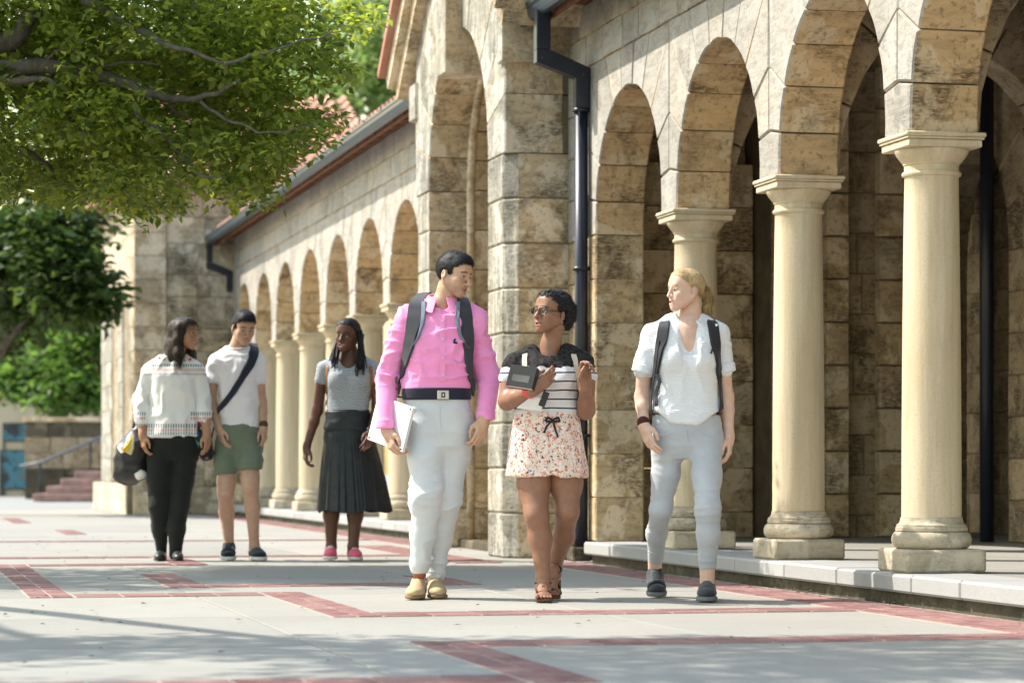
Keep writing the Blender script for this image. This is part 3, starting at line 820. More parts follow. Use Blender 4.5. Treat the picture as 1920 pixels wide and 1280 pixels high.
def inside_poly(px, py, poly):
    ins = np.zeros(len(px), bool); j = len(poly)-1
    for i in range(len(poly)):
        xi, yi = poly[i]; xj, yj = poly[j]
        ins ^= ((yi > py) != (yj > py)) & (px < (xj-xi)*(py-yi)/(yj-yi+1e-12)+xi); j = i
    return ins
def limb(pts, r0, r1, mat=M_BARK, parent=None, name='branch', n=8, wig=0.0):
    P = [Vector(p) for p in pts]; out = []
    for i in range(len(P)-1):
        for k in range(5):
            t = k/5; a, b = P[i], P[i+1]; pm = P[max(i-1, 0)]; pn = P[min(i+2, len(P)-1)]
            q = 0.5*((2*a)+(b-pm)*t+(2*pm-5*a+4*b-pn)*t*t+(3*a-pm-3*b+pn)*t**3)
            out.append(q+Vector((random.uniform(-wig, wig), random.uniform(-wig, wig), random.uniform(-wig, wig))))
    out.append(P[-1]); m = len(out)
    return MB().tube(out, [r0+(r1-r0)*i/(m-1) for i in range(m)], n).build(name, mat, parent, True)

# overhanging tree: trunk stands left of the picture, boughs reach in from the left
tree = empty('overhanging_tree', (0, 0, 0)); tag(tree, 'large leafy tree whose low branches hang in from the upper left', 'tree')
limb([(-8.6, 17.8, -0.1), (-8.55, 17.8, 1.2), (-8.3, 17.7, 2.6), (-8.4, 17.6, 4.6), (-8.2, 17.5, 7.0)], 0.34, 0.12, parent=tree, name='trunk', n=14, wig=0.02)
def P3(px, py, D): return ((px-CX)*D/F, D, CH-(py-HY)*D/F)
TB = [([(-8.3, 17.7, 2.5), (-6.0, 17.5, 2.95), P3(-60, 132, 17.4), P3(165, 137, 17.4), P3(285, 178, 17.3), P3(370, 186, 17.2), P3(450, 150, 17.0)], 0.13, 0.012),
      ([(-8.3, 17.7, 2.3), (-6.0, 17.9, 2.6), P3(-40, 165, 17.9), P3(80, 190, 17.8), P3(165, 252, 17.7), P3(250, 262, 17.6)], 0.09, 0.008),
      ([P3(165, 139, 17.4), P3(230, 118, 17.3), P3(300, 118, 17.2)], 0.022, 0.006), ([P3(60, 132, 17.4), P3(120, 92, 17.3), P3(190, 110, 17.3)], 0.022, 0.006),
      ([(-8.4, 17.6, 4.2), (-5.5, 17.3, 4.6), P3(60, -60, 17.2), P3(160, 0, 17.2), P3(235, 45, 17.1), P3(310, 80, 17.0), P3(420, 120, 16.9)], 0.12, 0.010),
      ([P3(-40, 155, 17.2), P3(60, 150, 17.1), P3(120, 160, 17.1)], 0.05, 0.01), ([P3(-60, 240, 18), P3(60, 290, 18), P3(100, 325, 18)], 0.04, 0.01),
      ([P3(250, 212, 17.3), P3(320, 265, 17.2), P3(365, 320, 17.1), P3(420, 335, 17.0)], 0.03, 0.006), ([P3(285, 178, 17.3), P3(340, 215, 17.4), P3(375, 235, 17.4)], 0.025, 0.006),
      ([P3(370, 186, 17.2), P3(440, 230, 17.1), P3(520, 250, 17.0), P3(600, 230, 16.9)], 0.02, 0.004), ([P3(420, 120, 16.9), P3(520, 90, 16.9), P3(640, 60, 16.8)], 0.018, 0.004),
      ([P3(-50, 60, 17.6), P3(20, 80, 17.5), P3(60, 20, 17.5)], 0.12, 0.07), ([P3(0, 90, 17.9), P3(40, 60, 17.9), P3(70, 20, 17.9)], 0.05, 0.03)]
for pts, a, b in TB:      # boughs run along the near side of the foliage
    limb([(x*0.965, y-0.60, (z-CH)*0.965+CH) if y < 18.5 and x > -5 else (x, y, z) for x, y, z in pts], a*0.62, b*0.7, parent=tree, wig=0.012)
for a in ((-6.5, 11.0, 6.2), (-5.0, 10.0, 6.6), (-7.5, 19.0, 6.0), (-6.0, 18.5, 6.4), (-12.5, 15, 6.5), (-12, 20, 6)):
    limb([(-8.3, 17.6, 4.0), ((-8.3+a[0])/2, (17.6+a[1])/2, 5.6), a], 0.14, 0.02, parent=tree, wig=0.03)
poly = [(-260, -420), (300, -300), (500, -70), (665, -40), (690, 0), (722, 28), (690, 48), (650, 70), (645, 110), (655, 140), (640, 180), (648, 232), (592, 262), (550, 300), (522, 335), (508, 372), (460, 385), (425, 368), (395, 345), (365, 358), (335, 368), (325, 398), (302, 390), (285, 412), (255, 398), (235, 405), (205, 372), (190, 348), (130, 376), (60, 356), (0, 370), (-260, 375)]
N = 16500
px = RNG.uniform(-260, 760, N); py = RNG.uniform(-420, 445, N); D = RNG.uniform(16.4, 19.6, N)
keep = inside_poly(px+RNG.normal(0, 6, N), py+RNG.normal(0, 6, N), poly)
# gaps and clumps
ph = np.sin(px*0.021+1.3*np.sin(py*0.017)+0.6*D)+np.sin(py*0.027-px*0.008+1.7*D)+RNG.normal(0, 0.40, N)
keep &= ph > -0.55
hole = inside_poly(px, py, [(380, 190), (470, 215), (480, 300), (420, 300)]) | inside_poly(px, py, [(560, 240), (640, 225), (650, 300), (560, 300)]) | inside_poly(px, py, [(180, 330), (240, 320), (255, 395), (200, 400)])
keep &= ~(hole & (RNG.random(N) < 0.25))
keep &= ~((px > 430) & (D > 18.1))
px, py, D = px[keep], py[keep], D[keep]
cen = np.stack([(px-CX)*D/F, D, CH-(py-HY)*D/F], 1)
leaves('crown', cen, 13, 0.125, 0.060, M_LEAF, tree, seed=3)
# upper crown over the plaza (outside the frame): throws the dappled shade
def blob_centres(boxes, seed):
    R = np.random.default_rng(seed); out = []
    for (x0, x1, y0, y1, z0, z1, n) in boxes:
        p = np.stack([R.uniform(x0, x1, n), R.uniform(y0, y1, n), R.uniform(z0, z1, n)], 1)
        q = p[:, 0]+p[:, 2]*0.81, p[:, 1]-0.21*p[:, 2]
        m = np.sin(q[0]*2.1+1.1*np.sin(q[1]*0.9))+np.sin(q[1]*1.9+0.7*q[0]+1.0)+R.normal(0, 0.5, n)
        out.append(p[m > -0.7])
    return np.concatenate(out)
shade = blob_centres([(-8.3, -2.8, 6.8, 12.1, 5.6, 7.2, 2000), (-9.6, -4.9, 16.5, 19.6, 5.6, 6.8, 800), (-15.0, -11.0, 12, 20, 6.0, 8.2, 500)], 11)
leaves('upper_crown', shade, 14, 0.34, 0.11, M_LEAF, tree, seed=5)

def bg_tree(name, label, base, crown, leaf, n, mat, trunk_r, seed, per=9, group=None):
    """crown: list of (x,y,z,rx,ry,rz) lobes"""
    t = empty(name, base); tag(t, label, 'tree', group)
    R = np.random.default_rng(seed); pts = []
    for (x, y, z, rx, ry, rz) in crown:
        m = int(n/len(crown)); d = R.normal(0, 1, (m, 3)); d /= np.linalg.norm(d, axis=1, keepdims=True)
        rr = 0.45+0.6*R.random((m, 1))**0.6
        pts.append(np.array([x, y, z])+d*rr*np.array([rx, ry, rz]))
    pts = np.concatenate(pts); pts -= np.array(base)
    pts = pts[pts[:, 2] > 0.2]
    leaves('crown', pts, per, leaf*3.0, leaf, mat, t, seed=seed)
    c0 = np.array(crown[0][:3])-np.array(base)
    limb([(0, 0, -0.1), (c0[0]*0.2, c0[1]*0.2, c0[2]*0.5), tuple(c0)], trunk_r, trunk_r*0.4, parent=t, name='trunk', n=10, wig=trunk_r*0.1)
    for (x, y, z, rx, ry, rz) in crown[1:]:
        q = np.array([x, y, z])-np.array(base)
        limb([tuple(c0*0.55), tuple((c0*0.6+q)/1.65), tuple(q)], trunk_r*0.45, trunk_r*0.1, parent=t, wig=trunk_r*0.15)
    return t
GR = 'trees behind the buildings'
def lobe(px, py, D, rpx, rpy, dy=None):
    x, y, z = P3(px, py, D); r = rpx*D/F; return (x, y, z, r, dy or r, rpy*D/F)
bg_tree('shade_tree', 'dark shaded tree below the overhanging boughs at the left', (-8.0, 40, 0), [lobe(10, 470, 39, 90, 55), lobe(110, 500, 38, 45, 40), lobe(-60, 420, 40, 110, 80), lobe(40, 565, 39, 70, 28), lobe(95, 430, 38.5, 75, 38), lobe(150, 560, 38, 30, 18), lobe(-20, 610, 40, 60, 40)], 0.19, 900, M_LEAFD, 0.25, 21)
bg_tree('green_tree', 'bright green sunlit tree above the mossy stair wall', (-11.2, 66, 0), [lobe(145, 680, 65, 45, 50), lobe(70, 705, 66, 45, 22), lobe(170, 625, 65, 35, 35), lobe(120, 735, 65, 55, 22), lobe(178, 735, 64.5, 25, 28), lobe(40, 720, 66, 40, 16), lobe(110, 640, 66, 30, 20)], 0.20, 850, M_LEAFB, 0.16, 22)
bg_tree('green_tree', 'tall blurred green tree behind the notice wall', (-14.5, 82, 0), [lobe(20, 560, 82, 130, 90), lobe(120, 570, 80, 90, 70), lobe(180, 500, 82, 90, 90), lobe(-50, 640, 80, 90, 60), lobe(60, 655, 80, 90, 45)], 0.26, 1500, M_LEAFB, 0.3, 23)
bg_tree('green_tree', 'pale green tree rising behind the far tiled roof', (-3.6, 74, 0), [lobe(735, 60, 74, 60, 70), lobe(700, 150, 74, 60, 55), lobe(760, 160, 74, 60, 50), lobe(650, 60, 76, 90, 90), lobe(700, -80, 75, 90, 80), lobe(600, 180, 75, 80, 60)], 0.24, 800, M_LEAFY, 0.2, 24)
bg_tree('green_tree', 'tree behind the end hall, glimpsed through the overhanging boughs', (-9.5, 84, 0), [lobe(300, 150, 84, 140, 110), lobe(430, 120, 86, 120, 110), lobe(230, 330, 82, 80, 70), lobe(150, 200, 84, 130, 120), lobe(520, 220, 85, 110, 80)], 0.30, 1800, M_LEAFB, 0.4, 25)
bg_tree('garden_shrub', 'sunlit green shrub glimpsed through the near arcade', tuple(Lw(-19, 6.3, 0)), [tuple(Lw(-19, 6.3, 1.6))+(0.9, 1.2, 1.3), tuple(Lw(-18, 6.0, 0.9))+(0.7, 0.9, 0.8), tuple(Lw(-20.5, 7.0, 2.4))+(1.0, 1.0, 1.2)], 0.11, 900, M_LEAFB, 0.08, 26)
# ------------------------------------------------------------------ figures: signed-distance modelling
def vnoise(P, scale, seed=0):
    """smooth value noise in 0..1 for points (n,3)"""
    R = np.random.default_rng(seed); T = R.random((32, 32, 32)).astype(np.float32)
    q = np.asarray(P)*scale+100.0; i = np.floor(q).astype(int); f = q-i; f = f*f*(3-2*f); i &= 31; j = (i+1) & 31
    def g(a, b, c): return T[a, b, c]
    x0, y0, z0 = i.T; x1, y1, z1 = j.T; fx, fy, fz = f.T
    c00 = g(x0, y0, z0)*(1-fx)+g(x1, y0, z0)*fx; c10 = g(x0, y1, z0)*(1-fx)+g(x1, y1, z0)*fx
    c01 = g(x0, y0, z1)*(1-fx)+g(x1, y0, z1)*fx; c11 = g(x0, y1, z1)*(1-fx)+g(x1, y1, z1)*fx
    return (c00*(1-fy)+c10*fy)*(1-fz)+(c01*(1-fy)+c11*fy)*fz
class Field:
    def __init__(s, lo, hi, h):
        s.lo = np.array(lo, float); s.h = h; s.n = np.maximum(4, np.ceil((np.array(hi)-s.lo)/h).astype(int)+1)
        s.F = np.full(s.n, 1e3, np.float32); s.ax = [(s.lo[a]+h*np.arange(s.n[a])).astype(np.float32) for a in range(3)]
    def sub(s, lo, hi):
        a = np.clip(np.floor((np.array(lo)-s.lo)/s.h).astype(int), 0, s.n); b = np.clip(np.ceil((np.array(hi)-s.lo)/s.h).astype(int)+1, 0, s.n)
        sl = tuple(slice(x, y) for x, y in zip(a, b))
        X = s.ax[0][sl[0]][:, None, None]; Y = s.ax[1][sl[1]][None, :, None]; Z = s.ax[2][sl[2]][None, None, :]
        return sl, X, Y, Z
    def put(s, sl, d, k, mode='add'):
        A = s.F[sl]
        if A.size == 0: return
        if mode == 'add':
            if k > 0: hh = np.maximum(k-np.abs(A-d), 0)/k; s.F[sl] = np.minimum(A, d)-hh*hh*k*0.25
            else: s.F[sl] = np.minimum(A, d)
        else:
            d = -d
            if k > 0: hh = np.maximum(k-np.abs(A-d), 0)/k; s.F[sl] = np.maximum(A, d)+hh*hh*k*0.25
            else: s.F[sl] = np.maximum(A, d)
    def cone(s, a, b, ra, rb, k=0.0, mode='add', flat=None):
        a = np.array(a, float); b = np.array(b, float); pad = max(ra, rb)*1.3+k+2*s.h
        sl, X, Y, Z = s.sub(np.minimum(a, b)-pad, np.maximum(a, b)+pad)
        ba = b-a; L = max(ba@ba, 1e-9); px, py, pz = X-a[0], Y-a[1], Z-a[2]
        t = np.clip((px*ba[0]+py*ba[1]+pz*ba[2])/L, 0, 1)
        dx, dy, dz = px-t*ba[0], py-t*ba[1], pz-t*ba[2]
        if flat: dx, dy, dz = dx/flat[0], dy/flat[1], dz/flat[2]
        s.put(sl, np.sqrt(dx*dx+dy*dy+dz*dz)-(ra+(rb-ra)*t), k, mode); return s
    def chain(s, pts, radii, k=0.02, flat=None):
        for i in range(len(pts)-1): s.cone(pts[i], pts[i+1], radii[i], radii[i+1], k if i else k, flat=flat)
        return s
    def ell(s, c, r, k=0.0, R=None, mode='add'):
        c = np.array(c, float); r = np.array(r, float); pad = max(r)+k+2*s.h
        sl, X, Y, Z = s.sub(c-pad, c+pad); x, y, z = X-c[0], Y-c[1], Z-c[2]
        if R is not None:
            R = np.array(R); x, y, z = R[0, 0]*x+R[1, 0]*y+R[2, 0]*z, R[0, 1]*x+R[1, 1]*y+R[2, 1]*z, R[0, 2]*x+R[1, 2]*y+R[2, 2]*z
        k0 = np.sqrt((x/r[0])**2+(y/r[1])**2+(z/r[2])**2); k1 = np.sqrt((x/r[0]**2)**2+(y/r[1]**2)**2+(z/r[2]**2)**2)+1e-9
        s.put(sl, k0*(k0-1)/k1, k, mode); return s
    def loft(s, rows, k=0.02, p=2.4, cap=0.01):
        """rows: (z, cx, cy, rx, ry), any order; an elliptical trunk"""
        rows = sorted(rows); A = np.array(rows, float); z0, z1 = A[0, 0], A[-1, 0]
        pad = k+3*s.h; m = A[:, 3].max(); n = A[:, 4].max()
        sl, X, Y, Z = s.sub((A[:, 1].min()-m-pad, A[:, 2].min()-n-pad, z0-pad), (A[:, 1].max()+m+pad, A[:, 2].max()+n+pad, z1+pad))
        zz = Z.ravel(); v = [np.interp(zz, A[:, 0], A[:, i]).astype(np.float32)[None, None, :] for i in range(1, 5)]
        q = (np.abs((X-v[0])/v[2])**p+np.abs((Y-v[1])/v[3])**p)**(1/p)
        d = (q-1)*np.minimum(v[2], v[3]); d = np.maximum(d, np.maximum(z0-Z, Z-z1)+0*d)
        s.put(sl, d, k); return s
    def cut(s, fn, k=0.0):
        """keep where fn(X,Y,Z) < 0"""
        d = fn(s.ax[0][:, None, None], s.ax[1][None, :, None], s.ax[2][None, None, :])+0*s.F
        if k > 0: hh = np.maximum(k-np.abs(s.F-d), 0)/k; s.F = np.maximum(s.F, d)+hh*hh*k*0.25
        else: s.F = np.maximum(s.F, d)
        return s
    def mesh(s, relax=1):
        G = np.pad(s.F, 1, constant_values=1e3); G = np.clip(G, -1, 1); lo = s.lo-s.h; n = np.array(G.shape); ins = G < 0
        m = n-1; cnt = np.zeros(m, np.int8)
        for dx in (0, 1):
            for dy in (0, 1):
                for dz in (0, 1): cnt += ins[dx:dx+m[0], dy:dy+m[1], dz:dz+m[2]]
        act = (cnt > 0) & (cnt < 8); I = np.argwhere(act); idx = np.full(m, -1, np.int32); idx[act] = np.arange(len(I))
        acc = np.zeros((len(I), 3)); num = np.zeros(len(I))
        cor = [(a, b, c) for a in (0, 1) for b in (0, 1) for c in (0, 1)]; val = {c: G[I[:, 0]+c[0], I[:, 1]+c[1], I[:, 2]+c[2]] for c in cor}
        for c in cor:
            for ax in range(3):
                if c[ax]: continue
                e = list(c); e[ax] = 1; e = tuple(e); f0, f1 = val[c], val[e]; mk = (f0 < 0) != (f1 < 0)
                t = np.where(mk, f0/np.where(mk, f0-f1, 1), 0); pos = np.zeros((len(I), 3)); pos[:] = c; pos[:, ax] += t
                acc[mk] += pos[mk]; num[mk] += 1
        V = lo+s.h*(I+acc/num[:, None])
        Q = []
        for ax in range(3):
            o1, o2 = [a for a in range(3) if a != ax]
            a = [slice(None)]*3; b = [slice(None)]*3; a[ax] = slice(0, -1); b[ax] = slice(1, None)
            s0, s1 = ins[tuple(a)], ins[tuple(b)]; E = np.argwhere(s0 != s1)
            E = E[(E[:, o1] > 0) & (E[:, o2] > 0) & (E[:, o1] < m[o1]) & (E[:, o2] < m[o2])]
            if not len(E): continue
            def ci(d1, d2): q = E.copy(); q[:, o1] -= d1; q[:, o2] -= d2; return idx[q[:, 0], q[:, 1], q[:, 2]]
            q = np.stack([ci(1, 1), ci(0, 1), ci(0, 0), ci(1, 0)], 1)
            inside0 = s0[E[:, 0], E[:, 1], E[:, 2]]
            fl = inside0 if ax != 1 else ~inside0
            q[~fl] = q[~fl][:, ::-1]; Q.append(q)
        Q = np.concatenate(Q); Q = Q[(Q >= 0).all(1)]
        for _ in range(relax): V = relax_mesh(V, Q, 0.5)
        return V, Q
def relax_mesh(V, Q, w=0.5):
    A = np.zeros_like(V); c = np.zeros(len(V))
    for i in range(4):
        for j in (1, 3):
            np.add.at(A, Q[:, i], V[Q[:, (i+j) % 4]]); np.add.at(c, Q[:, i], 1)
    return V*(1-w)+w*A/np.maximum(c, 1)[:, None]
def normals(V, Q):
    n = np.cross(V[Q[:, 2]]-V[Q[:, 0]], V[Q[:, 3]]-V[Q[:, 1]]); N = np.zeros_like(V)
    for i in range(4): np.add.at(N, Q[:, i], n)
    return N/(np.linalg.norm(N, axis=1, keepdims=True)+1e-12)
def folds(V, Q, amp, freq=(14, 14, 30), seed=0, amp2=None, mask=None):
    """cloth folds: ridged stretched noise pushed along the normal"""
    N = normals(V, Q); W_ = V+0.03*np.stack([vnoise(V, 9, seed+5), vnoise(V, 9, seed+6), vnoise(V, 9, seed+7)], 1)
    r = 1-np.abs(2*vnoise(W_*np.array(freq), 1.0, seed)-1); b = vnoise(V, 7, seed+1)
    d = (r**2.6-0.30)*amp*(0.35+1.3*b)+(vnoise(V, 5, seed+2)-0.5)*(amp2 if amp2 is not None else amp)
    r2 = 1-np.abs(2*vnoise((W_+0.02*np.stack([b, b, b], 1))*np.array(freq)*2.1, 1.0, seed+9)-1); d = d+(r2**2-0.33)*amp*0.45*np.clip(1.6*vnoise(V, 6, seed+3)-0.3, 0, 1)
    if mask is not None: d = d*mask
    return V+N*d[:, None]

def rotm(yaw=0, pitch=0, roll=0):
    return np.array((Matrix.Rotation(math.radians(yaw), 3, 'Z') @ Matrix.Rotation(math.radians(pitch), 3, 'X') @ Matrix.Rotation(math.radians(roll), 3, 'Y')))

# skin: colour comes from the vertex tint (lips, brows), with fine mottling
def skin_mat(name, gloss=0.42):
    k = NT(name).set(gloss, 0.35); a = k.n('ShaderNodeAttribute'); a.attribute_name = 'tint'
    v = k.coord(); m = k.ramp(k.noise(v, 35, 4), [(0.3, (0.90, 0.88, 0.87)), (0.7, (1.06, 1.05, 1.04))])
    k.base(k.mix(1.0, a.outputs['Color'], m, 'MULTIPLY'))
    k.b.inputs['Subsurface Weight'].default_value = 0.10; k.b.inputs['Subsurface Radius'].default_value = (0.012, 0.005, 0.003); k.b.inputs['Subsurface Scale'].default_value = 0.6
    k.bump(k.noise(v, 260, 3), 0.12, 0.001); return k.m
M_SKIN = skin_mat('skin')
def hair_mat(name, c0, c1, stretch=(60, 60, 5), gloss=0.5):
    k = NT(name).set(gloss, 0.28); v = k.coord('Object', stretch); n = k.noise(v, 2.5, 4, 0.6, 0.3)
    k.base(k.ramp(n, [(0.3, c0), (0.7, c1)])); k.bump(n, 0.35, 0.004); return k.m
def cloth_mat(name, col, weave=420, rough=0.85, var=0.07, sheen=0.15, bump=0.15):
    k = NT(name).set(rough, 0.2); v = k.coord()
    c = k.ramp(k.noise(v, 9, 4), [(0.3, tuple(x*(1-var) for x in col)), (0.7, tuple(min(1, x*(1+var)) for x in col))])
    f = k.noise(v, weave, 2); c = k.mix(k.ramp(f, [(0.35, 0.16), (0.6, 0.0)]), c, tuple(x*0.7 for x in col))
    k.base(c); k.b.inputs['Sheen Weight'].default_value = sheen; k.b.inputs['Sheen Roughness'].default_value = 0.5
    k.bump(k.math('ADD', f, k.math('MULTIPLY', k.noise(v, 55, 3), 2.0)), bump, 0.003); return k.m

HEADP = {}
def make_head(H, skin, lip, brow, smile=0.6, male=True, stubble=0.0, lid=0.5, nose=1.0, lips=1.0, jaw=1.0, h=0.0031):
    """head in its own frame: face towards -Y, up Z, height H chin to crown. returns V,Q,colour"""
    f = Field((-0.10, -0.135, -0.15), (0.10, 0.125, 0.135), h)
    f.ell((0, 0.014, 0.030), (0.0745, 0.0955, 0.086))
    f.ell((0, -0.022, -0.035), (0.0555*jaw, 0.063, 0.072), 0.035)
    for s in (-1, 1):
        f.cone((s*0.053*jaw, 0.008, -0.046), (s*0.016, -0.066, -0.098), 0.016, 0.016, 0.03)
        f.ell((s*0.042, -0.058, -0.022), (0.022, 0.022, 0.020), 0.022)
    for s in (-1, 1): f.ell((s*0.033*jaw, -0.045, -0.048), (0.026*jaw, 0.033, 0.034*jaw), 0.03); f.ell((s*0.051*jaw, -0.002, -0.036), (0.017, 0.026, 0.022*jaw), 0.03)
    f.ell((0, -0.073, -0.100), (0.021*jaw, 0.018, 0.017), 0.018)
    br = 0.0115 if male else 0.0085
    f.cone((-0.030, -0.079, 0.021), (0.030, -0.079, 0.021), br, br, 0.022)
    f.ell((0, -0.050, 0.050), (0.058, 0.036, 0.046), 0.04)
    for s in (-1, 1): f.ell((s*0.0315, -0.098, 0.000), (0.0165, 0.018, 0.0115), 0.012, mode='sub')
    f.cone((0, -0.088, 0.012), (0, -0.110*nose**0.2, -0.034), 0.0075, 0.0095*nose, 0.012)
    f.ell((0, -0.108*nose**0.2, -0.036), (0.0105*nose, 0.0095, 0.0085), 0.006)
    for s in (-1, 1): f.ell((s*0.0115*nose, -0.097, -0.040), (0.0072*nose, 0.0085, 0.0068), 0.006)
    for s in (-1, 1): f.ell((s*0.006*nose, -0.100, -0.0475), (0.003, 0.004, 0.003), 0.002, mode='sub')
    # mouth
    cw = 0.0265+0.011*smile; cz = -0.071+0.012*smile; op = 0.0010+0.0062*smile; cy = -0.076+0.007*smile
    f.ell((0, -0.075, -0.071), (0.030, 0.016, 0.022), 0.02)
    ul = [(-cw, cy, cz), (-cw*0.5, -0.0885, -0.0655), (0, -0.0915, -0.0655), (cw*0.5, -0.0885, -0.0655), (cw, cy, cz)]
    ll = [(-cw*0.95, cy, cz-0.002), (-cw*0.5, -0.0865, -0.0735-op), (0, -0.0895, -0.0755-op), (cw*0.5, -0.0865, -0.0735-op), (cw*0.95, cy, cz-0.002)]
    f.chain(ul, [0.002, 0.0048*lips, 0.0048*lips, 0.0048*lips, 0.002], 0.004); f.chain(ll, [0.002, 0.0054*lips, 0.006*lips, 0.0054*lips, 0.002], 0.004)
    mo = [(-cw*0.84, cy-0.003, cz+0.0005), (-cw*0.45, -0.089, -0.0690), (0, -0.094, -0.0705-op*0.2), (cw*0.45, -0.089, -0.0690), (cw*0.84, cy-0.003, cz+0.0005)]; rm = [op*0.35, op*0.85, op, op*0.85, op*0.35]
    for i in range(4): f.cone(mo[i], mo[i+1], rm[i]+0.0006, rm[i+1]+0.0006, 0.001, 'sub')
    for s in (-1, 1):   # lids, ears
        lidz = 0.0052-0.006*(1-lid)
        e = Field((-0.02, -0.02, -0.02), (0.02, 0.02, 0.02), h)
        f.cone((s*0.044, -0.079, 0.0035), (s*0.020, -0.085, 0.0035), 0.003, 0.003, 0.003)
        f.cone((s*0.0415, -0.0815, lidz+0.0016), (s*0.0225, -0.0870, lidz+0.0012), 0.0038, 0.0036, 0.004); f.cone((s*0.0315, -0.0885, lidz+0.003), (s*0.0315, -0.0885, lidz+0.0035), 0.0042, 0.0042, 0.004)
        f.cone((s*0.0405, -0.0815, -0.0074+0.002*smile), (s*0.0225, -0.0850, -0.0070+0.002*smile), 0.0032, 0.0032, 0.004)
        R = rotm(s*18, 0, s*-6) @ rotm(0, -12, 0)
        f.ell((s*0.0790, 0.016, -0.010), (0.0085, 0.0175, 0.0275), 0.004, R)
        f.ell((s*0.0865, 0.013, -0.006), (0.0050, 0.0090, 0.0160), 0.003, R, mode='sub')
        f.ell((s*0.0770, 0.010, -0.036), (0.0075, 0.0090, 0.0095), 0.005)
    V, Q = f.mesh(1)
    # colours
    C = np.ones((len(V), 4)); C[:, :3] = skin
    XZ = V[:, [0, 2]]
    def near(pts):
        d = np.full(len(V), 9.0)
        for a, b in zip(pts[:-1], pts[1:]):
            a = np.array(a)[[0, 2]]; b = np.array(b)[[0, 2]]; t = np.clip(((XZ-a)@(b-a))/((b-a)@(b-a)), 0, 1); d = np.minimum(d, np.linalg.norm(XZ-a-t[:, None]*(b-a), axis=1))
        return d
    def blend(w, col): C[:, :3] = C[:, :3]*(1-w[:, None])+np.array(col)*w[:, None]
    if stubble > 0:
        w = np.clip((-0.045-V[:, 2])/0.02, 0, 1)*np.clip((0.02-V[:, 1])/0.03, 0, 1)*stubble; blend(w, (skin[0]*0.5, skin[1]*0.52, skin[2]*0.58))
    ck = np.exp(-(((np.abs(V[:, 0])-0.045)/0.018)**2+((V[:, 2]+0.030)/0.018)**2))*(V[:, 1] < -0.03); blend(ck*0.30, (skin[0]*1.02, skin[1]*0.80, skin[2]*0.76))
    dl = np.minimum(near(ul), near(ll)); lr = 0.0044*(1-0.75*np.clip(np.abs(V[:, 0])/cw, 0, 1)**2)+0.0006; blend(np.clip(1.6-dl/lr, 0, 1)*(V[:, 1] < -0.062)*0.9, lip)
    inn = (np.abs(V[:, 2]+0.0715) < op+0.002) & (np.abs(V[:, 0]) < cw*0.6) & (V[:, 1] > -0.0865) & (V[:, 1] < -0.06); blend(inn*0.9, (0.10, 0.03, 0.03))
    for s in (-1, 1):
        th = 1.0 if male else 0.72
        bp = [(s*0.016, -0.088, 0.0235), (s*0.032, -0.0860, 0.0270), (s*0.049, -0.074, 0.0210)]
        d = near(bp); blend(np.clip(1.7-d/(0.0036*th), 0, 1)*0.9*(V[:, 1] < -0.045), brow)
        d = near([(s*0.0425, -0.082, lidz+0.000), (s*0.0315, -0.090, lidz+0.0005), (s*0.0215, -0.0865, lidz-0.001)]); blend(np.clip(1.35-d/0.0030, 0, 1)*0.85*(V[:, 1] < -0.06), (0.03, 0.02, 0.02)); es = np.exp(-(((np.abs(V[:, 0])-0.0315)/0.020)**2+((V[:, 2]-0.002)/0.012)**2))*(V[:, 1] < -0.05); blend(es*0.28, (skin[0]*0.55, skin[1]*0.45, skin[2]*0.42))
    return V*(H/0.232), Q, C
def eye_mesh():
    V = []; Q = []; C = []; n, m = 16, 12
    for i in range(m+1):
        t = math.pi*i/m
        for j in range(n):
            a = 2*math.pi*j/n; V.append((math.sin(t)*math.cos(a), -math.cos(t), math.sin(t)*math.sin(a)))
            C.append((0.01, 0.01, 0.01, 1) if t < 0.24 else (0.07, 0.04, 0.022, 1) if t < 0.66 else (0.55, 0.50, 0.47, 1))
    for i in range(m):
        for j in range(n): Q.append((i*n+j, i*n+(j+1) % n, (i+1)*n+(j+1) % n, (i+1)*n+j))
    return np.array(V), np.array(Q), np.array(C)
EYE = eye_mesh(); k = NT('eye').set(0.08, 0.5); a = k.n('ShaderNodeAttribute'); a.attribute_name = 'tint'; k.base(a.outputs['Color']); M_EYE = k.m
M_TEETH = plain('teeth', (0.78, 0.74, 0.68), 0.3, 0.5, var=0.03)

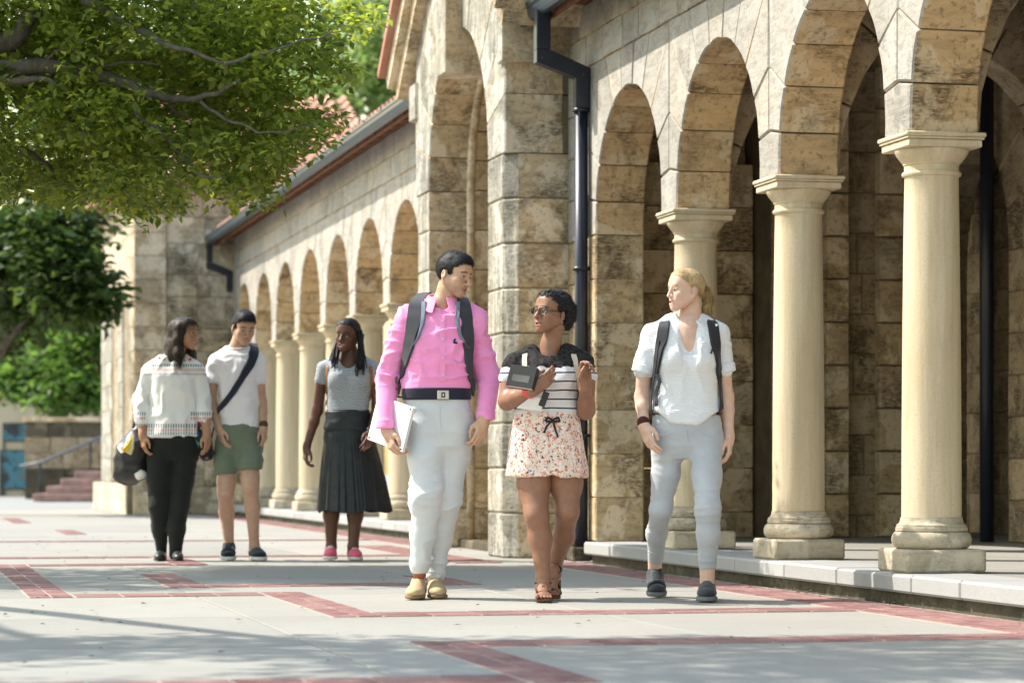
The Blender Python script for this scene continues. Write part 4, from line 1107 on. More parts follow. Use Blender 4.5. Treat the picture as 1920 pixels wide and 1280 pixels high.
class Person:
    def __init__(s, label, D, base_px, h=0.0065, group=None):
        s.D = D; x = (base_px-CX)*D/F; s.root = empty('person', (x, D, 0)); tag(s.root, label, 'person'); s.o = np.array([x, D, 0.0]); s.body = []; s.h = h
    def J(s, px, py, dy=0.0):
        D = s.D+dy; return np.array([(px-CX)*D/F, D, CH-(py-HY)*D/F])
    def rows(s, rr):
        """(py, xl, xr, ry, dy) -> loft rows in metres"""
        out = []
        for py, xl, xr, ry, dy in rr:
            a, b = s.J(xl, py, dy), s.J(xr, py, dy); out.append((a[2], (a[0]+b[0])/2, s.D+dy, (b[0]-a[0])/2, ry))
        return out
    def field(s, lo, hi, h=None, pad=0.06):
        a = s.J(*lo); b = s.J(*hi); A = np.minimum(a, b)-pad; B = np.maximum(a, b)+pad; return Field(A, B, h or s.h)
    def add_skin(s, V, Q, col):
        C = np.ones((len(V), 4)); C[:, :3] = col; s.body.append((V, Q, C))
    def garment(s, name, f, mat, amp=0.006, freq=(12, 12, 26), seed=0, relax=2, mask=None, label=None, parent=None, amp2=None):
        V, Q = f.mesh(relax)
        if amp: V = folds(V, Q, amp, freq, seed, amp2, None if mask is None else mask(V))
        o = np_mesh(name, V-s.o, Q, mat, parent or s.root)
        if label: o['label'] = label
        return o, V, Q
    def head(s, px, py, dy, H, yaw, pitch, roll, skin, lip, brow, **kw):
        s.hc = s.J(px, py, dy); s.hR = rotm(yaw, pitch, roll); s.hs = H/0.232
        V, Q, C = make_head(H, skin, lip, brow, **kw); s.body.append((V@s.hR.T+s.hc, Q, C))
        gz = kw.get('gaze', 0)
        for e in (-1, 1):
            Ve = EYE[0]*0.0122*s.hs+np.array([e*0.0315, -0.0770, -0.001])*s.hs
            np_mesh('eye', Ve@s.hR.T+s.hc-s.o, EYE[1], M_EYE, s.root, col=EYE[2])
        sm = kw.get('smile', 0.6)
        if sm > 0.3:
            cw = 0.0265+0.011*sm; cz = -0.071+0.012*sm; cy = -0.076+0.007*sm; f = Field((-.05, -.11, -.10), (.05, -.04, -.04), 0.002); f.chain([(-cw*.72, cy+.006, cz+.001), (-cw*.4, -.0785, -.0675), (0, -.0825, -.0685), (cw*.4, -.0785, -.0675), (cw*.72, cy+.006, cz+.001)], [.003, .0055, .0060, .0055, .003], .002); Vt, Qt = f.mesh(1)
            np_mesh('teeth', (Vt*s.hs)@s.hR.T+s.hc-s.o, Qt, M_TEETH, s.root)
    def hl(s, p):
        """head-local point to world"""
        return np.array(p)*s.hs@s.hR.T+s.hc
    def hair(s, f, mat, amp=0.004, freq=60, name='hair', seed=3, relax=1, strands=6000, flow='down', length=0.03, lift=0.10, width=0.0007):
        """hair mass plus fine tapered strands lying along the flow"""
        V, Q = f.mesh(relax); N = normals(V, Q)
        V = V+N*((vnoise(V, freq, seed)-0.5)*amp*2+(vnoise(V, freq*2.3, seed+1)-0.5)*amp)[:, None]
        R = np.random.default_rng(seed); i = R.integers(0, len(V), strands); p = V[i]; n = N[i]
        if flow == 'down': d = np.tile(np.array([0, 0.25, -1.0]), (strands, 1))
        elif flow == 'back': d = np.tile(np.array([0, 1.0, -0.35]), (strands, 1))
        elif flow == 'crop': d = p-np.array([0.01, 0.045, 0.12]); d = d+np.array([0, -0.02, 0])
        else: d = R.normal(0, 1, (strands, 3))
        d = d+R.normal(0, 0.22, (strands, 3))*np.linalg.norm(d, axis=1, keepdims=True); d -= n*(d*n).sum(1, keepdims=True); d /= np.linalg.norm(d, axis=1, keepdims=True)+1e-9
        sd = np.cross(d, n); L = length*(0.5+R.random((strands, 1))); w = width*(0.6+0.8*R.random((strands, 1))); up = lift*(0.3+R.random((strands, 1)))
        P0 = p-n*0.001; P1 = p+d*L*0.5+n*(L*up*0.8-L*L/0.64); P2 = p+d*L+n*(L*up*(0.5 if flow != 'curl' else 1.2)-L*L/0.17)
        SV = np.stack([P0-sd*w, P0+sd*w, P1+sd*w*0.8, P1-sd*w*0.8, P2+sd*w*0.12, P2-sd*w*0.12], 1).reshape(-1, 3); b = np.arange(strands)[:, None]*6+len(V)
        Q = np.concatenate([Q, b+np.array([[0, 1, 2, 3]]), b+np.array([[3, 2, 4, 5]])]); V = np.concatenate([V, SV])
        return np_mesh(name, (V*s.hs)@s.hR.T+s.hc-s.o, Q, mat, s.root)
    def sheet(s, quad, mat, name, parent=None, off=0.004, thick=0.004, n=6):
        """thin piece of cloth following the surface inside a four-cornered pixel outline"""
        q = [np.array(c, float) for c in quad]; V = []; B = []
        for i in range(n+1):
            for j in range(n+1):
                a, b = i/n, j/n; c = (q[0]*(1-a)+q[1]*a)*(1-b)+(q[3]*(1-a)+q[2]*a)*b; p, nr = s.hit(c[0], c[1], off); V.append(p); B.append(nr)
        V = np.array(V); B = np.array(B); G = V.reshape(n+1, n+1, 3)
        for _ in range(2): G[1:-1, 1:-1] = (G[:-2, 1:-1]+G[2:, 1:-1]+G[1:-1, :-2]+G[1:-1, 2:]+2*G[1:-1, 1:-1])/6
        V = G.reshape(-1, 3); B = B.mean(0); B /= np.linalg.norm(B); m = (n+1)**2
        id_ = lambda i, j: i*(n+1)+j
        Fc = [(id_(i, j), id_(i+1, j), id_(i+1, j+1), id_(i, j+1)) for i in range(n) for j in range(n)]; Fc += [tuple(x+m for x in f[::-1]) for f in Fc]
        rim = [id_(i, 0) for i in range(n)]+[id_(n, j) for j in range(n)]+[id_(i, n) for i in range(n, 0, -1)]+[id_(0, j) for j in range(n, 0, -1)]
        Fc += [(rim[i], rim[(i+1) % len(rim)], rim[(i+1) % len(rim)]+m, rim[i]+m) for i in range(len(rim))]
        o = mesh_obj(name, np.vstack([V, V+B*thick])-s.o, Fc, mat, parent or s.root); bm = bmesh.new(); bm.from_mesh(o.data); bmesh.ops.recalc_face_normals(bm, faces=bm.faces); bm.to_mesh(o.data); bm.free(); return autosmooth(o, 40)
    def neckring(s, c, rx, ry, tilt, r, mat, name='neckband'):
        c = np.array(c); MB().tube([tuple(c+np.array([rx*math.cos(t), ry*math.sin(t), tilt*math.sin(t)])-s.o) for t in np.linspace(0, 2*math.pi, 41)], r, 8, False).build(name, mat, s.root, True)
    def hand(s, wrist, fdir, thumb, side, size, skin, curl=(25, 35, 25), spread=0.0, tcurl=0.5, elbow=None, er=0.04, wr=0.026, forearm=None, h=0.0036, fingers=None):
        """hand plus forearm in one field. side 'L'/'R' sets the palm side"""
        z = -np.array(fdir, float); z /= np.linalg.norm(z); x = np.array(thumb, float); x -= z*(x@z); x /= np.linalg.norm(x); y = np.cross(z, x)
        pal = y if side == 'R' else -y; wrist = np.array(wrist, float); k = size/0.185
        def Lp(a, b, c): return wrist+x*a*k+pal*b*k-z*c*k      # a towards thumb, b towards palm, c towards fingertips
        pts = [wrist+x*0.1*0, Lp(0, 0, 0.2)]+([np.array(elbow)] if elbow is not None else [])+(list(forearm) if forearm else [])
        A = np.min(pts, 0)-0.10; B = np.max(pts, 0)+0.10; f = Field(A, B, h)
        # palm
        f.cone(Lp(0, 0, -0.01), Lp(0, 0, 0.03), wr, 0.026*k, 0.02)
        for a, c0 in ((0.027, 0.088), (0.009, 0.092), (-0.009, 0.088), (-0.026, 0.080)): f.cone(Lp(a*0.55, 0.002, 0.018), Lp(a, 0, c0), 0.0135*k, 0.0108*k, 0.012)
        f.cone(Lp(0.012, 0.010, 0.02), Lp(0.030, 0.012, 0.045), 0.016*k, 0.013*k, 0.012)
        f.cone(Lp(-0.022, 0.008, 0.02), Lp(-0.024, 0.006, 0.06), 0.012*k, 0.011*k, 0.012)
        # fingers
        spec = [(0.028, 0.088, (0.040, 0.025, 0.020), 0.0088), (0.009, 0.092, (0.044, 0.028, 0.021), 0.0090), (-0.010, 0.088, (0.041, 0.026, 0.020), 0.0086), (-0.028, 0.079, (0.032, 0.020, 0.017), 0.0076)]
        for i, (a, c0, ln, r) in enumerate(spec):
            cu = fingers[i] if fingers else tuple(cc*(1+0.12*(i-1)) for cc in curl)
            ang = 0.0; p = (a, 0.0, c0); sp = math.radians(spread*(1.5-i))
            for j in range(3):
                ang += math.radians(cu[j]); d = (math.sin(sp)*math.cos(ang), math.sin(ang), math.cos(ang)*math.cos(sp))
                q = tuple(p[t]+d[t]*ln[j] for t in range(3)); f.cone(Lp(*p), Lp(*q), r*k*(1-0.07*j), r*k*(1-0.07*(j+1)), 0.003); p = q
        t0 = (0.022, 0.006, 0.022); t1 = (0.044, 0.014+0.012*tcurl, 0.052); t2 = (0.050-0.012*tcurl, 0.018+0.022*tcurl, 0.080); t3 = (0.047-0.028*tcurl, 0.020+0.028*tcurl, 0.103)
        f.cone(Lp(*t0), Lp(*t1), 0.0135*k, 0.0115*k, 0.012); f.cone(Lp(*t1), Lp(*t2), 0.0112*k, 0.0100*k, 0.003); f.cone(Lp(*t2), Lp(*t3), 0.0098*k, 0.0082*k, 0.003)
        if elbow is not None:
            e = np.array(elbow, float); mid = e*0.68+wrist*0.32
            f.cone(e, mid, er, er*0.98, 0.02); f.cone(mid, wrist, er*0.98, wr, 0.02)
            if forearm: f.chain([e]+[np.array(q) for q, _ in forearm] if isinstance(forearm[0], tuple) else [e]+list(forearm), [er]+[er*1.12]*len(forearm), 0.03)
        V, Q = f.mesh(1); C = np.ones((len(V), 4)); C[:, :3] = skin
        tip = np.clip((((V-wrist)@(-z))/k-0.10)/0.05, 0, 1)*0.35; C[:, :3] = C[:, :3]*(1-tip[:, None])+np.array((min(1, skin[0]*1.08), skin[1]*0.85, skin[2]*0.82))*tip[:, None]
        s.body.append((V, Q, C)); s.hand_fn = Lp
        return Lp
    def limb_skin(s, pts, radii, skin, k=0.025, h=None, flat=None):
        P = np.array(pts); r = max(radii); f = Field(P.min(0)-r-0.03, P.max(0)+r+0.03, h or s.h*0.8); f.chain(P, radii, k, flat)
        V, Q = f.mesh(1); s.add_skin(V, Q, skin); return V, Q
    def core(s, *chains):
        """the body under the clothes, so that head, hands and feet belong to one figure"""
        for ch in chains:
            Pt = np.array([s.J(*q[:3]) for q in ch]); r = [q[3] for q in ch]; f = Field(Pt.min(0)-.1, Pt.max(0)+.1, .014); f.chain(Pt, r, .02); V, Q = f.mesh(1); s.add_skin(V, Q, s.body[0][2][0, :3])
    def finish(s):
        Vs, Qs, Cs = [], [], []; n = 0
        for V, Q, C in s.body: Vs.append(V); Qs.append(Q+n); Cs.append(C); n += len(V)
        s.bodyo = np_mesh('body', np.concatenate(Vs)-s.o, np.concatenate(Qs), M_SKIN, s.root, col=np.concatenate(Cs)); return s
    # --- things laid on a surface by looking along the camera ray
    def surf(s, *VQ):
        V = np.concatenate([v for v, q in VQ]); n = 0; polys = []
        for v, q in VQ: polys += [tuple(int(i)+n for i in r) for r in q]; n += len(v)
        s.bvh = BVHTree.FromPolygons([Vector(v) for v in V], polys); return s.bvh
    def hit(s, px, py, off=0.004):
        d = Vector(((px-CX)/F, 1.0, -(py-HY)/F)).normalized(); loc, nr, i, ds = s.bvh.ray_cast(Vector((0, 0, CH)), d, 60)
        if loc is None:
            p = Vector(s.J(px, py, 0)); loc, nr, i, ds = s.bvh.find_nearest(p)
        if nr.dot(d) > 0: nr = -nr
        return np.array(loc+nr*off), np.array(nr)
    def ribbon(s, path, width, thick, mat, name, parent=None, off=0.006, sub=8, pre=None, post=None, label=None, origin=None, smooth_n=3, sideways=None):
        """strap following the surface below the pixel path; width may be a list"""
        pts = []; nrm = []; ws = []
        wl = width if hasattr(width, '__len__') else [width]*len(path)
        for i in range(len(path)-1):
            for k in range(sub):
                t = k/sub; a, b = path[i], path[i+1]; p, nn = s.hit(a[0]+(b[0]-a[0])*t, a[1]+(b[1]-a[1])*t, off); pts.append(p); nrm.append(nn); ws.append(wl[i]+(wl[i+1]-wl[i])*t)
        p, nn = s.hit(path[-1][0], path[-1][1], off); pts.append(p); nrm.append(nn); ws.append(wl[-1])
        pts = np.array(pts); nrm = np.array(nrm)
        if pre is not None: pts = np.vstack([np.array(pre), pts]); nrm = np.vstack([np.tile(nrm[0]*0.3+np.array([0, 0, 1]), (len(pre), 1)), nrm]); ws = [ws[0]]*len(pre)+ws
        if post is not None: pts = np.vstack([pts, np.array(post)]); nrm = np.vstack([nrm, np.tile(nrm[-1], (len(post), 1))]); ws = ws+[ws[-1]]*len(post)
        for _ in range(smooth_n): nrm[1:-1] = (nrm[:-2]+nrm[1:-1]*2+nrm[2:])/4; pts[1:-1] = (pts[:-2]+pts[1:-1]*2+pts[2:])/4
        nrm /= np.linalg.norm(nrm, axis=1, keepdims=True)
        V = []; Q = []; m = len(pts)
        for i in range(m):
            t = pts[min(i+1, m-1)]-pts[max(i-1, 0)]; t /= np.linalg.norm(t)+1e-9; sd = np.cross(t, nrm[i]); sd /= np.linalg.norm(sd)+1e-9; n2 = np.cross(sd, t); w = ws[i]/2
            e = thick*0.35
            for a, b in ((-w, e*0.2), (-w+e, thick), (w-e, thick), (w, e*0.2), (w-e, -thick*0.3), (-w+e, -thick*0.3)): V.append(pts[i]+sd*a+n2*b)
        for i in range(m-1):
            for j in range(6): Q.append((i*6+j, i*6+(j+1) % 6, (i+1)*6+(j+1) % 6, (i+1)*6+j))
        og = s.o if origin is None else origin
        o = mesh_obj(name, np.array(V)-og, Q+[tuple(range(5, -1, -1)), tuple(range((m-1)*6, m*6))], mat, parent or s.root); autosmooth(o, 50)
        if label: o['label'] = label
        return o
    def patch(s, poly, mat, name, parent=None, off=0.003, thick=0.003):
        """small flat piece lying on the surface, outline given in pixels"""
        P = [s.hit(x, y, off)[0] for x, y in poly]; N = np.mean([s.hit(x, y, off)[1] for x, y in poly], 0); n = len(P)
        V = [p-s.o for p in P]+[p+N*thick-s.o for p in P]; Fc = [tuple(range(n)), tuple(range(2*n-1, n-1, -1))]+[(i, (i+1) % n, n+(i+1) % n, n+i) for i in range(n)]
        return mesh_obj(name, V, Fc, mat, parent or s.root)
    def shoe(s, heel, toe, L_w, mat, sole_mat, height=0.085, up=0.0, sole=0.022, pitch=0.0, name='shoe', opening=True, tip=None):
        """heel and toe are (x,y) world ground points; pitch lifts the heel (deg)"""
        a = np.array([heel[0], heel[1]]); b = np.array([toe[0], toe[1]]); d = b-a; L = np.linalg.norm(d); d /= L; w = L_w/2
        h = 0.0052 if s.D < 16 else 0.007
        f = Field((-w-0.03, -L-0.04, -0.02), (w+0.03, 0.05, height+0.06), h)      # local: toe towards -Y, ground at 0
        f.ell((0, -L*0.22, sole+0.024), (w*0.80, L*0.26, 0.036), 0.0); f.ell((0, -L*0.66, sole+0.014), (w*0.98, L*0.335, 0.032), 0.03)
        f.cone((0, -L*0.17, sole+0.02), (0, -L*0.19, height), w*0.72, w*0.66, 0.03); f.cone((0, -L*0.32, height*0.72), (0, -L*0.62, sole+0.026), w*0.58, w*0.62, 0.03)
        if opening: f.ell((0, -L*0.19, height+0.012), (w*0.52, w*0.72, 0.024), 0.006, mode='sub')
        f.cut(lambda X, Y, Z: sole*0.7-Z); V, Q = f.mesh(1)
        g = Field((-w-0.03, -L-0.04, -0.03), (w+0.03, 0.05, sole+0.03), h*0.8)
        pts = [(0, -L*0.18), (0, -L*0.45), (0, -L*0.70), (0, -L*0.82)]; rr = [w*0.80, w*0.80, w*1.03, w*0.86]
        for (p, q, r1, r2) in zip(pts[:-1], pts[1:], rr[:-1], rr[1:]): g.cone((p[0], p[1], sole*0.5), (q[0], q[1], sole*0.5), r1, r2, 0.01)
        g.cut(lambda X, Y, Z: np.maximum(-Z, Z-sole)+0*X); Vs, Qs = g.mesh(1)
        ang = math.atan2(d[0], -d[1]); Rm = rotm(math.degrees(ang)) @ np.eye(3)
        def place(V):
            V = V.copy()
            if pitch:
                pv = np.array([0, -L*0.80, 0]); c, sn = math.cos(math.radians(pitch)), math.sin(math.radians(pitch)); q = V-pv; y = q[:, 1]*c-q[:, 2]*sn; z = q[:, 1]*sn+q[:, 2]*c
                bend = np.clip((V[:, 1]+L*0.80)/0.02, 0, 1); V = V.copy(); V[:, 1] = pv[1]+q[:, 1]*(1-bend)+y*bend; V[:, 2] = q[:, 2]*(1-bend)+z*bend
            return V@Rm.T+np.array([a[0], a[1], up+0.006])
        PV = place(V); so = np_mesh(name, PV-s.o, Q, mat, s.root); np_mesh('sole', place(Vs)-s.o, Qs, sole_mat, so)
        if tip is not None:      # laces across the tongue
            bv = BVHTree.FromPolygons([Vector(v) for v in PV], [tuple(int(i) for i in q) for q in Q])
            for i in range(5):
                row = []
                for x in np.linspace(-w*0.42, w*0.42, 7):
                    c = place(np.array([[x, -L*(0.36+0.065*i)+0.25*abs(x), height+0.05]]))[0]; h_, n_, a_, b_ = bv.ray_cast(Vector(c), Vector((0, 0, -1)))
                    if h_ is not None: row.append(np.array(h_)+np.array([0, 0, .002])-s.o)
                if len(row) > 2: MB().tube(row, .0032, 5).build('lace', tip, so, True)
        return so, place
# ------------------------------------------------------------------ hair shapes (head-local)
def hl_cut(f, ys, zs, front=None):
    ys = np.array(ys); zs = np.array(zs)
    def fn(X, Y, Z):
        t = np.interp(np.asarray(Y).ravel(), ys, zs).astype(np.float32).reshape(np.shape(Y)); return t-Z
    f.cut(fn, 0.006); return f
def hair_short(quiff=1.0, back=1.0):
    f = Field((-.11, -.13, -.13), (.11, .14, .17), .0034)
    f.ell((0, .017, .034), (.0815, .103*back, .092)); f.ell((0, -.052, .082), (.056, .044, .026+.012*quiff), .03); f.ell((0, .0, .10), (.06, .06, .028), .03); f.ell((0, -.040, .060), (.067, .052, .054), .02)
    hl_cut(f, [-.13, -.075, -.052, -.032, -.026, -.004, .0, .03, .037, .06, .1, .14], [.078, .070, .046, .036, -.020, -.022, .020, .020, -.035, -.058, -.072, -.08])
    return f
HY_ = dict
M_HBLACK = hair_mat('black_hair', (0.004, 0.004, 0.006), (0.022, 0.022, 0.028), (120, 120, 40))
M_HBROWN = hair_mat('dark_brown_hair', (0.010, 0.006, 0.005), (0.040, 0.022, 0.016), (70, 70, 3))
M_HBLOND = hair_mat('blonde_hair', (0.30, 0.19, 0.085), (0.64, 0.49, 0.27), (75, 20, 14))
M_HBLOND2 = hair_mat('dark_blonde_hair', (0.12, 0.065, 0.025), (0.50, 0.34, 0.15), (60, 60, 4))
M_HCURL = hair_mat('curly_black_hair', (0.004, 0.004, 0.005), (0.03, 0.028, 0.03), (90, 90, 90), 0.5)
M_HBRAID = hair_mat('braided_black_hair', (0.004, 0.004, 0.006), (0.016, 0.016, 0.022), (60, 60, 110), 0.45)
SK_A = (0.56, 0.345, 0.235); SK_B = (0.285, 0.145, 0.093); SK_C = (0.66, 0.44, 0.345); SK_D = (0.42, 0.235, 0.145); SK_E = (0.50, 0.315, 0.23); SK_F = (0.125, 0.058, 0.037)
M_BLACKN = cloth_mat('black_nylon_strap', (0.022, 0.023, 0.028), 300, 0.6)
M_NAVYB = cloth_mat('navy_canvas_strap', (0.018, 0.022, 0.040), 300, 0.7)
M_STEEL = plain('brushed_metal', (0.5, 0.5, 0.5), 0.3, 0.5, 1.0)
M_WHITE = plain('white_rubber', (0.72, 0.70, 0.66), 0.6, 0.3, var=0.05)
def thing_at(name, loc, label, cat, group=None):
    o = empty(name, tuple(loc)); tag(o, label, cat, group); return o
def backpack(p, label, mat, c, size, straps, trim=None, group='backpacks'):
    """rounded pack behind the wearer's back; straps are children"""
    c = np.array(c); w, d, hh = size; o = thing_at('backpack', (c[0], c[1], c[2]-hh/2), label, 'backpack', group); org = np.array(o.location)
    f = Field(c-np.array(size)/2-0.05, c+np.array(size)/2+0.05, 0.011)
    f.cone(c+(0, 0, -hh/2+d*0.6), c+(0, 0, hh/2-d*0.6), d*0.5, d*0.46, 0, flat=(w/d, 1, 1)); f.ell(c+(0, d*0.35, -hh*0.15), (w*0.36, d*0.3, hh*0.28), 0.03)
    V, Q = f.mesh(1); V = folds(V, Q, 0.006, (10, 10, 14), 4); np_mesh('pack_body', V-org, Q, mat, o)
    for a in straps: p.ribbon(*a[:4], 'shoulder_strap', o, origin=org, **a[4])
    return o, org


def shirt_collar(P, c, r, mat, open_=22, top=.030, leaf=.040, point=.040, tilt=.30):
    """turned-down collar: a leaf running round the neck and ending in two points"""
    V = []; N = 44; K = 5; c = np.array(c)
    for i in range(N+1):
        t = math.radians(open_+(360-2*open_)*i/N); e = math.exp(-((i/N)/.13)**2)+math.exp(-((1-i/N)/.13)**2); dx, dy = -math.sin(t), -math.cos(t); L = leaf+point*e
        for k in range(K+1):
            a = k/K; rr = r+.004+.020*a+.022*a*a*e; z = top+tilt*r*(-math.cos(t))*.8-L*a+(.006*math.sin(a*math.pi)); side = 0 if k else 0
            V.append(c+np.array([dx*rr*(1+.10*a*e), dy*(rr+.012*a*e), z]))
    V = np.array(V); m = len(V); idx = lambda i, k: i*(K+1)+k
    C0 = c+np.array([0, 0, -.02]); out = (V-C0); out[:, 2] *= .4; out /= np.linalg.norm(out, axis=1, keepdims=True)
    Fc = [(idx(i, k), idx(i+1, k), idx(i+1, k+1), idx(i, k+1)) for i in range(N) for k in range(K)]; Fc += [tuple(x+m for x in f[::-1]) for f in Fc]
    rim = [idx(i, 0) for i in range(N)]+[idx(N, k) for k in range(K)]+[idx(i, K) for i in range(N, 0, -1)]+[idx(0, k) for k in range(K, 0, -1)]
    Fc += [(rim[i], rim[(i+1) % len(rim)], rim[(i+1) % len(rim)]+m, rim[i]+m) for i in range(len(rim))]
    o = mesh_obj('collar', np.vstack([V, V+out*.0035])-P.o, Fc, mat, P.root); bm = bmesh.new(); bm.from_mesh(o.data); bmesh.ops.recalc_face_normals(bm, faces=bm.faces); bm.to_mesh(o.data); bm.free(); return autosmooth(o, 45)
# ================================================================== man in the pink shirt
P = Person('tall man in pink shirt and pale trousers carrying a silver laptop', 14.15, 808)
M_PINK = cloth_mat('pink_oxford_cotton', (0.90, 0.31, 0.59), 500, 0.85, 0.06, 0.2)
f = P.field((690, 540, -.35), (950, 770, .30))
f.loft(P.rows([(760, 758, 880, .108, .02), (735, 752, 882, .115, .02), (700, 757, 886, .120, .02), (660, 760, 886, .125, .02), (625, 760, 886, .122, .02), (602, 764, 882, .108, .025), (585, 780, 870, .085, .03), (572, 800, 856, .066, .03)]), 0.03)
f.chain([P.J(803, 580, .03), P.J(760, 603, .03)], [.058, .064], .03); f.chain([P.J(760, 603, .03), P.J(743, 650, .04), P.J(726, 712, .05), P.J(723, 795, -.06)], [.060, .055, .059, .046], 0.012)
f.chain([P.J(850, 580, .03), P.J(886, 603, .03)], [.058, .064], .03); f.chain([P.J(886, 603, .03), P.J(902, 650, .05), P.J(917, 705, .06), P.J(911, 778, -.04)], [.060, .054, .057, .044], 0.012)
f.ell(P.J(723, 795, -.06), (.051, .051, .034), 0.01); f.ell(P.J(911, 776, -.04), (.048, .048, .034), 0.01)
# neck opening
zb_ = P.J(0, 731)[2]; f.cut(lambda X, Y, Z: np.where(np.abs(X-P.J(818, 0)[0]) < .175, zb_, -9)-Z+0*Y, .01)
nk = P.J(828, 560, .0); f.cone(nk+(0, .01, -.03), nk+(0, .02, .2), .058, .07, 0.012, 'sub')
shirt, SV, SQ = P.garment('shirt', f, M_PINK, 0.022, (10, 10, 17), 11, relax=1, amp2=0.006, mask=lambda V: np.clip((V[:, 2]-zb_)/.06, .1, 1))
# cuffs
for (c, r) in ((P.J(723, 795, -.06), .053), (P.J(911, 778, -.04), .050)):
    f = Field(c-.08, c+.08, .005); f.cone(c+(0, .01, .022), c+(0, -.004, -.020), r, r*.96); f.cut(lambda X, Y, Z: np.abs(Z-c[2])-.024, .004); P.garment('cuff', f, M_PINK, 0.002, seed=12)
shirt_collar(P, nk+(0, .022, -.012), .062, M_PINK)
P.surf((SV, SQ))
# placket, buttons, pocket, embroidered mark
P.ribbon([(829, 592), (829, 640), (830, 690), (831, 732)], 0.030, 0.0022, M_PINK, 'placket', off=.001)
M_BTN = plain('pearl_button', (0.75, 0.62, 0.66), 0.3, 0.5)
for x, y in ((829, 602), (830, 636), (830, 670), (831, 704)):
    p, n = P.hit(x, y, .004); MB().tube([p-P.o, p+n*.004-P.o], .0058, 12).build('button', M_BTN, P.root)
P.patch([(843, 632), (879, 632), (880, 668), (862, 680), (846, 671)], M_PINK, 'pocket', off=.0008, thick=.0022)
M_NAVYT = plain('navy_thread', (0.02, 0.02, 0.06), 0.8, 0.1)
for q in ([(849, 642), (852, 635), (855, 636), (853, 641)], [(851, 641), (858, 642), (857, 644), (850, 644)]): P.patch(q, M_NAVYT, 'embroidered_mark', off=.0035, thick=.001)
# trousers
M_TROU = cloth_mat('pale_grey_chino', (0.60, 0.615, 0.63), 420, 0.85, 0.05, 0.1)
f = P.field((745, 735, -.3), (900, 1085, .35))
f.loft(P.rows([(738, 757, 879, .105, .02), (765, 759, 883, .115, .02), (800, 762, 887, .122, .03), (835, 764, 885, .110, .03), (850, 770, 878, .08, .03)]), 0.03)
f.chain([P.J(796, 800, .0), P.J(799, 860, -.02), P.J(800, 930, -.06), P.J(793, 1000, -.02), P.J(787, 1058, .0)], [.090, .090, .079, .064, .052], 0.03)
f.chain([P.J(852, 800, .05), P.J(846, 860, .05), P.J(836, 935, .02), P.J(825, 1005, .08), P.J(817, 1078, .10)], [.090, .088, .074, .059, .047], 0.03)
def tmask(V):
    z = V[:, 2]; return 0.55+0.9*np.exp(-((z-.52)/.10)**2)+0.9*np.exp(-((z-.22)/.08)**2)
tro, TV_, TQ_ = P.garment('trousers', f, M_TROU, 0.010, (6, 6, 17), 21, mask=tmask, amp2=0.004)
for c, r in ((P.J(787, 1054, 0), .056), (P.J(817, 1076, .10), .051)):
    f = Field(c-.09, c+.09, .005); f.cone(c+(0, 0, .03), c+(0, 0, -.03), r, r*.97); f.cone(c+(0, 0, .1), c+(0, 0, -.1), r*.86, r*.86, 0, 'sub'); f.cut(lambda X, Y, Z: np.abs(Z-c[2])-.021, .004); P.garment('turn_up', f, M_TROU, 0.003, seed=23)
P.surf((TV_, TQ_))
P.ribbon([(824, 760), (826, 790), (829, 815)], .004, .002, M_TROU, 'fly_seam', off=.001)
for q in ([(775, 762), (764, 800)], [(872, 765), (883, 800)]): P.ribbon(q, .006, .0025, M_TROU, 'pocket_seam', off=.0012)
# belt
M_BELT = cloth_mat('navy_belt', (0.016, 0.019, 0.036), 200, 0.5)
f = P.field((745, 715, -.2), (895, 765, .25), .005); f.loft(P.rows([(728, 753, 883, .124, .02), (750, 754, 884, .122, .02)]), 0); belt, BV, BQ = P.garment('belt', f, M_BELT, 0)
P.surf((BV, BQ)); q, n_ = P.hit(831, 740, .004); ux = np.cross(n_, (0, 0, 1)); ux /= np.linalg.norm(ux); uz = np.cross(ux, n_)
def slab(o, org, c, ax, hs, mat, name, ch=.003):
    mb = MB().box((-hs[0], -hs[1], -hs[2]), hs, ch); Rm = np.array(ax).T; V = [Rm@np.array(v)+c-org for v in mb.V]; ob = mesh_obj(name, V, mb.F, mat, o); bm = bmesh.new(); bm.from_mesh(ob.data); bmesh.ops.recalc_face_normals(bm, faces=bm.faces); bm.to_mesh(ob.data); bm.free(); return ob
slab(belt, P.o, q, (ux, uz, n_), (.030, .023, .004), M_STEEL, 'buckle'); slab(belt, P.o, q+n_*.0048, (ux, uz, n_), (.010, .013, .0008), M_BELT, 'buckle_letter', .0003); slab(belt, P.o, q+n_*.0060, (ux, uz, n_), (.004, .007, .0006), M_STEEL, 'buckle_mark', .0002)
for x in (785, 852): P.patch([(x-3, 725), (x+3, 725), (x+3, 753), (x-3, 753)], M_TROU, 'belt_loop', off=.004, thick=.003)
# head, neck, hands
P.limb_skin([P.J(829, 600, .03), P.J(830, 570, .03), P.J(842, 540, .02), P.J(846, 522, .02)], [.060, .054, .054, .050], SK_A)
P.head(851, 515, -.005, .212, 58, 12, 5, SK_A, (0.42, 0.19, 0.16), (0.02, 0.015, 0.012), smile=.55, stubble=.45, lid=.25, nose=1.12)
P.hair(hair_short(1.0), M_HBLACK, .0016, 130, flow='crop', length=.018, strands=9000, lift=.12)
w = P.J(726, 808, -.07); P.hand(w, P.J(737, 845, -.115)-w, (0.5, -1, 0.1), 'R', .190, SK_A, fingers=[(30, 45, 30), (32, 50, 30), (34, 52, 30), (36, 52, 30)], tcurl=.2, elbow=P.J(726, 740, .03), er=.036, wr=.028)
w = P.J(908, 786, -.06); P.hand(w, P.J(898, 830, -.10)-w, (-.9, -.7, 0), 'L', .190, SK_A, curl=(35, 48, 30), tcurl=.6, elbow=P.J(916, 720, .03), er=.036, wr=.028)
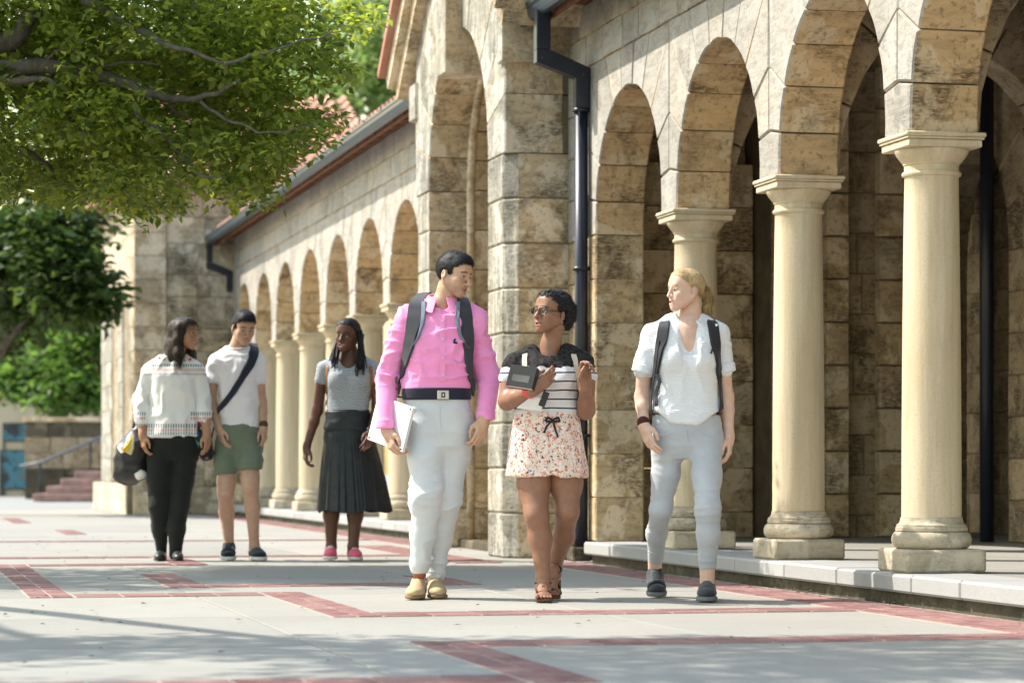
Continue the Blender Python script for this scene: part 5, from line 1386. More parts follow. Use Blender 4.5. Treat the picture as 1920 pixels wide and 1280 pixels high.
M_TANS = plain('tan_suede', (0.48, 0.355, 0.21), 0.85, 0.15, var=0.12, nscale=25, bump=0.15)
M_TANSO = plain('dark_tan_sole', (0.22, 0.14, 0.07), 0.7, 0.2)
a = P.J(786, 1060, .06); b = P.J(775, 1110, -.20); P.shoe(a, b, .098, M_TANS, M_TANSO, .088, sole=.018)
a = P.J(816, 1070, .15); b = P.J(822, 1110, -.11); P.shoe(a, b, .098, M_TANS, M_TANSO, .088, sole=.018)
for (x, y, dy) in ((787, 1062, .0), (817, 1080, .10)): P.limb_skin([P.J(x, y-14, dy), P.J(x, y+14, dy)], [.036, .034], (0.30, 0.09, 0.05))
P.core([(828, 600, .03, .05), (822, 700, .03, .07), (822, 790, .03, .07)], [(828, 605, .03, .04), (765, 610, .03, .035), (728, 715, .045, .035), (726, 770, -.01, .033)], [(828, 605, .03, .04), (882, 610, .03, .035), (914, 705, .055, .035), (914, 750, .0, .033)], [(822, 790, .03, .06), (800, 860, -.02, .05), (800, 930, -.05, .045), (787, 1062, 0, .033)], [(822, 790, .03, .06), (846, 860, .05, .05), (836, 935, .03, .045), (817, 1082, .10, .033)])
P.finish()
M_GREYS = cloth_mat('charcoal_strap', (0.045, 0.047, 0.055), 260, 0.7); M_GREYT = cloth_mat('slate_trim', (0.17, 0.20, 0.25), 260, 0.7)
P.surf((SV, SQ))
sl_, sr_ = P.J(790, 552, .12), P.J(868, 552, .12)
bp, borg = backpack(P, 'dark grey backpack worn by the man in pink', M_GREYS, P.J(822, 650, .27), (.30, .20, .44),
    [([(781, 566), (777, 600), (770, 640), (760, 680), (752, 712)], [.078, .080, .074, .060, .042], .011, M_GREYS, dict(off=.004, pre=[P.J(796, 552, .16), P.J(788, 556, .06)], post=[P.J(749, 735, .12)])),
     ([(868, 566), (873, 600), (877, 640), (877, 675), (882, 712)], [.074, .078, .072, .058, .042], .011, M_GREYS, dict(off=.004, pre=[P.J(858, 552, .16), P.J(864, 556, .06)], post=[P.J(886, 735, .12)]))])
for q in ([(796, 568), (794, 600), (786, 632), (774, 652)], [(857, 568), (857, 600), (862, 630), (876, 652)]): P.ribbon(q, [.030, .026, .014, .006], .014, M_GREYT, 'strap_trim', bp, off=.004, origin=borg)
P.ribbon([(752, 712), (751, 730), (750, 745)], .016, .004, M_GREYS, 'webbing', bp, off=.03, origin=borg); P.ribbon([(883, 705), (884, 725), (884, 742)], .016, .004, M_GREYS, 'webbing', bp, off=.02, origin=borg)
# laptop under his arm
c0 = P.J(777, 764, -.17); c1 = P.J(757, 846, -.15); e1 = c1-c0; e1 /= np.linalg.norm(e1); e2 = P.J(722, 752, .02)-c0; e2 -= e1*(e2@e1); e2 /= np.linalg.norm(e2); e3 = np.cross(e1, e2); e3 = e3 if e3[1] < 0 else -e3
lap = thing_at('laptop', c0+e1*.11+e2*.15, 'closed silver laptop held against the hip by the man in pink', 'laptop')
M_ALU = plain('silver_aluminium', (0.74, 0.74, 0.75), 0.38, 0.5, 0.35, var=0.02); org = np.array(lap.location)
lc = c0+e1*.117+e2*.155
slab(lap, org, lc+e3*.0045, (e1, e2, e3), (.117, .155, .0042), M_ALU, 'base_shell'); slab(lap, org, lc-e3*.0045, (e1, e2, e3), (.117, .155, .0040), M_ALU, 'lid')
for a_ in (-1, 1):
    for b_ in (-1, 1):
        q = lc+e1*a_*.104+e2*b_*.140+e3*.0088; mb = MB().tube([q-org, q+e3*.0022-org], .0055, 10); mb.build('rubber_foot', M_BLACKN, lap)

# ================================================================== woman with glasses
P = Person('woman in glasses, lace striped top and floral shorts holding books', 13.95, 1030)
k = NT('lace_and_stripes').set(0.85, 0.2); v = k.coord(); sp = k.n('ShaderNodeSeparateXYZ'); k.l(v, sp.inputs[0])
sw = k.math('FRACT', k.math('MULTIPLY', k.math('ADD', sp.outputs[2], k.math('MULTIPLY', k.noise(v, 6, 2), 0.012)), 1/0.044)); stripe = k.ramp(sw, [(0.0, (0.03, 0.03, 0.035)), (0.13, (0.03, 0.03, 0.035)), (0.16, (0.68, 0.67, 0.68))], 'CONSTANT')
yk = k.math('ADD', sp.outputs[2], k.math('MULTIPLY', k.math('SUBTRACT', k.noise(v, 22, 2), 0.5), 0.05))
lw = k.n('ShaderNodeTexVoronoi'); lw.inputs['Scale'].default_value = 48; k.l(v, lw.inputs['Vector']); lace = k.ramp(lw.outputs['Distance'], [(0.25, (0.008, 0.008, 0.010)), (0.55, (0.03, 0.026, 0.026))])
k.base(k.mix(k.ramp(yk, [(0.0, 0.0), (1.0, 1.0)]), stripe, lace)); YOKE = k
mr = k.math('GREATER_THAN', yk, 1.168); k.base(k.mix(mr, stripe, lace)); k.bump(k.noise(v, 200, 2), 0.2, 0.002); M_LACE = k.m
f = P.field((930, 630, -.35), (1125, 785, .3))
f.loft(P.rows([(778, 966, 1085, .105, .02), (755, 969, 1084, .108, .02), (725, 970, 1084, .115, .015), (700, 967, 1087, .118, .01), (683, 966, 1090, .108, .015), (668, 978, 1078, .085, .02), (655, 995, 1060, .066, .02)]), 0.025)
f.ell(P.J(1000, 712, -.075), (.058, .055, .055), .04); f.ell(P.J(1052, 712, -.075), (.058, .055, .055), .04)
f.chain([P.J(995, 662, .02), P.J(968, 683, .02), P.J(957, 708, .0)], [.045, .054, .052], .025); f.chain([P.J(1062, 660, .02), P.J(1090, 680, .02), P.J(1101, 703, .0)], [.045, .054, .050], .025)
nk = P.J(1030, 640, 0); f.cone(nk+(0, -.005, -.050), nk+(0, .01, .15), .058, .100, .02, 'sub')
top, SV, SQ = P.garment('top', f, M_LACE, 0.008, (12, 12, 12), 31)
# floral shorts
k = NT('floral_print').set(0.85, 0.2); v = k.coord()
def blot(scale, thr, loc):
    m = k.n('ShaderNodeMapping'); m.inputs['Location'].default_value = loc; k.l(v, m.inputs[0]); w_ = k.n('ShaderNodeTexVoronoi'); w_.inputs['Scale'].default_value = scale; nz = k.n('ShaderNodeTexNoise'); nz.inputs['Scale'].default_value = scale*1.6
    k.l(m.outputs[0], nz.inputs['Vector']); mm = k.n('ShaderNodeMix', data_type='VECTOR'); mm.inputs[0].default_value = 0.035; k.l(m.outputs[0], mm.inputs[4]); k.l(nz.outputs['Color'], mm.inputs[5]); k.l(mm.outputs[1], w_.inputs['Vector'])
    return k.math('LESS_THAN', w_.outputs['Distance'], thr)
c = k.mix(0.0, (0.80, 0.66, 0.58), (1, 1, 1))
for sc, th, loc, col in ((46, .34, (0, 0, 0), (0.72, 0.22, 0.16)), (52, .28, (3, 1, 2), (0.80, 0.42, 0.32)), (50, .27, (5, 7, 1), (0.02, 0.02, 0.035)), (60, .24, (9, 2, 6), (0.75, 0.42, 0.12)), (64, .22, (2, 8, 4), (0.20, 0.24, 0.42)), (55, .24, (7, 4, 9), (0.85, 0.80, 0.76))): c = k.mix(blot(sc, th, loc), c, col)
k.base(c); k.bump(k.noise(v, 300, 2), 0.15, 0.002); M_FLOR = k.m
f = P.field((925, 760, -.35), (1120, 915, .35))
f.loft(P.rows([(770, 968, 1084, .112, .02), (790, 962, 1087, .120, .02), (830, 955, 1092, .135, .02), (870, 949, 1099, .142, .02), (893, 946, 1101, .140, .02)]), 0, p=2.2)
f.cone(P.J(1037, 905, -.3), P.J(1037, 905, .4), .040, .040, .02, 'sub'); f.cone(P.J(1036, 905, -.140), P.J(1034, 832, -.128), .024, .008, .02, 'sub')
f.cut(lambda X, Y, Z: (CH-(893-HY)*13.95/F-.012)-Z+np.abs(np.sin(X*26))*.006, .004)
for x, dy in ((1000, .01), (1062, .02)): f.cone(P.J(x, 915, dy), P.J(x, 880, dy), .088, .070, .004, 'sub')
sho, FV, FQ = P.garment('shorts', f, M_FLOR, 0.010, (13, 13, 2.2), 33, mask=lambda V: np.clip((1.02-V[:, 2])/.12, 0.15, 1), amp2=.006)
P.surf((FV, FQ)); M_BOW = cloth_mat('black_ribbon', (0.012, 0.012, 0.014), 200, 0.6)
for q in ([(1036, 787), (1024, 800), (1020, 812)], [(1036, 787), (1041, 805), (1046, 820)], [(1036, 787), (1046, 782), (1050, 790), (1037, 790)], [(1036, 787), (1026, 782), (1023, 790), (1036, 790)]): P.ribbon(q, .010, .004, M_BOW, 'bow', sho, off=.006)
# legs and sandals
P.limb_skin([P.J(1003, 850, .01), P.J(1001, 905, -.01), P.J(1006, 965, -.07), P.J(1013, 1010, -.05), P.J(1019, 1085, -.07), P.J(1020, 1100, -.08)], [.088, .082, .057, .056, .033, .034], SK_B, .03)
P.limb_skin([P.J(1057, 850, .02), P.J(1061, 905, .02), P.J(1064, 958, -.02), P.J(1057, 1005, .10), P.J(1040, 1062, .20), P.J(1038, 1074, .20)], [.088, .082, .056, .052, .032, .032], SK_B, .03)
def bare_foot(P, heel, toe, w, skin, pitch=0.0, strapm=None, solem=None):
    a = np.array(heel[:2]); b = np.array(toe[:2]); d = b-a; L = np.linalg.norm(d); d /= L; f = Field((-.06, -L-.04, -.02), (.06, .05, .13), .0042); s0 = .016
    f.ell((0, -L*.14, s0+.026), (w*.36, L*.16, .030), 0); f.cone((0, -L*.20, s0+.075), (0, -L*.16, s0+.03), .030, .030, .02); f.cone((0, -L*.25, s0+.050), (0, -L*.70, s0+.018), .028, .017, .03, flat=(1.25, 1, 1)); f.ell((0, -L*.70, s0+.013), (w*.50, L*.15, .015), .02)
    for i, (x, ln, r) in enumerate(((-.36, .215, .0115), (-.14, .225, .0085), (.05, .205, .008), (.22, .185, .0075), (.37, .155, .007))): f.cone((x*w, -L*.74, s0+.010), (x*w*1.08, -L*(.78+ln), s0+r*.8), r, r*.92, .003)
    V, Q = f.mesh(1); g = Field((-.07, -L-.05, -.02), (.07, .05, .04), .005)
    for p, q, r1, r2 in (((0, -L*.15), (0, -L*.5), w*.40, w*.44), ((0, -L*.5), (0, -L*.84), w*.46, w*.54)): g.cone((*p, .008), (*q, .008), r1, r2, .01)
    g.cut(lambda X, Y, Z: np.maximum(-Z, Z-.015)+0*X); Vs, Qs = g.mesh(1)
    Rm = rotm(math.degrees(math.atan2(d[0], -d[1])))
    def place(V):
        V = V.copy()
        if pitch:
            pv = -L*.78; c, sn = math.cos(math.radians(pitch)), math.sin(math.radians(pitch)); y, z = V[:, 1]-pv, V[:, 2]; bd = np.clip(y/.02, 0, 1); V[:, 1] = pv+y*(1-bd)+(y*c-z*sn)*bd; V[:, 2] = z*(1-bd)+(y*sn+z*c)*bd
        return V@Rm.T+np.array([a[0], a[1], .006])
    P.add_skin(place(V), Q, skin); so = np_mesh('sandal', place(Vs)-P.o, Qs, solem, P.root)
    bands = []
    for (y0, z0, y1, z1, ww) in ((-L*.66, .052, -L*.66, .052, w*.56), (-L*.42, .066, -L*.42, .066, w*.46)):
        arc = np.array([(math.cos(t)*ww, y0+math.sin(t)*-.004, .010+max(0, math.sin(t))*(z0-.010)) for t in np.linspace(0, math.pi, 11)])
        up_ = np.array([0, -.014, .002]); bands.append((np.vstack([arc-up_, arc+up_, arc*np.array([.95, 1, .95])-up_, arc*np.array([.95, 1, .95])+up_]), 11))
    arc = np.array([(math.cos(t)*.040, -L*.17+math.sin(t)*-.038, .085) for t in np.linspace(-math.pi, math.pi, 17)])
    V2 = []; 
    for A, n in bands:
        Q2 = [(i, i+1, n+i+1, n+i) for i in range(n-1)]+[(2*n+i, 3*n+i, 3*n+i+1, 2*n+i+1) for i in range(n-1)]; mesh_obj('strap', place(A)-P.o, Q2, strapm, so)
    MB().tube([tuple(q) for q in place(arc)-P.o], .006, 6).build('strap', strapm, so); mid = np.array([(0, -L*.22-.004, .075), (0, -L*.45, .066), (0, -L*.72, .038), (0, -L*.80, .022)]); MB().tube([tuple(q) for q in place(mid)-P.o], [.006, .012, .010, .006], 6).build('strap', strapm, so)
M_SAND = plain('bronze_leather', (0.05, 0.055, 0.065), 0.35, 0.5, 0.3, var=0.3, nscale=60); M_SANDS = plain('brown_sandal_sole', (0.13, 0.065, 0.04), 0.7, 0.2)
h_ = P.J(1018, 1080, -.04); t_ = P.J(1020, 1120, -.27); bare_foot(P, h_, t_, .088, SK_B, 0, M_SAND, M_SANDS)
h_ = P.J(1042, 1080, .24); t_ = P.J(1033, 1110, .02); bare_foot(P, h_, t_, .086, SK_B, 32, M_SAND, M_SANDS)
# neck, head, arms
P.limb_skin([P.J(1030, 668, .02), P.J(1033, 645, .02), P.J(1040, 612, .01), P.J(1042, 595, .01)], [.056, .047, .046, .044], SK_B)
P.head(1033, 587, -.01, .212, -44, -6, 3, SK_B, (0.25, 0.10, 0.08), (0.012, 0.008, 0.007), smile=.65, male=False, lid=.5, nose=1.25, lips=1.3, jaw=.88)
f = Field((-.13, -.13, -.14), (.13, .19, .17), .0038); f.ell((0, .040, .040), (.092, .100, .090)); f.ell((0, .085, -.005), (.085, .075, .080), .04); f.ell((0, -.036, .062), (.068, .050, .056), .02)
hl_cut(f, [-.13, -.070, -.045, -.025, -.004, .006, .035, .05, .1, .2], [.090, .080, .056, .030, .005, .020, .020, -.060, -.085, -.09]); P.hair(f, M_HCURL, .009, 70, flow='curl', length=.013, strands=9000, lift=.6, width=.0007)
# glasses
M_FRAME = plain('black_frame', (0.02, 0.016, 0.02), 0.3, 0.5); k = NT('lens').set(0.02, 0.5, col=(1, 1, 1)); k.b.inputs['Transmission Weight'].default_value = 1.0; k.b.inputs['IOR'].default_value = 1.05; M_LENS = k.m
gl = empty('glasses', (0, 0, 0), 0, P.root)
for e in (-1, 1):
    rim = [P.hl((e*.0335+.0255*math.copysign(abs(math.cos(t))**.75, math.cos(t)), -.108+.006*abs(e*.0335+.0255*math.cos(t))/.059*2, -.002+.0195*math.copysign(abs(math.sin(t))**.75, math.sin(t))))-P.o for t in np.linspace(0, 2*math.pi, 25)]
    MB().tube(rim, .0024, 6).build('rim', M_FRAME, gl, True); mb = MB(); mb.add([tuple(q) for q in rim[:-1]], [tuple(range(24))]); mb.build('lens', M_LENS, gl)
    MB().tube([P.hl((e*.059, -.096, .004))-P.o, P.hl((e*.076, -.05, .006))-P.o, P.hl((e*.080, .01, .006))-P.o], .0022, 6).build('temple', M_FRAME, gl, True)
MB().tube([P.hl((-.009, -.109, .002))-P.o, P.hl((0, -.112, .004))-P.o, P.hl((.009, -.109, .002))-P.o], .0022, 6).build('bridge', M_FRAME, gl, True)
for e in (-1, 1): q = P.hl((e*.080, .012, -.048)); MB().lathe([(.001, -.005), (.0045, 0), (.001, .005)], tuple(q-P.o), 10).build('earring', M_STEEL, P.root, True)
# arms: one wraps the books, the other is raised
el = P.J(951, 752, -.03); w = P.J(1000, 731, -.215)
P.hand(w, P.J(1030, 708, -.23)-w, (-.15, -.25, 1.0), 'R', .178, SK_B, fingers=[(22, 30, 20), (28, 34, 22), (30, 36, 24), (34, 38, 24)], tcurl=.1, elbow=el, er=.041, wr=.027, forearm=[P.J(957, 705, .0)])
el = P.J(1099, 770, -.03); w = P.J(1097, 725, -.16)
P.hand(w, P.J(1096, 690, -.165)-w, (-.75, -.5, .1), 'L', .178, SK_B, fingers=[(20, 60, 40), (35, 65, 45), (45, 70, 45), (50, 70, 45)], tcurl=.7, elbow=el, er=.040, wr=.027, forearm=[P.J(1101, 700, .0)])
q = P.J(993, 734, -.195); f = Field(q-.06, q+.06, .004); d_ = (P.J(1000, 731, -.215)-el); d_ /= np.linalg.norm(d_); f.cone(q-d_*.006, q+d_*.006, .033, .033); P.garment('wristband', f, plain('coral_wristband', (0.75, 0.08, 0.10), 0.5, 0.3), 0)
P.core([(1030, 672, .02, .045), (1028, 740, .02, .06), (1030, 830, .02, .06)], [(1030, 672, .03, .035), (975, 688, .02, .03), (957, 712, .0, .03)], [(1030, 672, .03, .035), (1085, 686, .02, .03), (1101, 708, .0, .03)], [(1030, 830, .02, .06), (1003, 858, .01, .06)], [(1030, 830, .02, .06), (1057, 858, .02, .06)])
P.finish(); P.surf((SV, SQ))
M_CREAM = cloth_mat('cream_strap', (0.62, 0.54, 0.43), 300, 0.8)
backpack(P, 'small cream-strapped backpack worn by the woman in glasses', M_CREAM, P.J(1030, 720, .22), (.22, .13, .28),
    [([(985, 664), (984, 675), (985, 690), (988, 712), (985, 740), (975, 760)], .028, .004, M_CREAM, dict(off=.003, pre=[P.J(990, 650, .12), P.J(987, 655, .05)])),
     ([(1075, 664), (1078, 675), (1080, 690), (1082, 712), (1085, 740)], .028, .004, M_CREAM, dict(off=.003, pre=[P.J(1070, 650, .12), P.J(1073, 655, .05)]))])
# book and papers in her arm
bo = thing_at('book', P.J(980, 715, -.22), 'thick black book held to the chest of the woman in glasses', 'book'); org = np.array(bo.location)
bx = P.J(1003, 690, -.27)-P.J(953, 683, -.22); bx /= np.linalg.norm(bx); bz = P.J(958, 722, -.26)-P.J(950, 686, -.22); bz -= bx*(bz@bx); bz /= np.linalg.norm(bz); by = np.cross(bx, bz); by = by if by[1] < 0 else -by
bc = P.J(980, 708, -.225); M_PAGE = plain('book_pages', (0.62, 0.60, 0.56), 0.9, 0.1); M_COVER = plain('black_cover', (0.022, 0.020, 0.020), 0.45, 0.4, var=0.3)
slab(bo, org, bc, (bx, bz, by), (.066, .052, .017), M_PAGE, 'pages', .001)
for sgn in (-1, 1): slab(bo, org, bc+by*sgn*.0195, (bx, bz, by), (.070, .056, .0022), M_COVER, 'cover', .001)
slab(bo, org, bc+bx*.0695, (bx, bz, by), (.0020, .056, .017), M_COVER, 'spine', .0008); slab(bo, org, bc+by*.0222+bz*.012, (bx, bz, by), (.045, .018, .0004), plain('grey_cover_print', (0.09, 0.09, 0.085), 0.5, 0.4, var=0.3), 'cover_print', .0001)
pa = thing_at('folded_paper', P.J(1000, 762, -.17), 'white folded paper hanging below the hand of the woman in glasses', 'paper'); org = np.array(pa.location)
q = [P.J(968, 765, -.15), P.J(998, 742, -.19), P.J(1016, 748, -.20), P.J(1016, 771, -.17)]; n_ = len(q)
mesh_obj('sheet', [a-org for a in q]+[a-org+np.array([0, -.004, .001]) for a in q], [(0, 1, 2, 3), (7, 6, 5, 4)]+[(i, (i+1) % 4, 4+(i+1) % 4, 4+i) for i in range(4)], plain('white_paper', (0.72, 0.71, 0.69), 0.8, 0.1), pa)
ph_ = thing_at('phone_case', P.J(1020, 752, -.20), 'dark phone case in the lower hand of the woman in glasses', 'phone'); org = np.array(ph_.location)
bx2 = np.array([.35, -.1, .93]); bx2 /= np.linalg.norm(bx2); by2 = np.array([.9, -.2, -.35]); by2 -= bx2*(bx2@by2); by2 /= np.linalg.norm(by2); slab(ph_, org, P.J(1020, 748, -.20), (bx2, by2, np.cross(bx2, by2)), (.038, .016, .006), M_COVER, 'case', .002)

# ================================================================== blonde woman
P = Person('blonde woman in pale blouse and grey jeans wearing a black backpack', 14.0, 1285)
k = NT('pale_blue_gauze').set(0.9, 0.15); v = k.coord(); sp = k.n('ShaderNodeSeparateXYZ'); k.l(v, sp.inputs[0]); ln_ = k.math('SINE', k.math('MULTIPLY', sp.outputs[2], 2*math.pi/0.0095))
k.base(k.mix(k.ramp(ln_, [(0.35, 0.0), (0.75, 0.35)]), (0.76, 0.775, 0.80), (0.63, 0.66, 0.70))); k.bump(k.math('ADD', ln_, k.noise(v, 120, 2)), 0.35, 0.003); M_GAUZE = k.m
f = P.field((1170, 580, -.35), (1395, 815, .3))
f.loft(P.rows([(800, 1215, 1359, .124, .02), (775, 1218, 1355, .118, .02), (740, 1226, 1345, .108, .02), (700, 1226, 1344, .112, .015), (665, 1224, 1347, .120, .01), (640, 1220, 1352, .112, .015), (618, 1226, 1346, .090, .02), (602, 1246, 1326, .066, .025), (592, 1262, 1310, .055, .03)]), 0.025)
f.ell(P.J(1260, 675, -.068), (.060, .052, .058), .05); f.ell(P.J(1316, 675, -.068), (.060, .052, .058), .05)
f.chain([P.J(1258, 607, .03), P.J(1226, 628, .03), P.J(1208, 690, .03)], [.045, .056, .054], .022); f.chain([P.J(1316, 607, .03), P.J(1346, 628, .03), P.J(1357, 688, .03)], [.045, .056, .052], .022)
zc_ = P.J(0, 800)[2]; xc_ = P.J(1287, 0)[0]; f.cut(lambda X, Y, Z: (zc_+.010+.42*np.abs(X-xc_)*np.clip(np.abs(X-xc_)/.14, 0, 1)+.006*np.sin(X*45))-Z+0*Y, .006)
nk = P.J(1288, 592, 0); f.cone(nk+(0, 0, -.01), nk+(0, .02, .16), .058, .075, .01, 'sub')
# V neckline
f.cone(P.J(1288, 598, -.10), P.J(1294, 664, -.125), .060, .048, .006, 'sub'); f.cone(P.J(1294, 664, -.125), P.J(1298, 704, -.14), .046, .012, .006, 'sub')
top, SV, SQ = P.garment('blouse', f, M_GAUZE, 0.010, (12, 12, 12), 41)
M_CAMI = cloth_mat('white_camisole', (0.74, 0.74, 0.77), 400, 0.8); f = P.field((1240, 640, -.25), (1340, 720, .1)); f.loft(P.rows([(715, 1228, 1342, .102, .015), (680, 1228, 1342, .108, .01), (664, 1232, 1338, .102, .01)]), 0); f.ell(P.J(1263, 678, -.055), (.054, .050, .054), .05); f.ell(P.J(1313, 678, -.055), (.054, .050, .054), .05); f.cut(lambda X, Y, Z: Z-P.J(0, 667)[2], .004); P.garment('camisole', f, M_CAMI, .002, seed=42)
for (c, r, an) in ((P.J(1207, 692, .03), .061, 16), (P.J(1358, 690, .03), .058, -10)):
    f = Field(c-.09, c+.09, .005); d_ = np.array([math.sin(math.radians(-an)), 0, -math.cos(math.radians(an))]); f.cone(c-d_*.022, c+d_*.016, r, r*.98); f.cone(c-d_*.1, c+d_*.1, r*.84, r*.82, 0, 'sub'); f.cut(lambda X, Y, Z: np.abs((X-c[0])*d_[0]+(Z-c[2])*d_[2])-.024, .006); P.garment('rolled_cuff', f, M_GAUZE, .003, seed=43)
M_JEAN = cloth_mat('pale_grey_denim', (0.45, 0.475, 0.51), 520, 0.85, 0.09)
f = P.field((1190, 770, -.35), (1375, 1075, .4))
f.loft(P.rows([(778, 1224, 1350, .108, .02), (805, 1223, 1354, .118, .025), (835, 1222, 1356, .118, .03), (860, 1230, 1350, .085, .03)]), .03)
f.chain([P.J(1253, 830, .03), P.J(1248, 890, .04), P.J(1239, 955, .05), P.J(1231, 1000, .20), P.J(1230, 1044, .34)], [.080, .069, .055, .051, .041], .03)
f.chain([P.J(1325, 830, .0), P.J(1325, 890, -.08), P.J(1327, 955, -.16), P.J(1328, 1000, -.14), P.J(1326, 1058, -.10)], [.080, .072, .059, .056, .045], .03)
jea, JV, JQ = P.garment('jeans', f, M_JEAN, 0.0045, (6, 6, 30), 45, mask=lambda V: 0.45+0.9*np.exp(-((V[:, 2]-.47)/.10)**2)+.5*np.exp(-((V[:, 2]-.86)/.05)**2), amp2=.004)
P.surf((JV, JQ)); P.ribbon([(1288, 806), (1289, 818), (1291, 832)], .004, .002, M_JEAN, 'fly_seam', off=.001); P.ribbon([(1230, 806), (1240, 820), (1262, 812)], .005, .002, M_JEAN, 'pocket_seam', off=.001); P.ribbon([(1346, 806), (1338, 820), (1316, 812)], .005, .002, M_JEAN, 'pocket_seam', off=.001); P.ribbon([(1311, 1050), (1327, 1054), (1343, 1050)], .012, .002, M_JEAN, 'hem', off=.001); P.ribbon([(1216, 1034), (1230, 1039), (1246, 1034)], .012, .002, M_JEAN, 'hem', off=.001)
P.limb_skin([P.J(1228, 1033, .33), P.J(1228, 1068, .38)], [.038, .036], SK_C); P.limb_skin([P.J(1326, 1050, -.10), P.J(1326, 1092, -.10)], [.040, .037], SK_C)
M_TRAIN = cloth_mat('black_mesh_trainer', (0.030, 0.036, 0.045), 260, 0.6); M_TRSO = plain('grey_rubber_sole', (0.16, 0.16, 0.165), 0.6, 0.3)
a = P.J(1226, 1075, .46); b = P.J(1233, 1110, .20); M_LACE2 = plain('grey_lace', (0.10, 0.11, 0.125), 0.7, 0.2); s1, _ = P.shoe(a, b, .100, M_TRAIN, M_TRSO, .090, sole=.024, pitch=20, tip=M_LACE2); a = P.J(1326, 1085, -.02); b = P.J(1325, 1120, -.30); s2, _ = P.shoe(a, b, .100, M_TRAIN, M_TRSO, .090, sole=.024, tip=M_LACE2)
f = Field(P.J(1235, 700, -.2), P.J(1345, 540, .25), .0055); f.chain([P.J(1291, 675, .03), P.J(1290, 640, .02), P.J(1290, 612, .03), P.J(1295, 585, .025), P.J(1298, 555, .02)], [.100, .092, .062, .048, .042], .03)
f.chain([P.J(1252, 620, .03), P.J(1290, 622, .01), P.J(1324, 620, .03)], [.050, .075, .050], .04); f.cone(P.J(1262, 609, -.035), P.J(1286, 616, -.058), .010, .009, .02); f.cone(P.J(1316, 609, -.035), P.J(1294, 616, -.058), .010, .009, .02); V, Q = f.mesh(1); P.add_skin(V, Q, SK_C)
P.head(1285, 544, -.005, .208, -64, 0, 0, SK_C, (0.58, 0.24, 0.22), (0.30, 0.19, 0.10), smile=1.0, male=False, lid=.3, nose=.95, jaw=.88)
f = Field((-.11, -.13, -.20), (.11, .20, .15), .0034); f.ell((0, .018, .033), (.0805, .1020, .0910)); f.ell((0, -.038, .058), (.0675, .0520, .0545), .02); hl_cut(f, [-.13, -.085, -.062, -.045, -.025, -.010, .0, .035, .048, .09, .2], [.086, .080, .066, .048, .028, .016, .026, .026, -.018, -.040, -.05]); P.hair(f, M_HBLOND, .0008, 60, flow='back', length=.05, strands=7000, lift=.03)
f = Field((-.06, .06, -.23), (.06, .20, .07), .0034); f.chain([(0, .105, .012), (0, .130, .008), (0, .144, -.04), (.004, .136, -.11), (.006, .118, -.185)], [.014, .018, .027, .027, .008], .015); P.hair(f, M_HBLOND2, .003, 55, 'ponytail', flow='down', length=.05, strands=4000, lift=.12); q = P.hl((0, .122, .006)); MB().lathe([(.006, -.010), (.020, -.006), (.020, .006), (.006, .010)], tuple(q-P.o), 14).build('hair_tie', plain('pale_hair_tie', (0.6, 0.5, 0.36), 0.6, 0.3), P.root, True)
w = P.J(1207, 797, -.05); P.hand(w, P.J(1220, 838, -.10)-w, (.55, -.8, 0), 'R', .178, SK_C, curl=(16, 24, 16), tcurl=.35, elbow=P.J(1204, 745, .04), er=.034, wr=.024, forearm=[P.J(1207, 690, .03)])
w = P.J(1367, 818, .02); P.hand(w, P.J(1368, 862, -.01)-w, (-.2, -1, 0), 'L', .178, SK_C, curl=(28, 34, 22), tcurl=.5, elbow=P.J(1362, 745, .06), er=.034, wr=.024, forearm=[P.J(1357, 690, .03)])
q = P.J(1206, 792, -.045); f = Field(q-.05, q+.05, .004); f.cone(q-(0, 0, .003), q+(0, 0, .003), .0315, .0315); P.garment('bracelet', f, plain('dark_red_cord', (0.06, 0.02, 0.02), 0.7, 0.2), 0)
P.core([(1290, 640, .02, .06), (1287, 740, .03, .06), (1287, 820, .03, .07)], [(1288, 620, .03, .035), (1230, 632, .03, .03), (1207, 695, .03, .03)], [(1288, 620, .03, .035), (1342, 632, .03, .03), (1357, 693, .03, .03)], [(1287, 820, .03, .06), (1250, 870, .035, .05), (1239, 955, .05, .045), (1229, 1048, .35, .033)], [(1287, 820, .03, .06), (1325, 870, -.05, .05), (1327, 955, -.15, .045), (1326, 1070, -.10, .033)])
P.finish(); P.surf((SV, SQ))
bp, borg = backpack(P, 'black backpack worn by the blonde woman', M_BLACKN, P.J(1288, 690, .27), (.30, .20, .46),
    [([(1247, 604), (1241, 640), (1235, 675), (1231, 705)], [.062, .062, .055, .034], .012, M_BLACKN, dict(off=.004, pre=[P.J(1257, 592, .15), P.J(1250, 597, .06)])),
     ([(1335, 604), (1340, 640), (1344, 675), (1346, 705)], [.062, .062, .055, .036], .012, M_BLACKN, dict(off=.004, pre=[P.J(1324, 592, .15), P.J(1331, 597, .06)]))])
for q, w_ in (([(1231, 704), (1226, 735), (1225, 760), (1225, 775)], .026), ([(1236, 700), (1240, 716), (1234, 735), (1234, 762)], .020), ([(1346, 704), (1347, 735), (1348, 760), (1349, 778)], .030), ([(1337, 655), (1332, 658), (1330, 664)], .012), ([(1238, 640), (1236, 670), (1232, 700)], .014)): P.ribbon(q, w_, .005, M_BLACKN, 'webbing', bp, off=.014, origin=borg)
P.surf((SV, SQ)); P.patch([(1339, 612), (1345, 611), (1346, 615), (1340, 616)], M_WHITE, 'logo_mark', bp, .0175, .001).location = tuple(P.o-borg)
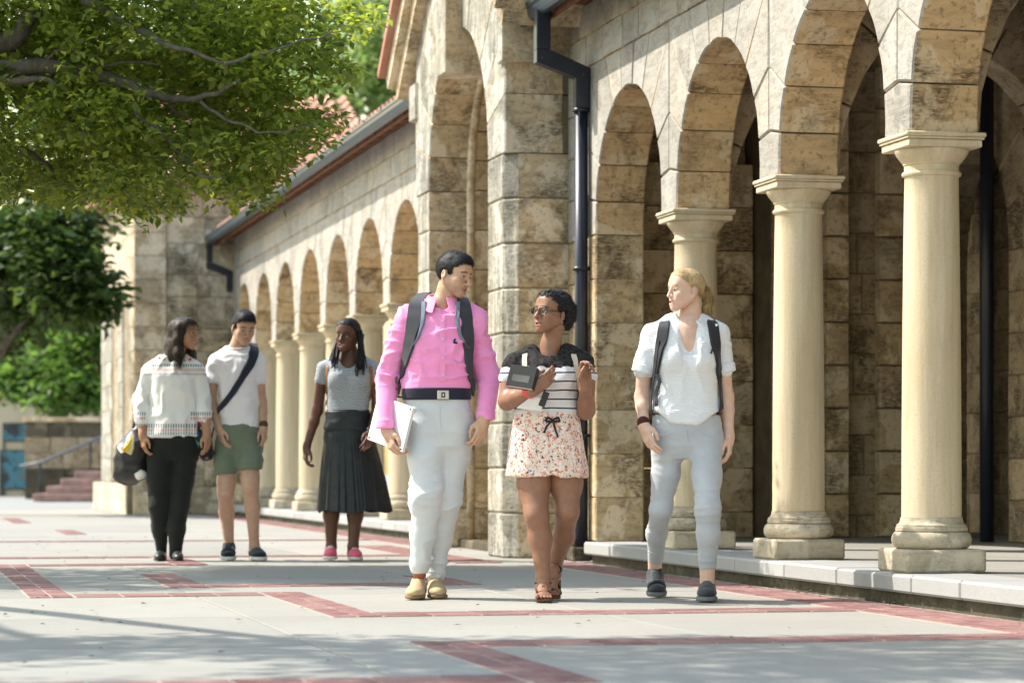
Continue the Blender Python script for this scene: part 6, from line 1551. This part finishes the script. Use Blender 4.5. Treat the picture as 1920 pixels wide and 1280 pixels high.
# ================================================================== woman in the embroidered blouse (back row)
P = Person('woman in white embroidered blouse and black trousers with a bag on her arm', 20.0, 318, h=.009)
k = NT('embroidered_cotton').set(0.9, 0.15); v = k.coord(); sp = k.n('ShaderNodeSeparateXYZ'); k.l(v, sp.inputs[0]); X_, Z_ = sp.outputs[0], sp.outputs[2]
def band(z0, z1): return k.math('MULTIPLY', k.math('GREATER_THAN', Z_, z0), k.math('LESS_THAN', Z_, z1))
def saw(x, per): return k.math('ABSOLUTE', k.math('SUBTRACT', k.math('FRACT', k.math('MULTIPLY', x, 1/per)), 0.5))
c = k.mix(0.0, (0.77, 0.775, 0.78), (1, 1, 1))
NAV = (0.02, 0.04, 0.08); RED = (0.50, 0.14, 0.12); TEA = (0.04, 0.14, 0.16)
for (z0, z1, per, wd, col) in ((1.395, 1.415, .017, .24, TEA), (1.36, 1.385, .012, .2, RED), (1.335, 1.352, .014, .16, NAV), (0.955, 0.985, .018, .2, NAV), (0.930, 0.950, .018, .2, RED), (0.905, 0.925, .018, .16, NAV), (1.045, 1.07, .016, .2, NAV), (1.015, 1.035, .016, .2, RED)):
    mk = k.math('MULTIPLY', band(z0, z1), k.math('LESS_THAN', saw(X_, per), wd))
    if z0 > 1.0 and z0 < 1.1: mk = k.math('MULTIPLY', mk, k.math('GREATER_THAN', k.math('ABSOLUTE', X_), .155))
    c = k.mix(mk, c, col)
k.base(c); k.bump(k.noise(v, 160, 2), 0.2, 0.002); M_EMB = k.m
f = P.field((235, 640, -.35), (405, 830, .35))
f.loft(P.rows([(818, 268, 376, .150, .02), (795, 274, 374, .140, .02), (760, 282, 370, .130, .02), (725, 284, 368, .132, .015), (700, 283, 367, .120, .015), (684, 279, 366, .095, .02), (668, 300, 348, .07, .02)]), .03)
f.chain([P.J(303, 680, .02), P.J(282, 698, .02)], [.06, .070], .03); f.chain([P.J(282, 698, .02), P.J(268, 745, .03), P.J(267, 786, -.04)], [.064, .066, .058], .004); f.chain([P.J(348, 680, .02), P.J(366, 698, .02)], [.06, .068], .03); f.chain([P.J(366, 698, .02), P.J(378, 745, .03), P.J(383, 782, -.02)], [.062, .062, .055], .004)
nk = P.J(330, 662, 0); f.cone(nk+(0, 0, -.02), nk+(0, .02, .16), .062, .075, .01, 'sub'); f.cone(P.J(328, 668, -.14), P.J(331, 692, -.14), .045, .012, .004, 'sub')
f.cone(P.J(335, 830, -.2), P.J(333, 806, -.16), .020, .004, .004, 'sub')
top, SV, SQ = P.garment('blouse', f, M_EMB, 0.014, (13, 13, 7), 51, relax=1)
P.surf((SV, SQ)); M_FLR = plain('coral_embroidery', (0.62, 0.13, 0.12), 0.8, 0.1); M_FLT = plain('teal_embroidery', (0.05, 0.13, 0.16), 0.8, 0.1)
for (x, y, r, m) in ((299, 671, 3.6, M_FLR), (356, 674, 4, M_FLR), (288, 671, 2.2, M_FLT), (367, 672, 2.2, M_FLT), (308, 674, 2, M_FLT), (346, 676, 2, M_FLT)): P.patch([(x+r*math.cos(t)*(1 if i % 2 else .6), y+r*math.sin(t)*(1 if i % 2 else .6)) for i, t in enumerate(np.linspace(0, 2*math.pi, 13)[:-1])], m, 'embroidered_flower', top, .002, .001)
M_BPANT = cloth_mat('black_stretch_cotton', (0.014, 0.017, 0.016), 420, 0.8)
f = P.field((255, 800, -.3), (390, 1060, .3)); f.loft(P.rows([(805, 279, 371, .125, .02), (835, 276, 372, .140, .03), (860, 280, 368, .11, .03)]), .03)
f.chain([P.J(301, 850, .0), P.J(298, 900, -.03), P.J(296, 945, -.08), P.J(299, 990, -.05), P.J(303, 1028, -.02)], [.094, .085, .066, .056, .040], .03); f.chain([P.J(347, 850, .03), P.J(342, 900, .0), P.J(336, 945, -.06), P.J(331, 990, -.08), P.J(329, 1040, -.08)], [.094, .086, .068, .058, .044], .03); P.garment('trousers', f, M_BPANT, .006, (7, 7, 18), 53)
M_FLAT = plain('patterned_black_flat', (0.03, 0.032, 0.036), 0.4, 0.5, var=0.6, nscale=70)
for (hx, hy, hd, tx, td, pt) in ((304, 1035, .05, 297, -.18, 0), (330, 1045, -.02, 335, -.25, 0)):
    P.limb_skin([P.J(hx, 1015, hd-.05), P.J(hx, 1046, hd-.03)], [.036, .034], SK_D); a = P.J(hx, 1045, hd); b = P.J(tx, 1045, td); P.shoe(a, b, .085, M_FLAT, M_BLACKN, .055, sole=.012); P.limb_skin([(a[0], a[1]-.03, .075), (a[0]*.5+b[0]*.5, a[1]*.5+b[1]*.5, .048)], [.032, .022], SK_D)
P.limb_skin([P.J(331, 690, .0), P.J(333, 665, .02), P.J(338, 645, .02)], [.07, .052, .050], SK_D)
P.head(347, 626, -.01, .228, 62, -2, 4, SK_D, (0.38, 0.15, 0.13), (0.02, 0.013, 0.01), smile=1.0, male=False, lid=.3, nose=1.05, jaw=.9, h=.0042)
f = Field((-.13, -.13, -.30), (.13, .17, .15), .0048); f.ell((0, .020, .034), (.086, .106, .094)); 
for s in (-1, 1): f.chain([(s*.070, .000, .045), (s*.080, .005, -.05), (s*.078, -.005, -.15), (s*.070, -.01, -.22)], [.028, .030, .032, .018], .04)
f.chain([(0, .085, .03), (0, .100, -.08), (0, .09, -.22), (0, .08, -.26)], [.055, .058, .055, .03], .06); f.ell((0, .08, -.14), (.085, .05, .10), .05)
f.ell((0, -.036, .060), (.070, .056, .056), .02); f.ell((0, -.095, -.025), (.060, .062, .084), .01, mode='sub'); hl_cut(f, [-.13, -.08, -.055, -.035, .2], [.076, .066, .040, -.30, -.30]); P.hair(f, M_HBROWN, .002, 40, length=.07, strands=7000, lift=.06)
for e in (-1, 1): q = P.hl((e*.083, -.012, -.045)); MB().lathe([(.001, -.005), (.005, 0), (.001, .005)], tuple(q-P.o), 8).build('earring', M_STEEL, P.root, True)
w = P.J(268, 815, -.07); P.hand(w, P.J(270, 850, -.09)-w, (.5, -.8, 0), 'R', .18, SK_D, curl=(24, 34, 22), tcurl=.4, elbow=P.J(266, 778, -.02), er=.040, wr=.027, h=.005)
w = P.J(388, 812, -.05); P.hand(w, P.J(391, 850, -.08)-w, (-.5, -.8, 0), 'L', .18, SK_D, curl=(24, 34, 22), tcurl=.4, elbow=P.J(384, 775, -.01), er=.040, wr=.027, h=.005)
P.core([(333, 680, .02, .05), (325, 760, .02, .06), (324, 830, .03, .07)], [(333, 685, .02, .04), (285, 700, .02, .035), (268, 745, .03, .033), (266, 790, -.03, .033)], [(333, 685, .02, .04), (364, 700, .02, .035), (378, 745, .03, .033), (384, 785, -.02, .033)], [(324, 830, .03, .06), (299, 880, -.02, .05), (297, 945, -.07, .045), (303, 1030, 0, .033)], [(324, 830, .03, .06), (344, 880, .01, .05), (336, 945, -.05, .045), (329, 1035, -.07, .033)])
P.finish()
# her slouchy bag, and the patterned one on the other arm
hb = thing_at('handbag', P.J(245, 895, .02), 'slouchy black handbag with yellow tassel hanging at the left of the group', 'handbag'); org = np.array(hb.location)
M_BLEA = plain('black_soft_leather', (0.016, 0.017, 0.019), 0.4, 0.5, var=0.3); f = Field(P.J(210, 905, -.2), P.J(290, 780, .25), .010)
f.chain([P.J(262, 812, .05), P.J(252, 845, .05), P.J(244, 875, .05)], [.07, .12, .115], .05); f.ell(P.J(256, 882, .05), (.13, .10, .06), .04); V, Q = f.mesh(2); V = folds(V, Q, .02, (8, 8, 6), 61); np_mesh('bag_body', V-org, Q, M_BLEA, hb)
MB().tube([P.J(250, 802, -.03)-org, P.J(258, 770, -.05)-org, P.J(267, 772, .0)-org, P.J(270, 806, .06)-org], .010, 8).build('handle', M_BLEA, hb, True)
for i, c_ in enumerate(((0.70, 0.45, 0.05), (0.72, 0.50, 0.08), (0.6, 0.55, 0.4))):
    MB().tube([P.J(250, 815, -.10)-org, P.J(240+i*4, 835+i*2, -.13)-org, P.J(231+i*6, 845+i*3, -.14)-org], [.006, .014, .018], 8).build('tassel', plain('tassel_%d' % i, c_, 0.8, 0.2), hb, True)
MB().tube([P.J(222, 838, -.04)-org, P.J(228, 848, -.08)-org, P.J(238, 843, -.10)-org, P.J(246, 830, -.10)-org], .008, 8).build('rope_trim', M_WHITE, hb, True); MB().tube([P.J(256, 893, -.05)-org, P.J(266, 888, -.06)-org, P.J(274, 890, -.04)-org], [.03, .035, .02], 8).build('white_base', M_WHITE, hb, True)
k = NT('floral_black_print').set(0.7, 0.3); v = k.coord(); w_ = k.n('ShaderNodeTexVoronoi'); w_.inputs['Scale'].default_value = 26; k.l(v, w_.inputs['Vector']); hs_ = k.n('ShaderNodeHueSaturation'); k.l(w_.outputs['Color'], hs_.inputs['Color']); hs_.inputs['Saturation'].default_value = 1.3; hs_.inputs['Value'].default_value = 0.55
k.base(k.mix(k.math('LESS_THAN', w_.outputs['Distance'], .42), (0.02, 0.022, 0.03), hs_.outputs[0])); M_FPR = k.m
tb = thing_at('tote_bag', P.J(382, 870, .05), 'narrow black tote with bright floral print between the first pair', 'tote bag'); org = np.array(tb.location)
f = Field(P.J(355, 885, -.2), P.J(415, 760, .25), .010); f.chain([P.J(372, 785, .04), P.J(380, 820, .04), P.J(388, 850, .04)], [.045, .055, .05], .03, flat=(1, 1.6, 1)); V, Q = f.mesh(1); V = folds(V, Q, .012, (8, 8, 6), 62); np_mesh('bag_body', V-org, Q, M_FPR, tb); MB().tube([P.J(371, 785, .0)-org, P.J(376, 757, -.02)-org, P.J(384, 770, .06)-org], .009, 8).build('handle', M_BLEA, tb, True)

# ================================================================== man in the white tee (back row)
P = Person('young man in white t-shirt and green shorts with a bag strap, looking down', 20.1, 456, h=.009)
M_TEE = cloth_mat('lilac_white_jersey', (0.74, 0.725, 0.78), 420, 0.85, 0.04)
f = P.field((370, 640, -.3), (510, 815, .3)); f.loft(P.rows([(806, 409, 489, .115, .02), (780, 410, 487, .115, .02), (740, 411, 485, .120, .015), (700, 406, 485, .125, .01), (678, 402, 484, .118, .015), (662, 412, 474, .090, .02), (650, 424, 462, .07, .02)]), .03)
f.chain([P.J(427, 664, .02), P.J(405, 679, .02), P.J(398, 706, .01)], [.055, .062, .058], .02); f.chain([P.J(462, 664, .02), P.J(481, 679, .02), P.J(486, 708, .01)], [.055, .060, .054], .02)
f.cut(lambda X, Y, Z: P.J(0, 806)[2]+.002-Z+0*X); nk = P.J(446, 648, 0); f.cone(nk+(0, .0, -.030), nk+(0, .02, .14), .060, .075, .008, 'sub'); top, SV, SQ = P.garment('t_shirt', f, M_TEE, .013, (11, 11, 11), 71, mask=lambda V: np.clip((V[:, 2]-P.J(0, 806)[2])/.08, .1, 1))
P.neckring(nk+(0, .008, -.004), .066, .068, .022, .0065, M_TEE)
M_GRS = cloth_mat('sage_green_cotton', (0.15, 0.185, 0.135), 420, 0.85, 0.08); f = P.field((385, 790, -.35), (510, 900, .35))
f.loft(P.rows([(796, 410, 488, .118, .02), (820, 406, 490, .128, .025), (845, 404, 491, .120, .025), (860, 410, 485, .09, .025)]), .03); f.chain([P.J(427, 835, .0), P.J(424, 870, -.03), P.J(424, 888, -.04)], [.094, .088, .086], .03); f.chain([P.J(468, 835, .0), P.J(469, 865, -.08), P.J(469, 878, -.10)], [.094, .088, .086], .03)
zl_, zr_, xm_ = P.J(0, 889)[2], P.J(0, 880)[2], P.J(447, 0)[0]; f.cut(lambda X, Y, Z: np.where(X < xm_, zl_, zr_)-Z+0*Y, .003)
sho, FV, FQ = P.garment('shorts', f, M_GRS, .009, (9, 9, 9), 73)
P.limb_skin([P.J(427, 850, .0), P.J(424, 905, -.05), P.J(423, 925, -.07), P.J(425, 960, .0), P.J(430, 1025, .03), P.J(430, 1036, .03)], [.078, .064, .056, .053, .034, .034], SK_E, .03); P.limb_skin([P.J(468, 850, -.02), P.J(469, 895, -.13), P.J(470, 912, -.15), P.J(473, 950, -.10), P.J(477, 1024, -.06), P.J(477, 1036, -.06)], [.078, .064, .056, .053, .034, .034], SK_E, .03)
M_NAVYC = cloth_mat('navy_canvas', (0.016, 0.022, 0.038), 300, 0.85); a = P.J(430, 1040, .10); b = P.J(427, 1040, -.18); P.shoe(a, b, .112, M_NAVYC, M_WHITE, .080, sole=.026, tip=M_NAVYC, pitch=12); a = P.J(476, 1040, .02); b = P.J(490, 1040, -.25); P.shoe(a, b, .112, M_NAVYC, M_WHITE, .082, sole=.026)
P.limb_skin([P.J(445, 668, .02), P.J(446, 650, .02), P.J(451, 632, .015)], [.062, .056, .056], SK_E)
P.head(457, 614, -.02, .226, 24, 18, 3, SK_E, (0.44, 0.21, 0.19), (0.02, 0.014, 0.012), smile=0.1, lid=-.1, jaw=.95, h=.0042)
f = hair_short(1.5); P.hair(f, M_HBLACK, .002, 100, flow='crop', length=.024, strands=7000, lift=.12)
w = P.J(411, 803, -.06); P.hand(w, P.J(420, 845, -.12)-w, (.5, -.8, 0), 'R', .19, SK_E, curl=(22, 30, 20), tcurl=.4, elbow=P.J(396, 755, .03), er=.041, wr=.028, forearm=[P.J(396, 706, .01)], h=.005); w = P.J(494, 800, -.02); P.hand(w, P.J(498, 845, -.05)-w, (-.3, -.9, 0), 'L', .19, SK_E, curl=(28, 34, 22), tcurl=.5, elbow=P.J(489, 755, .05), er=.041, wr=.028, forearm=[P.J(485, 706, .01)], h=.005)
q = P.J(494, 797, -.02); f = Field(q-.06, q+.06, .005); f.cone(q-(0, 0, .006), q+(0, 0, .006), .033, .033); P.garment('wristband', f, plain('brown_cord', (0.10, 0.05, 0.03), 0.7, 0.2), 0)
P.core([(446, 670, .02, .05), (447, 750, .02, .06), (447, 830, .02, .07)], [(446, 672, .02, .04), (408, 684, .02, .035), (397, 715, .01, .035)], [(446, 672, .02, .04), (478, 684, .02, .035), (485, 715, .01, .035)], [(447, 830, .02, .06), (427, 860, .0, .06)], [(447, 830, .02, .06), (468, 860, -.02, .06)])
P.finish(); P.surf((SV, SQ))
mg = thing_at('messenger_bag', P.J(388, 865, .12), 'navy messenger bag slung across the man in the white t-shirt', 'messenger bag'); org = np.array(mg.location)
P.ribbon([(478, 656), (470, 680), (455, 706), (435, 738), (413, 766), (407, 775)], [.075, .072, .050, .045, .045, .045], .010, M_NAVYB, 'strap', mg, off=.004, origin=org, pre=[P.J(474, 645, .10)], post=[P.J(398, 800, .10), P.J(392, 835, .14)])
f = Field(P.J(360, 885, -.1), P.J(420, 815, .35), .010); f.cone(P.J(388, 845, .05), P.J(388, 845, .20), .065, .065, 0, flat=(.55, 1, 1)); V, Q = f.mesh(1); np_mesh('bag_body', V-org, Q, M_NAVYB, mg)

# ================================================================== woman in the black skirt (back row)
P = Person('woman with long braids in striped t-shirt and pleated black skirt', 20.1, 645, h=.009)
k = NT('blue_white_stripe').set(0.85, 0.2); v = k.coord(); sp = k.n('ShaderNodeSeparateXYZ'); k.l(v, sp.inputs[0]); fr = k.math('FRACT', k.math('MULTIPLY', k.math('ADD', sp.outputs[2], k.math('MULTIPLY', k.noise(v, 5, 2), .012)), 1/.0130)); k.base(k.ramp(fr, [(0, (0.035, 0.05, 0.10)), (0.48, (0.62, 0.66, 0.70))], 'CONSTANT')); M_STR = k.m
f = P.field((575, 655, -.3), (725, 790, .3)); f.loft(P.rows([(778, 613, 691, .105, .02), (750, 614, 692, .106, .02), (725, 613, 695, .115, .01), (702, 612, 697, .118, .01), (686, 613, 695, .100, .015), (672, 624, 685, .078, .02)]), .03)
f.ell(P.J(634, 712, -.07), (.06, .055, .055), .045); f.ell(P.J(674, 712, -.07), (.06, .055, .055), .045)
f.chain([P.J(626, 680, .02), P.J(609, 691, .02), P.J(603, 712, .02)], [.05, .052, .048], .02); f.chain([P.J(684, 680, .02), P.J(699, 691, .02), P.J(703, 710, .02)], [.05, .052, .048], .02)
nk = P.J(654, 668, -.01); f.cone(nk+(0, -.02, -.05), nk+(0, .02, .12), .062, .085, .01, 'sub'); top, SV, SQ = P.garment('t_shirt', f, M_STR, .005, (9, 9, 10), 81)
# pleated skirt: swept rings
k = NT('black_pleated_cloth').set(0.45, 0.35); v = k.coord(); k.base(k.ramp(k.noise(v, 20, 3), [(.3, (0.010, 0.013, 0.017)), (.7, (0.020, 0.025, 0.031))])); M_SKIRT = k.m
rows_ = P.rows([(768, 612, 693, .112, .02), (785, 610, 694, .118, .02), (806, 607, 697, .128, .02), (850, 601, 707, .15, .02), (900, 595, 718, .18, .02), (958, 590, 728, .21, .02)]); rows_ = np.array(sorted(rows_, reverse=True)); zs = np.linspace(rows_[0, 0], rows_[-1, 0], 30); NS = 360; V = []
for i, z in enumerate(zs):
    cx, cy, rx, ry = [np.interp(-z, -rows_[:, 0], rows_[:, j]) for j in (1, 2, 3, 4)]; t = i/(len(zs)-1); am = .024*max(0, t-.22)**1.1
    for j in range(NS):
        a = 2*math.pi*j/NS; sawt = ((a+.07*math.sin(5*a)+.04*math.sin(11*a+1))*34/(2*math.pi)) % 1.0; pl = (sawt if sawt < .8 else (1-sawt)*4)-.4; lo = .03*t*math.sin(3*a+1)*(t > .3); V.append((cx+(rx+am*pl+lo)*math.cos(a), cy+(ry+am*pl+lo*.6)*math.sin(a), z+t*.012*math.sin(5*a)))
V = np.array(V); Q = [(i*NS+j, (i+1)*NS+j, (i+1)*NS+(j+1) % NS, i*NS+(j+1) % NS) for i in range(len(zs)-1) for j in range(NS)]; sk = np_mesh('skirt', V-P.o, Q, M_SKIRT, P.root)
f = P.field((600, 765, -.25), (710, 812, .3)); f.loft(P.rows([(770, 611, 693, .114, .02), (808, 606, 698, .131, .02)]), 0); P.garment('yoke', f, M_SKIRT, .006, (6, 6, 20), 83, parent=sk)
P.limb_skin([P.J(622, 920, .0), P.J(621, 965, .03), P.J(621, 1025, .02), P.J(620, 1040, .0)], [.060, .056, .036, .036], SK_F, .03); P.limb_skin([P.J(667, 920, .0), P.J(666, 965, -.0), P.J(662, 1025, -.02), P.J(662, 1040, -.02)], [.060, .056, .036, .036], SK_F, .03)
M_PKS = cloth_mat('coral_pink_canvas', (0.80, 0.13, 0.24), 300, 0.8); a = P.J(620, 1045, .06); b = P.J(619, 1045, -.19); P.shoe(a, b, .100, M_PKS, M_WHITE, .075, sole=.024, up=.004, tip=M_WHITE); a = P.J(660, 1042, .06); b = P.J(670, 1042, -.18); P.shoe(a, b, .100, M_PKS, M_WHITE, .075, sole=.024, tip=M_WHITE)
P.limb_skin([P.J(654, 700, .0), P.J(654, 682, .01), P.J(655, 660, .02), P.J(655, 640, .02)], [.085, .075, .050, .050], SK_F, .04)
P.head(652, 629, -.015, .234, -24, 2, 3, SK_F, (0.22, 0.075, 0.07), (0.008, 0.006, 0.005), smile=.95, male=False, lid=.35, nose=1.2, lips=1.25, jaw=.9, h=.0042)
f = Field((-.11, -.13, -.10), (.11, .15, .15), .0044); f.ell((0, .018, .033), (.082, .105, .093)); f.ell((0, -.036, .060), (.068, .052, .056), .02); hl_cut(f, [-.13, -.080, -.050, -.025, -.004, .006, .035, .05, .1, .2], [.084, .074, .050, .030, .006, .012, .012, -.03, -.05, -.06]); P.hair(f, M_HBRAID, .004, 90, flow='back', length=.02, strands=4000)
R_ = random.Random(5)
for i in range(42):
    rt = i % 3; sx = 1 if rt else -1; a0 = P.hl((sx*R_.uniform(.055, .082), R_.uniform(.0, .09), R_.uniform(-.02, .05))); ln = R_.uniform(.16, .25) if rt else R_.uniform(.10, .18)
    end = P.J(R_.uniform(666, 688), R_.uniform(684, 706), R_.uniform(-.15, -.07)) if rt else P.J(R_.uniform(617, 632), R_.uniform(672, 692), R_.uniform(-.14, -.08)); mid = a0*.5+end*.5+np.array([sx*.018, R_.uniform(-.03, .02), .02]); pts = []
    for t in np.linspace(0, 1, 14): pts.append((1-t)**2*a0+2*t*(1-t)*mid+t*t*end-P.o)
    MB().tube(pts, [(.0058+.0016*(j % 2))*(1-.35*j/13) for j in range(14)], 6).build('braid', M_HBRAID, P.root, True)
for e in (1,): q = P.hl((e*.080, .004, -.052)); MB().lathe([(.001, -.012), (.007, -.004), (.004, .012)], tuple(q-P.o), 8).build('earring', M_WHITE, P.root, True)
w = P.J(575, 838, .03); P.hand(w, P.J(571, 872, .0)-w, (.4, -.9, 0), 'R', .18, SK_F, curl=(30, 42, 28), tcurl=.6, elbow=P.J(595, 768, .05), er=.038, wr=.026, forearm=[P.J(603, 712, .02)], h=.005); w = P.J(697, 808, -.13); P.hand(w, P.J(688, 838, -.20)-w, (-.5, -.3, .8), 'L', .178, (.16, .075, .05), curl=(14, 22, 16), spread=6, tcurl=.2, elbow=P.J(708, 762, .04), er=.038, wr=.026, forearm=[P.J(703, 710, .02)], h=.005)
q = P.J(698, 803, -.12); MB().tube([tuple(q+np.array([math.cos(t)*.034, math.sin(t)*.03, math.sin(t)*.012])-P.o) for t in np.linspace(0, 2*math.pi, 17)], .005, 6).build('bangle', M_WHITE, P.root, True)
P.core([(654, 690, .02, .05), (653, 760, .02, .06), (652, 830, .02, .07)], [(654, 690, .02, .035), (612, 697, .02, .03), (602, 720, .02, .03)], [(654, 690, .02, .035), (696, 697, .02, .03), (703, 718, .02, .03)], [(652, 830, .02, .06), (622, 930, .0, .055)], [(652, 830, .02, .06), (667, 930, .0, .055)])
P.finish(); P.surf((SV, SQ)); M_TANST = plain('tan_leather_strap', (0.30, 0.15, 0.065), 0.6, 0.3)
backpack(P, 'tan leather backpack worn by the woman in the striped t-shirt', M_TANST, P.J(654, 725, .24), (.24, .14, .30),
    [([(615, 682), (613, 705), (613, 730), (612, 760)], .028, .005, M_TANST, dict(off=.004, pre=[P.J(620, 670, .12)])), ([(694, 682), (696, 705), (695, 730), (694, 750)], .028, .005, M_TANST, dict(off=.004, pre=[P.J(689, 670, .12)]))])
